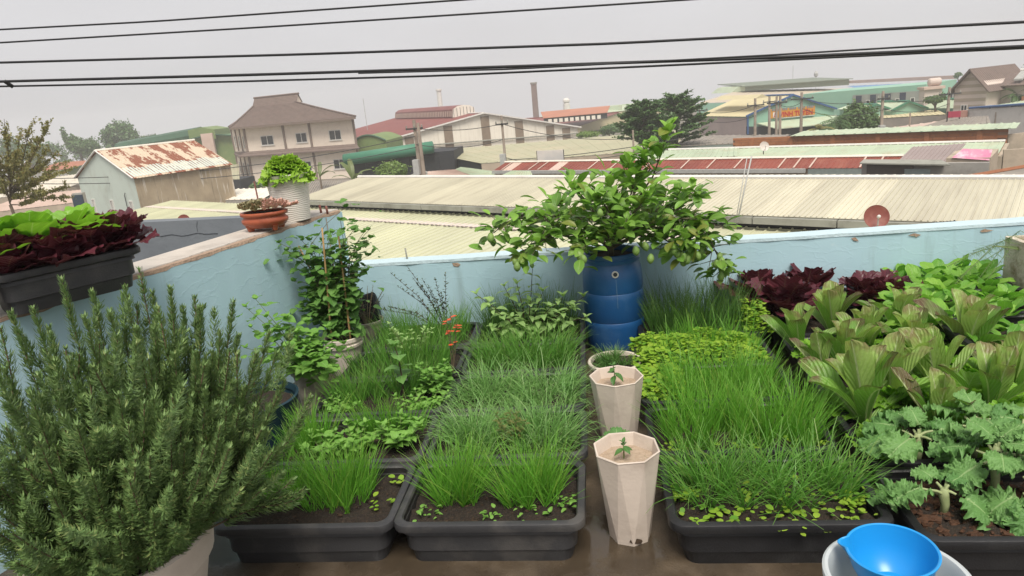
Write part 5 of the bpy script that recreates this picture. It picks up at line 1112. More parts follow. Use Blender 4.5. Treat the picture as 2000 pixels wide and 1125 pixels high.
def crumbs(name, m, hx, hy, z, n, size, seed, parent, flat=.5):
    rs = np.random.RandomState(seed); base = np.array([[-1, -1, -1], [1, -1, -1], [1, 1, -1], [-1, 1, -1], [-.7, -.7, 1], [.8, -.7, 1], [.7, .8, 1], [-.8, .7, 1]])*.5
    f = np.array([(3, 2, 1, 0), (4, 5, 6, 7), (0, 1, 5, 4), (1, 2, 6, 5), (2, 3, 7, 6), (3, 0, 4, 7)]); V = []; F = []
    for k in range(n):
        s = size*rs.uniform(.4, 1.3); B = base*np.array([s*rs.uniform(.8, 2.), s, s*flat])+rs.normal(0, s*.08, (8, 3)); a = rs.uniform(0, 6.28); tl = rs.normal(0, .35)
        Rm = np.array([[math.cos(a), -math.sin(a), 0], [math.sin(a), math.cos(a), 0], [0, 0, 1]]) @ np.array([[1, 0, 0], [0, math.cos(tl), -math.sin(tl)], [0, math.sin(tl), math.cos(tl)]])
        V.append(B @ Rm.T+np.array([rs.uniform(-hx, hx), rs.uniform(-hy, hy), z+rs.uniform(0, .006)])); F.append(f+8*k)
    return tag(link(name, np_mesh(name, np.concatenate(V), np.concatenate(F), None, m, False), parent), kind='stuff')
ROWY = [2.213, 2.657, 3.10, 3.545, 3.985]
COLX = {'L': -1.075, 'M': -.408, 'R': .545, 'S': 1.262, 'T': 1.95}
ORD = ['front', 'second', 'third', 'fourth', 'rear']
CN = {'L': 'left column beside the rosemary', 'M': 'middle column', 'R': 'column right of the octagonal pots', 'S': 'lettuce column at right', 'T': 'raised column at the far right'}
TRAY = {}
rt = random.Random(21)
def tray(col, row, x, y, z=0, sx=1., style='a', rz=0.):
    e = empty('planting_tray', (x, y, z), rz, f'{"dusty " if style == "a" else ""}black plastic planting tray, {ORD[row]} one of the {CN[col]}', 'tray', 'black planting trays')
    e.scale = (sx, 1, 1)
    link('shell', TM[style], e); link('soil', SM[row % 3], e)
    if row < 3: crumbs('soil_crumbs', MT['grit'], HX-.05, HY-.05, TZ-.04, 160 if row == 0 else 60, .008, row*7+ord(col), e)
    TRAY[col+str(row)] = (x, y, z+TZ-.04); return e
for c_ in 'LM':
    for r_ in range(5): tray(c_, r_, COLX[c_]+rt.uniform(-.006, .006), ROWY[r_]+rt.uniform(-.005, .005), rz=rt.uniform(-.012, .012))
for r_ in range(5): tray('R', r_, COLX['R']+[0, -.015, -.02, -.01, 0.04][r_], ROWY[r_]-.03+[0, .02, .03, .02, 0][r_], 0, 1.05, 'b', rt.uniform(-.01, .01))
for r_ in range(5): tray('S', r_, COLX['S']+.015*r_, 2.085+.447*r_, 0, 1., 'b', rt.uniform(-.01, .01)-(.02 if r_ == 0 else 0))
for r_ in range(2, 5): tray('T', r_, COLX['T']+.03, 3.25+.45*(r_-2), .13, 1., 'b')
# black crates that lift the far right trays
for r_ in range(2, 5):
    e = empty('support_crate', (COLX['T']+.03, 3.25+.45*(r_-2), 0), 0, f'black plastic crate lifting the {ORD[r_]} tray of the far right column', 'crate', 'support crates')
    MB().loft([rrect(.27, .17, .03, 0), rrect(.28, .18, .03, .1), rrect(.285, .185, .03, .103), rrect(.285, .185, .03, .129)], True, True).build('shell', MT['tray2'], e, 'auto')
crumbs('bark_mulch', MT['bark_chip'], HX-.045, HY-.045, TZ-.036, 420, .017, 77, [o_ for o_ in bpy.data.objects if o_.get('label', '').endswith('front one of the '+CN['S'])][0], .35)
TRAY_S1 = TRAY['S0']

# ---------------------------------------------------------------- pots and vessels
def pot(name, lab, c, prof, m, soil_r, soil_z, cat='pot', group=None, n=40, soilm=None, smooth='auto', tilt=None):
    e = empty(name, c, 0, lab, cat, group)
    MB().lathe(prof, n).build('body', m, e, smooth)
    if soil_r:
        rs = random.Random(len(lab)); V = [(0, 0, soil_z+.008)]+[(soil_r*k/5*math.cos(a*PI/12), soil_r*k/5*math.sin(a*PI/12), soil_z+rs.uniform(-.006, .006)) for k in range(1, 6) for a in range(24)]
        F = [(0, 1+a, 1+(a+1) % 24) for a in range(24)]+[(1+24*k+a, 1+24*(k+1)+a, 1+24*(k+1)+(a+1) % 24, 1+24*k+(a+1) % 24) for k in range(4) for a in range(24)]
        MB().add(V, F).build('soil', soilm or MT['soil'], e, True)
    return e
MT['offwhite'] = mat('off_white_plastic', (.62, .55, .47), (.55, .48, .41), 4, .55, .1, 60, stain=(.36, .30, .24), stain_amt=.35, stain_scale=4)
MT['beige'] = mat('beige_plastic', (.60, .515, .44), (.53, .455, .39), 5, .5, .08, 60, stain=(.32, .25, .20), stain_amt=.4, stain_scale=5)
MT['mossy'] = mat('algae_stained_plastic', (.50, .44, .37), (.33, .29, .24), 22, .7, .2, 60, stain=(.15, .14, .10), stain_amt=.6, stain_scale=14)
MT['terracotta'] = mat('glazed_terracotta', (.36, .095, .045), (.28, .07, .035), 6, .4, .15, 50, stain=(.18, .05, .03), stain_amt=.5, stain_scale=9)
MT['sand'] = mat('sandy_soil', (.46, .36, .27), (.37, .28, .20), 60, .95, .6, 150, stain=(.18, .12, .08), stain_amt=.4, stain_scale=20)
MT['blue_plastic'] = mat('blue_drum_plastic', (.012, .085, .24), (.010, .068, .20), 3, .38, .08, 70, stain=(.07, .16, .30), stain_amt=.35, stain_scale=6, spec=.5)
MT['white_print'] = mat('white_ring', (.6, .58, .55))
RP = Vector((-1.485, 1.69, 0))
pot('rosemary_pot', 'large off white round pot holding the rosemary bush', RP, [(.17, 0), (.175, .01), (.235, .25), (.24, .262), (.252, .265), (.262, .33), (.265, .352), (.258, .36), (.245, .36), (.24, .35), (.232, .29)], MT['offwhite'], .235, .31)
def octa(lab, c, h=.345, r0=.074, r1=.116, rz=0.):
    e = empty('octagonal_pot', c, rz, lab, 'pot', 'octagonal pots'); n = 8; V = []; F = []
    ring = lambda r, z, ph: [(r*math.cos(2*PI*(k+ph)/n), r*math.sin(2*PI*(k+ph)/n), z) for k in range(n)]
    V = ring(r0, 0, 0)+ring(r1, h, .5)+ring(r1-.006, h, .5)+ring(r1-.014, h-.05, .5)
    for k in range(n):
        F += [(k, (k+1) % n, n+k), ((k+1) % n, n+(k+1) % n, n+k)]
        for a in (1, 2): F.append((a*n+k, a*n+(k+1) % n, (a+1)*n+(k+1) % n, (a+1)*n+k))
    F.append(tuple(range(n))[::-1])
    MB().add(V, F).build('body', MT['beige'], e)
    MB().tube(ring(r1-.002, h, .5)+ring(r1-.002, h, .5)[:2], .0038, 5, False).build('rim', MT['beige'], e)
    S_ = ring(r1-.0135, h-.045, .5); MB().add([(0, 0, h-.04)]+S_, [(0, 1+k, 1+(k+1) % n) for k in range(n)]).build('soil', MT['sand'], e)
    if rz < .2: 
        V = []; rg = random.Random(4)
        for k in range(8): V.append((.012+.026*math.cos(k*.785)*rg.uniform(.6, 1.2), -.0715-.003, .02+.014*math.sin(k*.785)*rg.uniform(.6, 1.2)))
        MB().add(V, [tuple(range(8))]).build('mud_splash', MT['grit'], e)
    return e
OP1, OP2 = Vector((.073, 2.175, 0)), Vector((.067, 2.80, 0))
octa('front beige octagonal pot standing on the wet floor', OP1, rz=.1); octa('rear beige octagonal pot behind the front one', OP2, rz=.3)
KP = Vector((.05, 2.50, 0))
pot('round_pot', 'small dark pot hidden between the two octagonal pots', KP, [(.06, 0), (.085, .16), (.09, .17), (.08, .165), (.078, .14)], MT['tray2'], .078, .15)
BW = Vector((.08, 3.42, 0))
pot('round_bowl', 'wide off white bowl of chives in front of the blue drum', BW, [(.07, 0), (.10, .04), (.125, .12), (.130, .145), (.142, .15), (.143, .165), (.138, .17), (.128, .168), (.12, .14)], MT['offwhite'], .122, .15)
# blue drum
BD = Vector((.105, 4.06, 0))
r_ = .18; pr = [(.150, 0), (.160, .012), (r_*.965, .06), (r_, .17), (r_*1.005, .2), (r_*.985, .206), (r_*1.005, .212), (r_*1.01, .34), (r_*1.01, .375), (r_*.985, .382), (r_*1.0, .39), (r_*.99, .47), (r_*.955, .52), (r_*.87, .548), (r_*.865, .556), (r_*.92, .558), (r_*.93, .575), (r_*.9, .58), (r_*.9, .59), (r_*.93, .594), (r_*.925, .608), (r_*.88, .612), (r_*.85, .605), (r_*.84, .56)]
e = pot('plastic_drum', 'tall blue plastic drum planted with the lime tree', BD, pr, MT['blue_plastic'], .15, .575, 'drum', n=56)
d_ = (Vector((0, 0, .535))+Vector((0, 0, 0))); hc = Y(1200, 508, BD.y-r_*.97)-BD
a0_ = math.atan2(hc.y, hc.x); hp = Vector((math.cos(a0_)*r_*.965, math.sin(a0_)*r_*.965, .507)); qm = Matrix.Translation(hp) @ Vector((math.cos(a0_), math.sin(a0_), .12)).to_track_quat('Z', 'Y').to_matrix().to_4x4()
MB().lathe([(.020, -.006), (.020, .007), (.013, .008), (.012, -.002)], 20).build('overflow_ring', MT['white_print'], e, 'auto', qm)
MB().lathe([(.0115, 0), (.0115, .006)], 16, cap1=True).build('overflow_hole', MT['dark'], e, False, qm)
MB().tube([hp+Vector((.003, -.002, -.03)), hp+Vector((.006, -.012, -.14)), hp+Vector((.006, -.014, -.2))], .0022, 4).build('drip_stain', mat('lime_drip', (.10, .19, .32)), e)
# pots at left
MP = Vector((-1.555, 3.32, 0)); VP = Vector((-1.54, 3.84, 0)); TP = Vector((-1.50, 4.19, 0))
pot('round_pot', 'stained grey pot of leafy mint at the left wall', MP, [(.055, 0), (.06, .01), (.083, .22), (.093, .225), (.095, .24), (.088, .243), (.08, .235), (.078, .2)], MT['mossy'], .078, .22)
pot('round_pot', 'white ring rimmed pot holding the staked vine', VP, [(.08, 0), (.085, .01), (.105, .18), (.118, .185), (.12, .2), (.112, .205), (.112, .215), (.12, .22), (.12, .24), (.113, .243), (.105, .235), (.1, .2)], MT['offwhite'], .1, .22)
pot('round_pot', 'cracked pale pot right behind the vine pot in the corner', TP, [(.07, 0), (.075, .01), (.1, .2), (.107, .205), (.108, .222), (.1, .224), (.097, .2)], MT['mossy'], .095, .19)
BB = Vector((-1.585, 4.25, 0))
e = empty('black_bag', (-1.52, 4.30, 0), 0, 'black plastic grow bag standing in the wall corner', 'bag')
MB().loft([rrect(.07, .045, .03, 0), rrect(.08, .05, .03, .15), rrect(.075, .045, .02, .3), [(x*1., y*.7, z+.02*math.sin(x*45+1)) for x, y, z in rrect(.065, .03, .02, .37)]], True, True).build('body', mat('black_film', (.012, .012, .014), None, 5, .35), e, 'auto')
TB = Vector((-1.63, 2.86, 0))
pot('round_tub', 'dark teal tub in the shade behind the rosemary', TB, [(.14, 0), (.18, .2), (.2, .27), (.205, .285), (.195, .29), (.185, .26)], mat('dark_teal_plastic', (.012, .035, .05), (.01, .028, .04), 5, .5), .18, .24)
SP = Vector((-.74, 3.19, 0))
pot('small_pot', 'small square black pot with the red flowers between tray columns', Vector((-.765, 3.30, .10)), [(.035, 0), (.05, .09), (.053, .1), (.047, .1), (.045, .08)], MT['tray'], .044, .085, n=4, smooth=False)
# on the left wall
def wave_pot():
    n, nz = 96, 120; V = []; F = []
    for j in range(nz+1):
        f = j/nz; z = .285*f; r = .100+.030*f+.012*max(0, f-.9)*6
        for i in range(n):
            a = 2*PI*i/n; rip = .0011*math.sin(f*150+1.6*math.sin(a*3+f*9)+.9*math.sin(a*7-f*13)) if f < .93 else 0
            V.append(((r+rip)*math.cos(a), (r+rip)*math.sin(a), z))
    for j in range(nz):
        for i in range(n): F.append((j*n+i, j*n+(i+1) % n, (j+1)*n+(i+1) % n, (j+1)*n+i))
    me = MB().add(V, F); k = n*nz
    for rr_, zz in ((.131, .287), (.121, .287), (.116, .25)):
        b0_ = len(me.v); me.v += [(rr_*math.cos(2*PI*i/n), rr_*math.sin(2*PI*i/n), zz) for i in range(n)]; pv = k if rr_ == .131 else b0_-n
        me.f += [(pv+i, pv+(i+1) % n, b0_+(i+1) % n, b0_+i) for i in range(n)]
    return me
WP = Vector((-1.835, 4.10, HL+.008))
e = empty('white_pot', WP, 0, 'tall white rippled pot standing on the left wall corner', 'pot'); wave_pot().build('body', mat('white_rippled_plastic', (.66, .61, .56), (.60, .56, .51), 5, .55, stain=(.42, .38, .34), stain_amt=.3), e, True)
MB().lathe([(.118, .262)], 40, cap0=True).build('soil', MT['soil'], e)
TC = Vector((-1.875, 3.80, HL+.010))
e = empty('bonsai_bowl', TC, 0, 'oval terracotta bowl of succulents on the left wall', 'bowl')
el = lambda r, z: [(r*1.0*math.cos(2*PI*k/40), r*.72*math.sin(2*PI*k/40), z) for k in range(40)]
MB().loft([el(.092, .016), el(.115, .024), el(.135, .048), el(.137, .062), el(.122, .078), el(.121, .082), el(.138, .088), el(.140, .104), el(.133, .108), el(.118, .104), el(.112, .085)]).build('body', MT['terracotta'], e, True)
for a in (-2.5, -.7, .7, 2.5): MB().loft([rrect(.016, .01, .006, 0, 3), rrect(.022, .014, .008, .018, 3), rrect(.028, .018, .008, .03, 3)], True, True).build('foot', MT['terracotta'], e, mtx=Matrix.Translation((.092*math.cos(a), .07*math.sin(a), 0)) @ Matrix.Rotation(a, 4, 'Z'))
MB().add([(0, 0, .1)]+el(.125, .098), [(0, 1+k, 1+(k+1) % 40) for k in range(40)]).build('soil', MT['soil'], e)
# black planters on the left wall
PLa = math.atan2(-.86, -.42)
PC = Vector((-2.09, 2.47, HL+.008)); PM = tray_mesh('tray_shell', MT['tray'], .27, .125, .165, .05); PS = soil_mesh('soil', .235, .09, .13, MT['soil'])
PANG = math.atan2(.52, .34)
e = empty('wall_planter', PC, PANG, 'long dusty black planter of red and green lettuce on the left wall', 'planter', 'planters on the left wall'); link('shell', PM, e); link('soil', PS, e)
pd = Vector((math.cos(PANG), math.sin(PANG), 0)); PC2 = PC-pd*.56+Vector((-.02, 0, 0))
e = empty('wall_planter', PC2, PANG, 'second black planter cut off by the left edge of the picture', 'planter', 'planters on the left wall'); link('shell', PM, e); link('soil', PS, e)
# bucket and blue bowl at the bottom
BK = Vector((.715, 1.57, 0))
def clear_mat():
    m, t, b, o = nodes('milky_plastic'); b.inputs['Base Color'].default_value = (.62, .66, .67, 1); b.inputs['Roughness'].default_value = .35
    tr = N(t, 'ShaderNodeBsdfTranslucent'); tr.inputs[0].default_value = (.75, .78, .78, 1); ms = N(t, 'ShaderNodeMixShader'); ms.inputs[0].default_value = .35; L(t, b.outputs[0], ms.inputs[1]); L(t, tr.outputs[0], ms.inputs[2]); L(t, ms.outputs[0], o.inputs[0]); return m
e = empty('bucket', BK, 0, 'milky white plastic bucket under the blue bowl', 'bucket')
MB().lathe([(.125, 0), (.13, .004), (.158, .25), (.168, .252), (.17, .262), (.160, .264), (.160, .275), (.173, .278), (.174, .298), (.168, .302), (.160, .300), (.154, .285), (.128, .02), (0.001, .016)], 64).build('body', clear_mat(), e, 'auto')
e = empty('blue_bowl', BK+Vector((.008, .045, .225)), 0, 'bright blue plastic bowl with a pouring lip inside the bucket', 'bowl'); e.rotation_euler = (R(1), R(-3), 0)
n = 72; pb = [(.05, .002), (.056, 0), (.075, .022), (.096, .07), (.104, .108), (.109, .112), (.110, .117), (.107, .119), (.103, .117), (.0945, .07), (.073, .026), (.05, .008), (.0005, .007)]; V = []; F = []
for r_, z_ in pb:
    for i in range(n):
        a = 2*PI*i/n; lip = max(0, 1-abs((a-2.75))/.20)*max(0, (z_-.075)/.04); V.append(((r_+.020*lip**.7)*math.cos(a), (r_+.020*lip**.7)*math.sin(a), z_-.004*lip))
for j in range(len(pb)-1):
    for i in range(n): F.append((j*n+i, j*n+(i+1) % n, (j+1)*n+(i+1) % n, (j+1)*n+i))
F.append(tuple(range(n))[::-1])
MB().add(V, F).build('body', mat('bright_blue_plastic', (.012, .26, .62), (.012, .25, .60), 3, .3, spec=.5), e, 'auto')
# rusty white box at right
e = empty('foam_box', (2.33, 3.72, 0), 0, 'stained white foam box standing at the right edge', 'box')
fm = mat('stained_foam', (.58, .53, .44), (.50, .44, .36), 5, .85, .4, 40, stain=(.16, .10, .03), stain_amt=.85, stain_scale=7)
MB().loft([rrect(.24, .2, .01, 0, 2), rrect(.25, .21, .01, .53, 2), rrect(.22, .18, .01, .53, 2), rrect(.215, .175, .01, .44, 2)], True, True).build('body', fm, e, mtx=Matrix.Translation((.25, .2, 0)))

# ================================================================ plants
G_ = {}
G_['chive'] = leafmat('chive_blade', (.072, .215, .028), (.13, .32, .048), tip=(.34, .36, .13), tip_amt=.18, c3=(.22, .34, .075), trans=.3, rough=.4, bump=0)
G_['chive_b'] = leafmat('chive_blade_pale', (.125, .285, .07), (.19, .37, .11), tip=(.34, .36, .13), tip_amt=.18, c3=(.28, .41, .16), trans=.3, rough=.4, bump=0)
G_['chive_d'] = leafmat('chive_blade_dark', (.055, .15, .032), (.10, .22, .045), tip=(.34, .36, .13), tip_amt=.18, trans=.25, rough=.4, bump=0)
G_['chive_y'] = leafmat('chive_blade_bright', (.095, .285, .026), (.165, .41, .045), tip=(.34, .36, .13), tip_amt=.18, c3=(.27, .42, .065), trans=.35, rough=.4, bump=0)
rsG = np.random.RandomState(42)
def chives(lab, key, clumps, m, h=.2, lean=.28, curl=.5, width=.0036, wob=.06, seed=0, hs=.22, z=None, cup=1.0):
    """clumps: (dx, dy, rx, ry, n) in tray coordinates; blades splay away from each clump's middle"""
    x0, y0, z0 = TRAY[key] if isinstance(key, str) else key; rs = np.random.RandomState(seed); P = []; H = []; A = []; Ln = []; Cu = []
    for (dx, dy, rx, ry, n) in clumps:
        # tufts within the clump
        nt = max(3, n//16); tx = rs.uniform(-1, 1, nt); ty = rs.uniform(-1, 1, nt); idx = rs.randint(0, nt, n)
        ux = np.clip(tx[idx]+rs.normal(0, .05, n), -1.05, 1.05); uy = np.clip(ty[idx]+rs.normal(0, .06, n), -1.05, 1.05)
        P.append(np.stack([x0+dx+ux*rx, y0+dy+uy*ry, np.full(n, z0-.004)], 1))
        H.append(h*np.clip(rs.normal(1, hs, n), .4, 1.5)*(.9+.2*rs.uniform(0, 1, nt)[idx])); out = np.arctan2(uy*.7, ux); e_ = np.hypot(ux, uy)
        az = out+rs.normal(0, .9, n)+(rs.uniform(0, 1, n) < .25)*rs.uniform(0, 6.28, n); A.append(az); Ln.append(np.abs(rs.normal(lean*.45, lean*.5, n))+lean*.7*e_*cup); Cu.append(np.abs(rs.normal(curl, curl*.6, n)))
    P = np.concatenate(P); H = np.concatenate(H); A = np.concatenate(A); Ln = np.concatenate(Ln); Cu = np.concatenate(Cu)
    o = blades('chives', m, P, H, Ln, A, width*rs.uniform(.7, 1.3, len(H)), Cu, seg=5, wob=wob, seed=seed)
    return tag(o, lab, 'chives', 'beds of chives', 'stuff')
C_ = chives
C_('upright chives in the front tray beside the rosemary', 'L0', [(-.19, .03, .10, .085, 520), (.065, .02, .115, .085, 760)], G_['chive_y'], .175, .3, .35, seed=1)
C_('thin chives behind small basil in the second left tray', 'L1', [(-.21, .02, .08, .13, 420), (.11, .11, .15, .045, 380)], G_['chive_y'], .165, .3, .4, seed=2)
C_('chives around tall basil in the third left tray', 'L2', [(-.16, .03, .11, .12, 520), (.07, .10, .12, .06, 330)], G_['chive'], .16, .3, .4, seed=3)
C_('dense chives in the fourth left tray below the red flowers', 'L3', [(-.02, 0, .25, .14, 1000)], G_['chive'], .175, .25, .4, seed=4)
C_('chives below the dark basil spikes in the rear left tray', 'L4', [(0, 0, .26, .14, 1050)], G_['chive'], .18, .25, .4, seed=5)
C_('two spiky tufts of chives in the front middle tray', 'M0', [(-.15, .025, .085, .075, 640), (.135, .02, .09, .085, 720)], G_['chive_y'], .185, .36, .35, seed=6)
C_('floppy pale chives around a bronze seedling in the second middle tray', 'M1', [(-.16, 0, .10, .13, 620), (.15, 0, .11, .13, 680), (0, .1, .08, .05, 160)], G_['chive_b'], .17, .55, 1.4, .0042, seed=7, wob=.15)
C_('floppy pale chives spilling from the third middle tray', 'M2', [(-.13, 0, .12, .14, 700), (.14, 0, .12, .14, 700)], G_['chive_b'], .17, .55, 1.4, .0042, seed=8, wob=.15)
C_('lush green chives in the fourth middle tray', 'M3', [(0, 0, .25, .14, 1250)], G_['chive'], .175, .4, 1.0, .004, seed=9, wob=.1)
C_('dark tall chives behind the pale pepper plant in the rear middle tray', 'M4', [(0, .04, .27, .12, 1200)], G_['chive_d'], .225, .22, .3, seed=10)
C_('long arching chives in the front tray right of the octagonal pots', 'R0', [(-.08, .04, .20, .12, 560), (.17, .05, .13, .11, 330), (-.2, .05, .08, .1, 150)], G_['chive'], .19, .5, .9, .0046, seed=11, wob=.09)
C_('tall dense upright chives in the second tray right of the pots', 'R1', [(-.12, 0, .15, .14, 800), (.15, 0, .14, .14, 800)], G_['chive_y'], .195, .3, .4, .0042, seed=12)
C_('upright chives in the third tray right of the pots', 'R2', [(.04, -.01, .24, .14, 1150)], G_['chive_y'], .165, .28, .4, .0038, seed=13)
C_('scattered chives rising through the yellow green purslane', 'R3', [(.05, .03, .25, .13, 480)], G_['chive_y'], .17, .25, .4, seed=14)
C_('dark chives against the back wall right of the drum', 'R4', [(0, .02, .27, .14, 1300)], G_['chive_d'], .235, .25, .35, seed=15)
C_('short dense chives in the white bowl', (BW.x, BW.y, .155), [(0, 0, .075, .075, 420)], G_['chive_d'], .085, .6, .9, seed=16)

# ---- generic leafy plant
rL = random.Random(99)
def leafy(name, lab, base, stems, metas, cat='plant', group=None, stemm=None, size=1., pairs=4, el=(.0, .5), cap=300, up_leaf=True, sr=.003, seed=0, start=.3, jit=.25, extra=None, opposite=True, leafname='leaf', off=0.):
    """stems: polylines relative to base; leaves in pairs along each stem and a tuft on its tip. Leaves beyond cap become one joined part"""
    rg = random.Random(seed); e = empty(name, base, 0, lab, cat, group); sm_ = MB(); mats = []
    for st in stems:
        st = [Vector(p) for p in st]; n = len(st); sm_.tube(st, [sr*(1-.6*k/(n-1)) for k in range(n)], 5, False)
        Ls = [0]
        for k in range(1, n): Ls.append(Ls[-1]+(st[k]-st[k-1]).length)
        def at_(f):
            d_ = f*Ls[-1]
            for k in range(1, n):
                if d_ <= Ls[k]+1e-9: return st[k-1].lerp(st[k], (d_-Ls[k-1])/max(1e-9, Ls[k]-Ls[k-1])), (st[k]-st[k-1]).normalized()
            return st[-1], (st[-1]-st[-2]).normalized()
        a0 = rg.random()*6.28
        for k in range(pairs):
            f = start+(1-start)*(k+rg.uniform(-jit, jit))/max(1, pairs-.3); f = max(.05, min(1, f)); p, t_ = at_(f)
            for q in ((0, 1) if opposite else (0,)):
                az = a0+k*1.57+q*PI+rg.uniform(-.4, .4); e_ = rg.uniform(*el)+.35*f; s_ = size*(1.1-.45*f)*rg.uniform(.7, 1.2)
                mats.append(LM(p+Vector((rg.gauss(0, off), rg.gauss(0, off), rg.gauss(0, off))), az, e_, rg.uniform(-.35, .35), s_))
        if up_leaf:
            for q in range(3): mats.append(LM(st[-1], a0+q*2.1, .9+rg.uniform(-.2, .2), 0, size*.5*rg.uniform(.7, 1.1)))
    sm_.build('stems', stemm or G_['stem'], e, True)
    mats += extra or []
    rg.shuffle(mats)
    for k, mt in enumerate(mats[:cap]): link(leafname, metas[k % len(metas)][0], e, mt)
    if len(mats) > cap: tag(scatter('leaves', [mm[1] for mm in metas], mats[cap:], metas[0][0].materials[0], e), kind='stuff')
    return e
G_['stem'] = mat('green_stem', (.16, .21, .07), (.12, .16, .055), 30, .6)
G_['stem_d'] = mat('purple_brown_stem', (.085, .045, .035), (.06, .035, .03), 30, .6)
G_['twig'] = mat('brown_twig', (.16, .12, .075), (.11, .085, .055), 40, .8)
def metas(m, n=3, **kw): 
    out = []
    for s in range(n): k = dict(kw); k['seed'] = s; d_ = leaf(**k); out.append((np_mesh('leaf', *d_[:2], d_[2], m), d_))
    return out
LF = {}
LF['lime'] = metas(leafmat('lime_leaf', (.11, .235, .035), (.19, .335, .06), vein=(.28, .40, .11), vein_w=.03, c3=(.21, .23, .045), rough=.32, trans=.3, side=.15), 4, Ln=.115, Wd=.062, shape='ellip', nu=2, nv=7, fold=.25, curl=.7)
LF['lime_y'] = metas(leafmat('young_lime_leaf', (.17, .35, .05), (.24, .42, .07), vein=(.26, .38, .12), rough=.32, trans=.35), 3, Ln=.105, Wd=.05, shape='ellip', nu=2, nv=7, fold=.3, curl=.5)
LF['mint'] = metas(leafmat('mint_leaf', (.12, .28, .045), (.19, .37, .065), vein=(.25, .42, .12), rough=.5, trans=.3, side=.3), 4, Ln=.07, Wd=.05, shape='ovate', nu=2, nv=6, fold=.15, curl=.7, ruf=.04, frq=3)
LF['basil'] = metas(leafmat('basil_leaf', (.14, .31, .05), (.21, .40, .075), vein=(.27, .43, .14), rough=.45, trans=.3, side=.25), 4, Ln=.06, Wd=.034, shape='ovate', nu=2, nv=6, fold=.2, curl=.8)
LF['pepper'] = metas(leafmat('pale_pepper_leaf', (.22, .37, .11), (.30, .45, .16), vein=(.38, .5, .24), rough=.5, trans=.3, side=.2), 4, Ln=.075, Wd=.036, shape='lance', nu=2, nv=7, fold=.25, curl=1.0)
LF['chilli'] = metas(leafmat('chilli_seedling_leaf', (.05, .14, .03), (.085, .19, .045), vein=(.15, .26, .08), rough=.35, trans=.25), 3, Ln=.06, Wd=.03, shape='lance', nu=2, nv=7, fold=.2, curl=.9)
LF['vine'] = metas(leafmat('vine_leaf', (.075, .19, .036), (.14, .28, .055), vein=(.2, .33, .11), rough=.5, trans=.3, side=.3), 4, Ln=.072, Wd=.07, shape='ovate', nu=3, nv=7, fold=.12, curl=.7, lobes=.16, ruf=.03)
LF['bigleaf'] = metas(leafmat('broad_herb_leaf', (.10, .23, .05), (.15, .30, .07), vein=(.2, .34, .12), rough=.5, trans=.3, side=.3), 3, Ln=.075, Wd=.062, shape='ovate', nu=3, nv=7, fold=.1, curl=.9, ruf=.04, lobes=.08)
LF['purs'] = metas(leafmat('yellow_green_purslane', (.20, .36, .032), (.31, .44, .05), c3=(.13, .32, .035), rough=.45, trans=.35, bump=0), 3, Ln=.024, Wd=.019, shape='round', nu=1, nv=4, fold=.1, curl=.3)
LF['tiny'] = metas(leafmat('tiny_dark_leaf', (.05, .075, .04), (.08, .10, .05), rough=.5, trans=.2, bump=0), 3, Ln=.02, Wd=.009, shape='ellip', nu=1, nv=4, fold=.1, curl=.6)
LF['bronze'] = metas(leafmat('bronze_seedling_leaf', (.13, .17, .04), (.17, .15, .05), vein=(.25, .26, .1), rough=.45), 3, Ln=.05, Wd=.02, shape='lance', nu=1, nv=6, fold=.2, curl=.9)

def fan(n, h, spread, seed, k=5, lean=0., z0=0.):
    rg = random.Random(seed); out = []
    for i in range(n):
        a = 6.28*i/n+rg.uniform(-.4, .4); s = spread*rg.uniform(.25, 1)**.7; hh = h*rg.uniform(.7, 1.05); x0_, y0_ = .02*math.cos(a), .02*math.sin(a)
        out.append([(x0_+s*math.cos(a)*(j/k)**1.3, y0_+s*math.sin(a)*(j/k)**1.3, z0+hh*(j/k)**.9) for j in range(k+1)])
    return out
def tr(key, dx, dy): x, y, z = TRAY[key]; return Vector((x+dx, y+dy, z-.005))
# small herbs in the left trays
leafy('mint_clump', 'light green mint clump in the second left tray beside its rim', tr('L1', .20, -.03), fan(9, .13, .10, 1), LF['basil'], 'herb', 'herbs among the chives', size=1.25, pairs=4, seed=1)
leafy('mint_clump', 'low spreading mint in the middle of the second left tray', tr('L1', .0, -.06), fan(12, .11, .13, 2), LF['basil'], 'herb', 'herbs among the chives', size=1.1, pairs=4, seed=2)
leafy('mint_clump', 'sparse mint at the left end of the second left tray', tr('L1', -.11, -.10), fan(7, .10, .09, 3), LF['basil'], 'herb', 'herbs among the chives', size=1.05, pairs=3, seed=3)
leafy('mint_clump', 'rounded herb bush in the third left tray by the red flower pot', tr('L2', .25, .07), fan(14, .15, .085, 4), LF['mint'], 'herb', 'herbs among the chives', size=.95, pairs=5, seed=4)
leafy('mint_clump', 'drooping herb below the rounded bush in the third left tray', tr('L2', .22, -.11), fan(11, .09, .12, 5), LF['basil'], 'herb', 'herbs among the chives', size=.9, pairs=4, seed=5)
leafy('tall_basil', 'tall purple stemmed basil with big pale leaves in the third left tray', tr('L2', .09, -.0), [[(0, 0, 0), (.005, 0, .12), (0, .005, .24), (-.01, 0, .30)]], LF['bigleaf'], 'herb', None, G_['stem_d'], size=1.5, pairs=3, start=.45, seed=6, sr=.005, el=(-.3, .2))
leafy('weed_clump', 'leafy weeds among the chives of the fourth left tray', tr('L3', .02, .10), fan(10, .22, .14, 7), LF['pepper'], 'herb', 'herbs among the chives', size=.75, pairs=3, seed=7, start=.5)
leafy('mint_clump', 'short herb at the left end of third left tray', tr('L2', -.2, -.12), fan(8, .1, .1, 8), LF['basil'], 'herb', 'herbs among the chives', size=.65, pairs=4, seed=8)
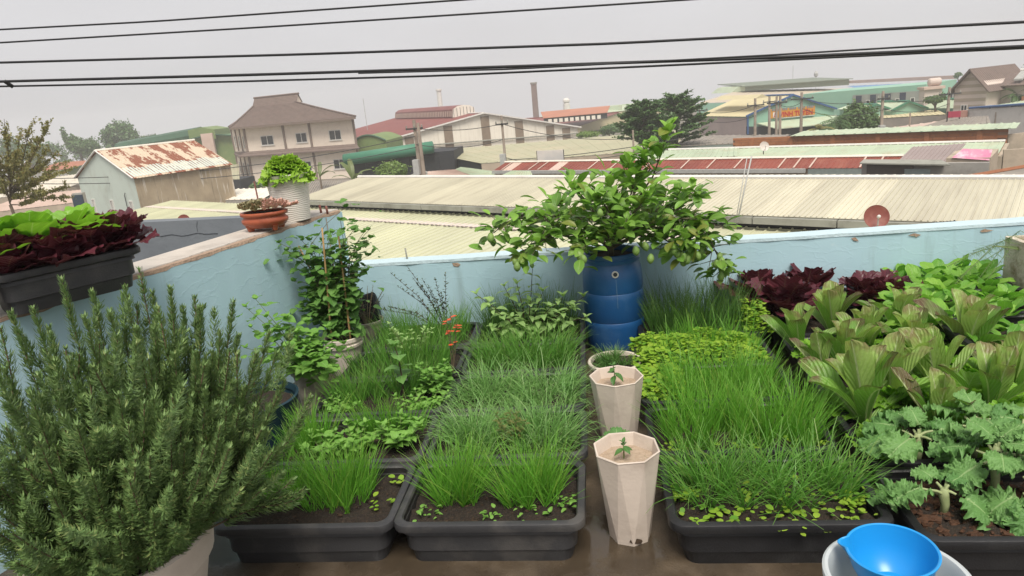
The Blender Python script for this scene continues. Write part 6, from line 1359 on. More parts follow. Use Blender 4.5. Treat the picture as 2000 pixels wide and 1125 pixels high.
leafy('bronze_seedling', 'bronze tinged seedling in the middle of the second middle tray', tr('M1', .02, -.04), fan(9, .15, .06, 9), LF['bronze'], 'seedling', None, size=.9, pairs=5, seed=9)
def tiny_seedlings(lab, key, spots, n, m, seed):
    rg = random.Random(seed); mats_ = []
    for dx, dy, r_ in spots:
        for k in range(n): mats_.append(LM(tr(key, dx+rg.uniform(-r_, r_), dy+rg.uniform(-r_, r_)*.6)+Vector((0, 0, .012+rg.random()*.03)), rg.random()*6.28, rg.uniform(-.2, .6), 0, rg.uniform(.6, 1.3)*(.4 if m == 'basil' else 1)))
    return tag(scatter('seedlings', [q[1] for q in LF[m]], mats_, LF[m][0][0].materials[0]), lab, 'seedlings', None, 'stuff')
tiny_seedlings('pale seedlings on bare soil of the front middle tray', 'M0', [(.16, -.13, .07), (-.22, -.1, .05), (0, -.12, .04), (.26, -.06, .03)], 16, 'basil', 1)
tiny_seedlings('yellow green seedlings at the right end of the front left tray', 'L0', [(.23, -.05, .05), (.27, .1, .03)], 8, 'purs', 2)
tiny_seedlings('yellow round seedlings under the arching chives of the front right tray', 'R0', [(-.2, -.14, .1), (0, -.15, .12), (.2, -.15, .1), (.28, -.05, .05), (-.28, 0, .05), (.05, .0, .2)], 42, 'purs', 3)
tiny_seedlings('yellow seedlings peeping between chives in the second right tray', 'R1', [(-.28, -.12, .05), (.25, -.13, .08), (0, -.15, .1)], 18, 'purs', 4)
def purslane(lab, key, boxes, n, seed):
    rg = random.Random(seed); mats_ = []
    for (x0, x1, y0, y1, h) in boxes:
        for k in range(n):
            fx, fy = rg.random(), rg.random(); edge = min(1, 4*min(fx, 1-fx, fy, 1-fy)+.35)
            mats_.append(LM(tr(key, x0+(x1-x0)*fx, y0+(y1-y0)*fy)+Vector((0, 0, h*edge*rg.uniform(.55, 1.05)*(1+.2*math.sin(fx*13)*math.sin(fy*9)))), rg.random()*6.28, rg.uniform(-.2, .7), rg.uniform(-.3, .3), rg.uniform(.7, 1.6)))
    return tag(scatter('purslane', [q[1] for q in LF['purs']], mats_, LF['purs'][0][0].materials[0]), lab, 'purslane', None, 'stuff')
purslane('yellow green purslane mat spilling over the fourth right tray', 'R3', [(-.36, .31, -.22, .17, .10)], 2700, 5)
purslane('yellow green purslane strip at the left edge of the third right tray', 'R2', [(-.36, -.12, -.16, .2, .08)], 700, 6)
purslane('pale green weeds between chives and red lettuce', 'R4', [(.24, .40, -.2, .15, .14)], 500, 8)
# pepper bush in the rear middle tray
st = []
for px, py in ((930, 575), (955, 600), (985, 560), (1010, 555), (1040, 525), (1035, 590), (1060, 570), (1075, 600), (1100, 580), (1120, 600), (1140, 580), (1145, 620), (1000, 620), (1020, 640), (1050, 650), (985, 640), (960, 640), (1090, 630)):
    b_ = tr('M4', 0, -.1); tp_ = Y(px, py, b_.y-.12+.25*max(0, (600-py))/80); st.append([(.04*rL.uniform(-1, 1), 0, 0), (tp_-b_)*.5+Vector((0, 0, .03)), tp_-b_])
leafy('pepper_bush', 'bushy pale green pepper plant in front of the dark chives', tr('M4', 0, -.1), st, LF['pepper'], 'plant', None, G_['stem_d'], size=1.45, pairs=5, seed=11, start=.4, el=(-.35, .2), sr=.004)
# dark basil spikes
st = []
for px, py in ((765, 535), (778, 560), (795, 520), (808, 545), (815, 555), (825, 545), (838, 560), (850, 545), (870, 535), (862, 575), (760, 600), (745, 605)):
    b_ = tr('L4', .12, .12); tp_ = Y(px, py, b_.y); st.append([(0, 0, 0), (tp_-b_)*.5+Vector((0, 0, .05)), tp_-b_])
leafy('seeding_basil', 'dark spiky basil gone to seed against the back wall', tr('L4', .12, .12), st, LF['tiny'], 'herb', None, G_['stem_d'], size=1.6, pairs=14, seed=12, start=.35, el=(.1, .6), sr=.0025)
# red flowers
fb = Vector((-.765, 3.30, .185)); st = []
for px, py in ((880, 612), (872, 630), (890, 640), (893, 625), (878, 650), (885, 662)):
    tp_ = Y(px, py, 3.28); st.append([(0, 0, 0), (tp_-fb)*.5+Vector((.01*rL.uniform(-1, 1), 0, 0)), tp_-fb])
e = leafy('crown_of_thorns', 'thin spiny plant with small orange red flowers between tray columns', fb, st, LF['tiny'], 'flower', None, G_['twig'], size=.9, pairs=4, seed=13, start=.5)
fl_me = metas(leafmat('orange_red_petal', (.62, .085, .03), (.7, .13, .05), rough=.5, trans=.3, bump=0), 2, Ln=.014, Wd=.014, shape='round', nu=1, nv=3, fold=.2, curl=.5)
for s_ in st:
    for k in range(3):
        c_ = Vector(s_[-1])+Vector((rL.uniform(-.018, .018), rL.uniform(-.01, .01), rL.uniform(-.04, .01)))
        for q in range(3): link('petal', fl_me[q % 2][0], e, LM(c_, q*2.1+k, .3, 0, 1))
# mint bush in the left pot
st = []
b_ = MP+Vector((0, 0, .22))
for px, py, y_ in ((480, 600, 3.2), (500, 585, 3.3), (520, 620, 3.25), (490, 640, 3.15), (480, 680, 3.1), (540, 640, 3.3), (560, 620, 3.3), (580, 650, 3.25), (600, 630, 3.35), (620, 655, 3.3), (640, 640, 3.3), (660, 660, 3.3), (672, 672, 3.3), (660, 700, 3.2), (630, 715, 3.1), (610, 700, 3.15), (640, 690, 3.15), (590, 690, 3.1), (560, 680, 3.1), (530, 690, 3.1), (500, 700, 3.1), (650, 730, 3.1), (600, 670, 3.2)):
    tp_ = Y(px, py, y_)-b_; st.append([(rL.uniform(-.03, .03), rL.uniform(-.03, .03), 0), tp_*.55+Vector((0, 0, .03)), tp_])
leafy('mint_bush', 'big bright mint bush spreading from the stained grey pot', b_, st, LF['mint'], 'herb', None, size=1.15, pairs=8, seed=14, start=.2, el=(-.3, .35), cap=290, off=.035)
# staked vine
b_ = VP+Vector((0, 0, .22)); st = []
rg = random.Random(31)
pts_v = [(560, 490), (545, 475), (525, 480), (580, 510), (600, 500), (575, 550), (590, 580), (610, 530), (630, 470), (650, 455), (670, 450), (690, 450), (710, 455), (720, 450), (725, 465), (700, 490), (680, 500), (660, 520), (640, 540), (620, 560), (650, 570), (680, 560), (700, 540), (690, 590), (650, 590), (625, 590), (720, 500), (715, 530), (605, 470), (675, 405), (665, 430), (590, 470), (590, 600), (640, 500)]
for px, py in pts_v:
    y_ = 3.84+rg.uniform(-.13, .12); tp_ = Y(px, py, y_)-b_; md = Y(650+rg.uniform(-45, 40), py+(610-py)*.35, 3.84+rg.uniform(-.06, .06))-b_
    st.append([(rg.uniform(-.03, .03), rg.uniform(-.03, .03), 0), md*.5+Vector((0, 0, .02)), md, md.lerp(tp_, .5)+Vector((0, 0, .02)), tp_])
leafy('staked_vine', 'dense dark green vine climbing bamboo stakes in the corner', b_, st, LF['vine'], 'vine', None, G_['twig'], size=1.0, pairs=15, seed=15, start=.22, el=(-.8, .2), cap=295, jit=.9, off=.05)
def bamboo(lab, p0, p1):
    a_, b2_ = Vector(p0), Vector(p1); o_ = tag(MB().tube([(b2_-a_)*f for f in (0, .16, .17, .34, .35, .55, .56, .78, .79, 1)], [.006, .006, .0068, .006, .0065, .0055, .0062, .005, .0058, .005], 8).build('bamboo_stake', mat('bamboo', (.42, .27, .12), (.33, .21, .09), 9, .5, stain=(.2, .13, .07), stain_amt=.5, stain_scale=20) if 'bamboo' not in bpy.data.materials else bpy.data.materials['bamboo'], None, True, Matrix.Translation(a_)), lab, 'stake', 'bamboo stakes')
bamboo('left bamboo stake in front of the vine', (VP.x-.04, VP.y-.09, .2), Y(629, 445, 3.74))
bamboo('right bamboo stake leaning in front of the vine', (VP.x+.07, VP.y-.07, .2), Y(660, 450, 3.8))
bamboo('rear bamboo stake half hidden inside the vine', (VP.x-.02, VP.y+.08, .2), Y(583, 480, 3.95))
ring_ = [(VP.x+.085*math.cos(a)+.0, VP.y+.095*math.sin(a), .48+.01*math.sin(a*2)) for a in [k*.35 for k in range(19)]]
tag(MB().tube([Vector(p)-Vector(ring_[0]) for p in ring_], .0022, 4).build('wire_hoop', MT['steel'], None, True, Matrix.Translation(ring_[0])), 'thin wire hoop tying the bamboo stakes together', 'wire')
leafy('dry_weed', 'wispy yellowing weed in the cracked pale pot', TP+Vector((0, 0, .19)), fan(16, .22, .14, 33), LF['tiny'], 'weed', None, G_['twig'], size=.8, pairs=7, seed=16, start=.3)
# chilli seedlings in the octagonal pots, small kale between them
leafy('chilli_seedling', 'small chilli seedling in the front octagonal pot', OP1+Vector((-.01, -.01, .312)), [[(0, 0, 0), (.002, 0, .035), (.0, 0, .055)]], LF['chilli'], 'seedling', 'chilli seedlings', size=.85, pairs=2, seed=17, start=.6, el=(-.5, .1))
leafy('chilli_seedling', 'taller chilli seedling in the rear octagonal pot', OP2+Vector((-.01, -.01, .312)), [[(0, 0, 0), (.003, 0, .05), (0, 0, .085)]], LF['chilli'], 'seedling', 'chilli seedlings', size=1.0, pairs=3, seed=18, start=.45, el=(-.6, .0))

# ---- rosettes: lettuces and kale, each leaf a piece of its own
def rosette(name, lab, c, me, n, el0, el1, s0, s1, cat, group, seed, tilt=0., taz=0., hz=0., spread=.012, roll=.2, pw=1., inner=None):
    e = empty(name, c, 0, lab, cat, group); rg = random.Random(seed); T = Matrix.Rotation(tilt, 4, Vector((math.cos(taz+PI/2), math.sin(taz+PI/2), 0)))
    for i in range(n):
        f = i/(n-1); az = i*2.39996+rg.uniform(-.25, .25); f = f**pw; s_ = (s0+(s1-s0)*f)*rg.uniform(.85, 1.12)
        p = Vector((math.cos(az)*spread*(1-f*.7), math.sin(az)*spread*(1-f*.7), hz*f)); mm_ = inner if (inner and f > .78) else me; link('leaf', mm_[rg.randrange(len(mm_))], e, T @ LM(p, az, el0+(el1-el0)*f+rg.uniform(-.12, .12), rg.uniform(-roll, roll), s_))
    return e
mR = leafmat('romaine_leaf', (.09, .22, .03), (.22, .40, .07), c3=(.15, .12, .055), vein=(.42, .53, .22), vein_w=.085, tip=(.13, .05, .045), tip_amt=.85, tip_lo=.74, rough=.34, trans=.35, side=.22, bump=.4, nscale=14)
mR2 = leafmat('romaine_leaf_pale', (.25, .40, .09), (.34, .47, .14), vein=(.5, .56, .3), vein_w=.08, tip=(.22, .10, .09), tip_amt=.75, tip_lo=.78, rough=.34, trans=.4, side=.2, bump=.4, nscale=14)
LR_ = [leafmesh('leaf', mR, Ln=.28, Wd=.085, shape='cos', nu=4, nv=16, fold=.6, curl=.15+.28*s, c0=.02, ruf=.03, frq=2.2, seed=s) for s in range(4)]
LP_ = [leafmesh('leaf', mR2, Ln=.27, Wd=.08, shape='cos', nu=4, nv=16, fold=.6, curl=.15+.28*s, c0=.02, ruf=.03, frq=2.2, seed=s+9) for s in range(3)]
mRed = leafmat('red_lettuce_leaf', (.07, .018, .028), (.115, .028, .038), vein=(.17, .10, .07), vein_w=.03, rough=.3, trans=.22, c3=(.07, .03, .02), nscale=18)
LRed = [pleafmesh('leaf', mRed, Ln=.18, Wd=.16, curl=.6, fold=.1, waves=((5, .07), (11, .06), (19, .03)), crumple=.012, lobes=.06, obov=.45, seed=s) for s in range(4)]
mGr = leafmat('green_lettuce_leaf', (.16, .36, .03), (.24, .45, .05), vein=(.38, .54, .17), vein_w=.03, rough=.38, trans=.42, side=.08, nscale=20)
LGr = [pleafmesh('leaf', mGr, Ln=.16, Wd=.125, curl=.7, fold=.12, waves=((6, .05), (13, .035)), lobes=.04, obov=.35, seed=s) for s in range(4)]
LFr = [pleafmesh('leaf', mGr, Ln=.12, Wd=.11, curl=.8, fold=.1, waves=((6, .06), (13, .07), (23, .04)), crumple=.02, lobes=.06, obov=.4, seed=s) for s in range(3)]
mMu = leafmat('mustard_leaf', (.10, .28, .03), (.27, .49, .07), vein=(.33, .50, .14), vein_w=.03, rough=.36, trans=.4, side=.08, nscale=20)
LMu = [leafmesh('leaf', mMu, Ln=.21, Wd=.10, shape='obov', nu=4, nv=12, fold=.18, curl=.6+.35*s, ruf=.045, frq=2.5, lobes=.05, seed=s) for s in range(4)]
mKa = leafmat('kale_leaf', (.085, .205, .055), (.15, .295, .085), vein=(.26, .40, .16), vein_w=.035, rough=.55, trans=.2, side=.05, nscale=60, bump=.06)
LKa = [pleafmesh('leaf', mKa, Ln=.155, Wd=.14, nr=16, na=110, curl=1.1, fold=.0, waves=((5, .07), (11, .09), (19, .08)), kr=1.5, pk=.7, crumple=.05, lobes=.08, nl=8, obov=.2, p=2.2, seed=s) for s in range(4)]
def GP(px, py, z=.14): return Z(px, py, z)
roms = [((1562, 690), .9, 'romaine lettuce at the left end, beside the chives', 0), ((1628, 660), 1.0, 'tall brown tipped romaine in front of the red lettuces', 0), ((1690, 690), .95, 'romaine with bright centre right of the tall brown tipped one', 1), ((1745, 665), .95, 'dark romaine leaning at the back right of red lettuces', 0), ((1690, 830), 1.2, 'largest romaine at the front, leaves sprawling over the tray rim', 0), ((1838, 770), 1.05, 'pale pink edged romaine leaning to the left', 1), ((1885, 705), 1.15, 'tall dark romaine standing before the black raised tray', 0), ((1830, 845), .9, 'narrow upright romaine between kale and the pale leaning one', 0), ((1930, 815), 1.0, 'romaine with purple edged leaf right of the narrow upright one', 0), ((1652, 735), .95, 'half hidden romaine behind the big front one', 0), ((1738, 790), 1.0, 'romaine squeezed behind the largest one on its right', 1), ((1775, 712), .95, 'romaine in the middle between dark and pale ones', 0), ((1980, 775), .95, 'romaine cut by the right edge of the picture', 0), ((1612, 742), .8, 'low romaine spilling over the chive bed edge', 0)]
for i, ((px, py), s_, lab, kind) in enumerate(roms):
    n_ = 10 if s_ > .95 else 8; k_ = LP_ if kind else LR_
    rosette('romaine_lettuce', lab, GP(px, py), k_, n_+2, R(30), R(92), s_*.95, s_*1.1, 'lettuce', 'romaine lettuces', 100+i, tilt=(.35 if 'leaning to the left' in lab else rL.uniform(0, .2)), taz=(PI if 'leaning to the left' in lab else rL.uniform(0, 6.28)), spread=.016, pw=.4, inner=LP_, roll=.3)
reds = [((1480, 590), 'leftmost dark red lettuce, beside the hanging limes', 1.05), ((1530, 615), 'dark red lettuce in front of the leftmost one', 1.05), ((1575, 585), 'dark red lettuce in the middle of the red patch', .95), ((1640, 560), 'dark red lettuce nearest the back wall', 1.1), ((1700, 605), 'red lettuce behind the bright centred romaine', .95), ((1745, 610), 'rightmost dark red lettuce beside the green leaves', .9), ((1500, 555), 'tallest dark red lettuce against the blue wall', 1.0)]
for i, ((px, py), lab, s_) in enumerate(reds): rosette('red_lettuce', lab, GP(px, py, .15), LRed, 16, R(25), R(88), s_*1.35, s_*1.15, 'lettuce', 'dark red lettuces', 200+i, spread=.03, hz=.05)
for i, ((px, py), lab, s_) in enumerate((((1660, 600), 'small bright lettuce between two dark red ones', .7), ((1768, 745), 'curly bright lettuce in the centre of the romaine bed', 1.15), ((1765, 800), 'curly bright lettuce behind the kale', 1.15), ((1880, 790), 'curly bright lettuce between pale and purple edged romaines', 1.05), ((1875, 860), 'curly lettuce just behind the tall kale', 1.0), ((1970, 855), 'curly bright lettuce at the right edge behind kale', 1.0), ((1640, 800), 'curly lettuce half under the largest romaine', .8), ((1720, 875), 'curly lettuce at the tray corner behind kale', .8), ((1590, 700), 'low curly lettuce at the foot of the leftmost romaine', .8), ((1665, 690), 'low curly lettuce behind the half hidden romaine', .9), ((1715, 735), 'low curly lettuce left of the central bright one', .95), ((1820, 725), 'low curly lettuce left of the tall dark romaine', 1.0), ((1850, 690), 'low curly lettuce behind the tall dark romaine', .95), ((1915, 760), 'low curly lettuce below the black raised tray', 1.05), ((1960, 800), 'low curly lettuce behind the purple edged romaine', 1.0), ((1820, 810), 'low curly lettuce under the pale leaning romaine', 1.0), ((1700, 660), 'low curly lettuce under the bright centred romaine', .85), ((1800, 665), 'low curly lettuce right of the dark leaning romaine', .85))): rosette('curly_lettuce', lab, GP(px, py, .14), LFr, 18, R(20), R(85), s_*1.15, s_*.9, 'lettuce', 'curly bright lettuces', 300+i, spread=.02, hz=.02)
for i, (px, py, s_) in enumerate(((1735, 575, .8), (1815, 590, .9), (1870, 580, .9), (1925, 590, .9), (1760, 600, .8), (1870, 655, .8), (1810, 655, .8), (1975, 610, .9), (1930, 635, .8), (1845, 575, .9), (1790, 575, 1.0), (1830, 560, 1.1), (1870, 550, 1.05), (1760, 560, .8), (1900, 575, 1.1), (1850, 600, 1.0), (1800, 615, 1.0), (1940, 610, 1.0), (1890, 625, 1.0), (1960, 640, .9), (1840, 640, .9), (1780, 640, .8), (1915, 560, .9))):
    rosette('mustard_green', 'bright green broad leaf mustard in the patch along the back wall at right', GP(px, py, .22), LMu, 16, R(20), R(80), s_*.95, s_*.75, 'mustard', 'mustard greens', 400+i, spread=.03, hz=.03, tilt=rL.uniform(0, .3), taz=rL.uniform(0, 6.28), roll=.5)
for i, (dx, dy) in enumerate(((-.25, -.08), (-.12, -.05), (.02, -.1), (.14, -.05), (.26, -.08), (-.2, .1), (0, .08), (.2, .1))):
    rosette('young_mustard', 'small yellow green mustard in the raised black tray at right', tr('T2', dx, dy), LMu, 10, R(5), R(60), .62, .45, 'mustard', 'young mustards in the raised tray', 500+i, spread=.015)
# kale
def kale(lab, c, h, leaves, seed, s=1., sr=.016, cat='kale'):
    e = empty('kale_plant', c, 0, lab, cat, 'kale plants'); rg = random.Random(seed)
    MB().tube([(0, 0, -.01), (.004, 0, h*.4), (-.002, .003, h*.75), (0, 0, h)], [sr*.75, sr*.8, sr, sr*.7], 9).build('stalk', mat('kale_stalk', (.30, .34, .17), (.24, .29, .13), 30, .6) if 'kale_stalk' not in bpy.data.materials else bpy.data.materials['kale_stalk'], e, True)
    for k, (az, el, pl, ls) in enumerate(leaves):
        a_, e_ = R(az), R(el); p0 = Vector((0, 0, h*(.72+.28*k/len(leaves)))); d_ = Vector((math.cos(a_)*math.cos(e_), math.sin(a_)*math.cos(e_), math.sin(e_))); p1 = p0+d_*pl
        MB().tube([p0, p0.lerp(p1, .5)+Vector((0, 0, .004)), p1], [.006*s, .005*s, .004*s], 6, False).build('petiole', bpy.data.materials['kale_stalk'], e, True)
        link('leaf', LKa[(k+seed) % 4], e, LM(p1, a_, e_-.1, rg.uniform(-.3, .3), ls*s))
    return e
kale('tall kale with thick bare stalk in the bark mulched tray', GP(1937, 978, .13), .20, [(200, 5, .05, .85), (150, 20, .06, .9), (95, 30, .05, .95), (40, 15, .06, .9), (340, 10, .05, .8), (250, 30, .04, .7), (300, 55, .03, .7), (120, 65, .02, .7), (20, 70, .02, .6)], 1)
kale('short kale with large left leaf in the bark mulched tray', GP(1842, 1003, .13), .09, [(165, 15, .07, 1.05), (190, 25, .06, .95), (120, 40, .04, .55), (60, 30, .04, .6), (330, -5, .03, .95), (20, 50, .02, .4)], 2)
kale('kale cut by the right edge of the picture', GP(2010, 1010, .13), .12, [(190, 0, .03, .9), (240, -10, .04, .9), (120, 40, .04, .8), (40, 20, .04, .8)], 3)
kale('bushy kale at the back left of the bark mulched tray', GP(1790, 905, .14), .12, [(180, 15, .06, .95), (140, 25, .06, .9), (100, 40, .04, .85), (60, 20, .05, .8), (220, 20, .04, .9), (300, 10, .05, .9), (0, 20, .05, .8), (90, 75, .02, .6)], 4)
kale('kale behind the tall stalk kale', GP(1900, 895, .14), .16, [(180, 20, .05, .9), (120, 30, .05, .9), (60, 30, .05, .9), (0, 20, .05, .9), (90, 70, .02, .7), (270, 30, .04, .8)], 5)
kale('kale at the far right rear of the mulched tray', GP(1990, 905, .14), .15, [(180, 20, .05, .9), (120, 30, .05, .9), (60, 30, .05, .9), (0, 20, .05, .9), (250, 20, .05, .9)], 6)
kale('small kale peeping out between the octagonal pots', KP+Vector((0, 0, .15)), .05, [(180, 20, .03, .55), (120, 40, .02, .5), (60, 40, .02, .5), (0, 20, .03, .55), (90, 70, .01, .45), (220, 30, .02, .45), (320, 30, .02, .45)], 7, .8)

# ---- plants on the left wall
pl = lambda u, v: PC+pd*u+Vector((-pd.y, pd.x, 0))*v+Vector((0, 0, .13))
for i, (u, v, lab, s_) in enumerate(((-.20, -.03, 'dark red lettuce at the near end of the wall planter', 1.0), (-.04, -.04, 'dark red lettuce second along the wall planter', 1.0), (.10, -.02, 'dark red lettuce third along the wall planter', 1.0), (.20, -.0, 'dark red lettuce drooping over the far end of the wall planter', 1.0))): rosette('red_lettuce', lab, pl(u, v), LRed, 18, R(42), R(88), s_*1.05, s_*.95, 'lettuce', 'red lettuces on the wall', 600+i, spread=.02, hz=.02)
for i, (u, v, lab) in enumerate(((-.22, .06, 'bright green lettuce at the near end of the wall planter'), (-.08, .07, 'bright green lettuce in the middle of the wall planter'), (.07, .07, 'bright green lettuce behind the drooping red one on the wall'))): rosette('green_lettuce', lab, pl(u, v), LGr, 16, R(50), R(88), 1.5, 1.35, 'lettuce', 'green lettuces on the wall', 620+i, spread=.02, hz=.02)
for i, u in enumerate((.15, .0)): rosette('red_lettuce', ['dark red lettuce at the left edge in the second planter', 'hidden red lettuce further along the second planter'][i], PC2+pd*u+Vector((0, 0, .13)), LRed, 12, R(12), R(75), .8, .6, 'lettuce', 'red lettuces on the wall', 640+i)
mPa = leafmat('curly_parsley_leaf', (.20, .36, .035), (.29, .45, .06), rough=.45, trans=.35, bump=0, c3=(.38, .48, .09))
LPa = [pleafmesh('leaf', mPa, Ln=.07, Wd=.07, nr=5, na=60, curl=.9, fold=.05, waves=((7, .08), (15, .12), (23, .08)), lobes=.1, seed=s) for s in range(3)]
rosette('curly_herb', 'rounded curly yellow green herb in the white rippled pot', WP+Vector((0, 0, .262)), LPa, 110, R(5), R(88), 1.5, 1.1, 'herb', None, 700, spread=.07, hz=.07, roll=.9)
mSu = leafmat('grey_green_succulent', (.20, .19, .10), (.30, .25, .14), rough=.6, trans=.05, c3=(.28, .15, .08), bump=0); mSp = leafmat('pink_succulent', (.46, .27, .22), (.56, .36, .30), rough=.6, trans=.1, bump=0, c3=(.5, .42, .28))
rg = random.Random(71); su = leaf(.026, .016, 'ellip', 1, 3, .1, -.2); A1, A2 = [], []
for k in range(170):
    u, v = rg.uniform(-1, 1), rg.uniform(-1, 1)
    if u*u+v*v > 1: continue
    c_ = TC+Vector((u*.135, v*.09, .105+.038*(1-u*u*.6-v*v*.6)+rg.uniform(0, .012)))
    for q in range(9): (A2 if u > .12 else A1).append(LM(c_, q*2.4, R(20+7*q), 0, rg.uniform(.8, 1.5)))
for k in range(14):
    c_ = TC+Vector((.13+.006*k, -.01+rg.uniform(-.01, .01), .118+.0012*k))
    for q in range(7): A2.append(LM(c_, q*2.4, R(10+8*q), 0, rg.uniform(.7, 1.1)))
e = empty('succulent_cushion', TC+Vector((0, 0, .1)), 0, 'grey green and pink succulents filling the terracotta bowl', 'succulent')
T_ = Matrix.Translation(-(TC+Vector((0, 0, .1))))
tag(scatter('green_rosettes', [su], [T_ @ m_ for m_ in A1], mSu, e), kind='stuff'); tag(scatter('pink_rosettes', [su], [T_ @ m_ for m_ in A2], mSp, e), kind='stuff')

# ---- lime tree in the blue drum
b_ = BD+Vector((0, 0, .575)); rg = random.Random(55)
br = [[(1205, 440, 0), (1240, 400, .05), (1280, 345, .05), (1298, 300, .0), (1312, 250, .0)], [(1170, 430, -.05), (1140, 390, -.08), (1112, 362, -.1)], [(1150, 450, -.05), (1080, 420, -.1), (1010, 425, -.1), (968, 440, -.12), (950, 455, -.12)], [(1140, 470, -.15), (1070, 455, -.25), (1025, 490, -.3), (1003, 505, -.3)], [(1280, 440, 0), (1345, 425, -.05), (1395, 460, -.1), (1415, 500, -.12), (1420, 530, -.12)], [(1200, 430, 0), (1195, 385, -.1), (1190, 350, -.1)], [(1220, 420, .05), (1238, 370, .0), (1232, 325, 0)], [(1280, 420, .1), (1335, 385, .05), (1368, 380, .05)], [(1250, 460, -.1), (1300, 465, -.2), (1345, 490, -.25)], [(1160, 470, -.2), (1140, 480, -.28), (1130, 490, -.3)], [(1230, 460, .15), (1290, 420, .25), (1330, 400, .25)], [(1150, 440, .15), (1100, 410, .22), (1075, 395, .22)], [(1260, 440, -.15), (1330, 450, -.2), (1375, 480, -.22)], [(1200, 430, -.15), (1180, 400, -.22), (1160, 385, -.25)], [(1230, 430, -.15), (1255, 400, -.22), (1265, 380, -.22)], [(1120, 450, -.1), (1060, 440, -.15), (1045, 470, -.2)], [(1300, 430, -.1), (1370, 425, -.12), (1400, 440, -.15)], [(1240, 380, 0), (1275, 330, 0), (1262, 300, 0)], [(1180, 470, -.25), (1200, 450, -.3), (1225, 440, -.32)]]
e = empty('lime_tree', b_, 0, 'spreading lime tree with hanging green limes growing in the blue drum', 'tree')
tk = MB(); tk.tube([(0, 0, -.01), (.003, 0, .06), (-.005, .005, .13)], [.018, .016, .013], 8); mats_o, mats_y = [], []; tips = []
for bi, pl_ in enumerate(br):
    P_ = [Vector((0, 0, .02+.006*bi))]+[Y(1195+(px-1195)*.94, py, BD.y+dy)-b_ for px, py, dy in pl_]; n = len(P_); tk.tube(P_, [.009*(1-.75*k/(n-1)) for k in range(n)], 6, False); tips.append(P_[-1])
    Lt = sum((P_[k+1]-P_[k]).length for k in range(n-1)); nl = int(Lt*(125 if bi not in (0, 17) else 62))
    for q in range(nl):
        f = rg.uniform(.22, 1)*(n-1); k = min(n-2, int(f)); p = P_[k].lerp(P_[k+1], f-k); t_ = (P_[k+1]-P_[k]).normalized()
        tw = Vector((rg.gauss(0, 1), rg.gauss(0, 1), rg.gauss(.15, .8))).normalized(); p2 = p+(tw+t_*.5)*rg.uniform(.0, .10)*(1.2 if f < n-1.5 else .5)*(.6 if bi == 0 and f > 2 else 1); az = math.atan2(tw.y, tw.x)
        el = rg.uniform(-.35, .95)+.35*t_.z; hi = p2.z > .3 and rg.random() < .5
        (mats_y if (hi or rg.random() < .12) else mats_o).append(LM(p2, az, el, rg.uniform(-.6, .6), rg.uniform(.55, 1.0)))
        if rg.random() < .35: tk.tube([p, p2], [.003, .002], 4, False)
    if t_.z > .4:
        for q in range(7): mats_y.append(LM(P_[-1]-Vector((0, 0, .012*q)), q*2.4, 1.1-.12*q, 0, .75+.06*q))
tk.build('trunk', mat('lime_bark', (.13, .12, .07), (.09, .08, .05), 30, .8), e, True)
rg.shuffle(mats_o); rg.shuffle(mats_y); mats_o.sort(key=lambda m_: m_.translation.y); 
for k, m_ in enumerate(mats_o[:215]): link('leaf', LF['lime'][k % 4][0], e, m_)
for k, m_ in enumerate(mats_y[:85]): link('leaf', LF['lime_y'][k % 3][0], e, m_)
tag(scatter('rear_leaves', [q[1] for q in LF['lime']], mats_o[215:], LF['lime'][0][0].materials[0], e), kind='stuff')
if len(mats_y) > 85: tag(scatter('young_rear_leaves', [q[1] for q in LF['lime_y']], mats_y[85:], LF['lime_y'][0][0].materials[0], e), kind='stuff')
mF = mat('green_lime_skin', (.13, .23, .055), (.19, .28, .075), 30, .38, .25, 220, rnd=.15)
fm_ = MB().lathe([(.0008, .0), (.006, -.002), (.012, -.008), (.0185, -.022), (.0195, -.031), (.017, -.042), (.010, -.051), (.004, -.055), (.0008, -.057)], 16, cap0=False).mesh('lime_fruit', mF, True)
for px, py, dy in ((948, 452, -.12), (953, 462, -.1), (995, 503, -.3), (1002, 508, -.3), (1010, 498, -.28), (1135, 495, -.3), (1127, 488, -.28), (1260, 470, -.2), (1275, 493, -.22), (1327, 482, -.22), (1343, 492, -.25), (1352, 497, -.24), (1335, 490, -.2), (1340, 500, -.22), (1368, 488, -.22), (1378, 480, -.2), (1408, 505, -.12), (1420, 500, -.12), (1418, 528, -.12), (1170, 405, -.25), (1350, 440, -.15), (1355, 445, -.14), (1318, 478, -.24), (1415, 490, -.1), (1243, 478, -.24)):
    p = Y(1195+(px-1195)*.96, py+2, BD.y+dy-.08)-b_; f_ = link('lime', fm_, e, Matrix.Translation(p) @ Matrix.Rotation(rg.uniform(-.3, .3), 4, 'X') @ Matrix.Rotation(rg.uniform(-.3, .3), 4, 'Y') @ Matrix.Scale(rg.uniform(.85, 1.15), 4))
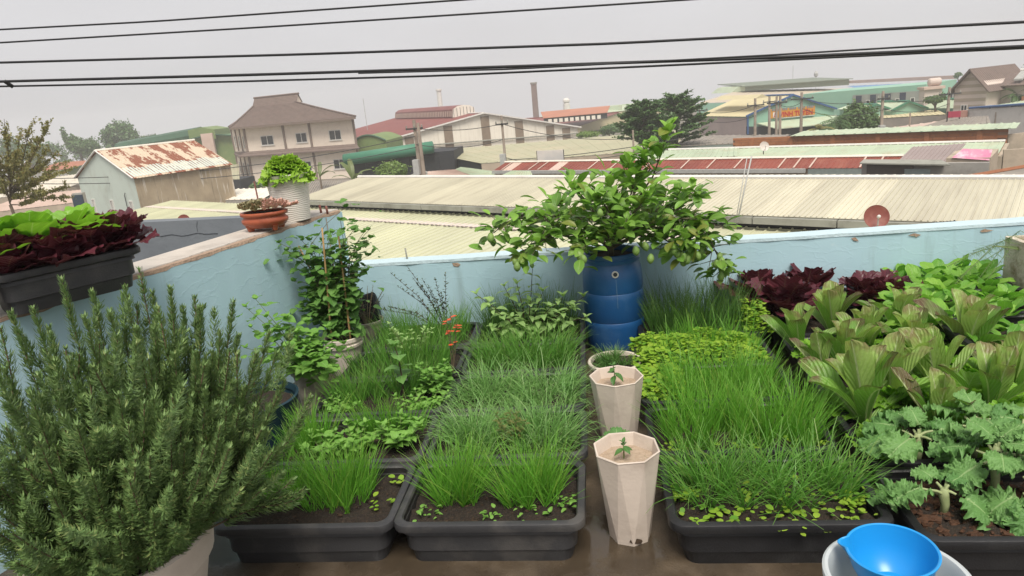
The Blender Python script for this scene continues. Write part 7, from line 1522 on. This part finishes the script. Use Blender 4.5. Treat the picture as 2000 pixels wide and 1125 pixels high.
# ---- asparagus fern at right edge
b_ = Vector((2.55, 3.95, .44)); e = empty('feathery_fern', b_, 0, 'wispy feathery fern arching over the foam box at right', 'fern'); fmb = MB(); rg = random.Random(8); Q = []
for px, py, y_ in ((1850, 520, 4.0), (1870, 545, 4.0), (1880, 500, 4.1), (1900, 560, 3.95), (1900, 490, 4.1), (1930, 545, 3.9), (1940, 480, 4.1), (1965, 470, 4.1), (1920, 510, 4.0), (1990, 490, 4.0), (1860, 560, 3.9)):
    en = Y(px, py, y_)-b_; md = Y((px+2000)/2+10, min(py, 500)-20, 4.0)-b_; pts = [Vector((0, 0, 0)).lerp(md, k/4) for k in range(4)]+[md.lerp(en, k/6)-Vector((0, 0, 0)) for k in range(7)]; fmb.tube(pts, .0016, 4, False)
    for k in range(70):
        f = rg.uniform(.35, 1)*(len(pts)-1); i = min(len(pts)-2, int(f)); p = pts[i].lerp(pts[i+1], f-i); d_ = Vector((rg.gauss(0, 1), rg.gauss(0, 1), rg.gauss(-.8, .8))).normalized()*rg.uniform(.015, .05); w_ = Vector((.0006, 0, .0004)); Q += [p-w_, p+w_, p+d_+w_*.5, p+d_-w_*.5]
fmb.build('stems', G_['stem'], e, True); tag(link('fronds', np_mesh('fronds', [tuple(p) for p in Q], np.arange(len(Q)).reshape(-1, 4), None, mat('fern_green', (.12, .22, .07)), False), e), kind='stuff')

# ---- rosemary: every sprig a piece of its own
mRo = leafmat('rosemary_needle', (.10, .175, .058), (.175, .265, .085), c3=(.28, .34, .12), rough=.5, trans=.15, bump=0)
mRw = mat('rosemary_wood', (.16, .11, .07), (.11, .08, .055), 40, .9)
e = empty('rosemary_bush', RP+Vector((0, 0, .31)), 0, 'large bushy rosemary of upright needle covered sprigs at the lower left', 'herb'); b_ = RP+Vector((0, 0, .31)); rg = random.Random(17); rs = np.random.RandomState(17); wd_ = MB()
def sprig(pts, n, nl=.033, join=None):
    pts = np.array([list(p) for p in pts]); seg = np.linalg.norm(np.diff(pts, axis=0), axis=1); cum = np.concatenate([[0], np.cumsum(seg)]); s = np.sort(rs.uniform(0, 1, n)**.9)*cum[-1]; idx = np.clip(np.searchsorted(cum, s)-1, 0, len(seg)-1); f = ((s-cum[idx])/seg[idx])[:, None]
    P = pts[idx]*(1-f)+pts[idx+1]*f; T = (pts[idx+1]-pts[idx])/seg[idx][:, None]; rd = rs.normal(size=(n, 3)); rd -= T*(rd*T).sum(1)[:, None]; rd /= np.linalg.norm(rd, axis=1)[:, None]
    fr = s/cum[-1]; ln = (nl*rs.uniform(.7, 1.15, n)*np.clip(1.15-.55*fr**4, .3, 1.2))[:, None]; up = (.22+.85*fr**3)[:, None]
    d1 = rd+T*up; d1 /= np.linalg.norm(d1, axis=1)[:, None]; d2 = rd*.75+T*(up+.75); d2 /= np.linalg.norm(d2, axis=1)[:, None]; sd_ = np.cross(T, rd)*.0019
    m1 = P+d1*ln*.55; m2 = m1+d2*ln*.45; V = np.stack([P-sd_*.7, P+sd_*.7, m1-sd_, m1+sd_, m2-sd_*.35, m2+sd_*.35], 1).reshape(-1, 3); k = (np.arange(n)*6)[:, None, None]
    F = (k+np.array([[0, 1, 3, 2], [2, 3, 5, 4]])[None]).reshape(-1, 4); UV = np.tile(np.array([[0, 0], [1, 0], [0, .5], [1, .5], [0, 1], [1, 1]]), (n, 1))
    if join is not None: join.append((V, F, UV)); return None
    me = np_mesh('sprig', V, F, UV, mRo, False); ob = link('sprig', me, e)
    return ob
tips = [(120, 545, 1.9), (180, 570, 1.95), (245, 562, 1.95), (297, 572, 2.0), (333, 563, 2.0), (357, 600, 2.0), (390, 602, 2.0), (455, 590, 2.05), (465, 655, 2.0), (430, 650, 1.95), (22, 612, 1.8), (65, 602, 1.85), (95, 640, 1.8), (540, 690, 1.95), (555, 745, 1.9), (525, 650, 1.95), (500, 690, 1.85), (475, 760, 1.8), (415, 690, 1.85), (380, 690, 1.8), (300, 645, 1.85), (205, 690, 1.65), (215, 610, 1.85), (265, 640, 1.75), (135, 700, 1.65), (60, 770, 1.5), (10, 720, 1.6), (12, 835, 1.45), (75, 860, 1.42), (150, 830, 1.45), (230, 770, 1.55), (300, 780, 1.6), (350, 770, 1.65), (332, 830, 1.55), (430, 830, 1.65), (445, 870, 1.65), (405, 920, 1.6), (340, 930, 1.5), (270, 880, 1.48), (180, 930, 1.4), (100, 960, 1.4), (45, 1010, 1.38), (250, 960, 1.42), (300, 1000, 1.42), (380, 980, 1.52), (565, 965, 1.8), (500, 930, 1.75), (485, 890, 1.75), (520, 820, 1.85), (180, 1050, 1.38), (230, 1045, 1.4), (130, 1090, 1.36), (345, 1040, 1.46), (-20, 680, 1.6), (-40, 800, 1.5), (-30, 920, 1.4), (550, 870, 1.85), (455, 960, 1.62), (400, 760, 1.7), (340, 690, 1.8), (165, 620, 1.8), (430, 730, 1.85), (20, 900, 1.42), (-20, 1020, 1.36), (60, 1080, 1.36), (290, 700, 1.7), (400, 1010, 1.6), (200, 840, 1.5), (360, 870, 1.55), (110, 780, 1.55), (480, 820, 1.8), (250, 830, 1.5)]
ns = 0
for px, py, y_ in tips:
    tp_ = Y(px, py, y_)-b_; a = math.atan2(tp_.y, tp_.x); r0 = min(.16, .4*math.hypot(tp_.x, tp_.y)); st0 = Vector((math.cos(a)*r0, math.sin(a)*r0, 0)); md = st0.lerp(tp_, .5)+Vector((math.cos(a)*.05, math.sin(a)*.05, -.03 if tp_.z > .25 else .03))
    q = [((1-f)**2*st0+2*f*(1-f)*md+f*f*tp_) for f in [k/9 for k in range(10)]]; wd_.tube(q, [.0045-.0004*k for k in range(10)], 5, False)
    n0 = 1 if tp_.z > .3 else 2
    L_ = sum((q[k+1]-q[k]).length for k in range(n0+1, 9)); sprig(q[n0+1:], int(L_*1150)); ns += 1
    for s_ in range(3):
        if ns >= 298: break
        f = rg.uniform(.12, .8); k = int(f*9); p = q[k]; t_ = (q[k+1]-q[k]).normalized(); sd2 = Vector((rg.gauss(0, 1), rg.gauss(0, 1), rg.gauss(.2, .6))).normalized(); ln_ = rg.uniform(.11, .26)
        pts = [p+(t_*.75*x+sd2*(.55*x-.15*x*x)+Vector((0, 0, .2*x*x)))*ln_ for x in [j/5 for j in range(6)]]; sprig(pts, int(ln_*1100), .029); wd_.tube(pts, .0018, 4, False); ns += 1
inn = []
for k in range(230):
    px, py, y_ = tips[rg.randrange(len(tips))]; tp_ = Y(px, py, y_)-b_; f = rg.uniform(.3, .8); c_ = tp_*f+Vector((rg.gauss(0, .06), rg.gauss(0, .06), rg.gauss(0, .04))); d_ = (tp_.normalized()+Vector((rg.gauss(0, .35), rg.gauss(0, .35), rg.uniform(.1, .6)))).normalized(); ln_ = rg.uniform(.1, .2)
    if c_.z < .03: c_.z = .03+rg.random()*.1
    sprig([c_+d_*ln_*x+Vector((0, 0, .03*x*x)) for x in [j/4 for j in range(5)]], int(ln_*1000), .031, inn)
of = np.cumsum([0]+[len(v[0]) for v in inn])
tag(link('inner_sprigs', np_mesh('inner_sprigs', np.concatenate([v[0] for v in inn]), np.concatenate([v[1]+of[i] for i, v in enumerate(inn)]), np.concatenate([v[2] for v in inn]), mRo, False), e), kind='stuff')
wd_.build('woody_stems', mRw, e, True)

# ---------------------------------------------------------------- haze
hz = MB().box(-425, 425, -405, 445, ZG-15, 14)
m, t, b, o = nodes('haze_air'); t.nodes.remove(b); pv = N(t, 'ShaderNodeVolumePrincipled'); pv.inputs['Color'].default_value = (.985, .985, .99, 1); pv.inputs['Density'].default_value = .0011; pv.inputs['Anisotropy'].default_value = .2
L(t, pv.outputs[0], o.inputs['Volume'])
tag(hz.build('haze', m), 'pale grey haze in the air over the whole place', 'haze', kind='stuff')
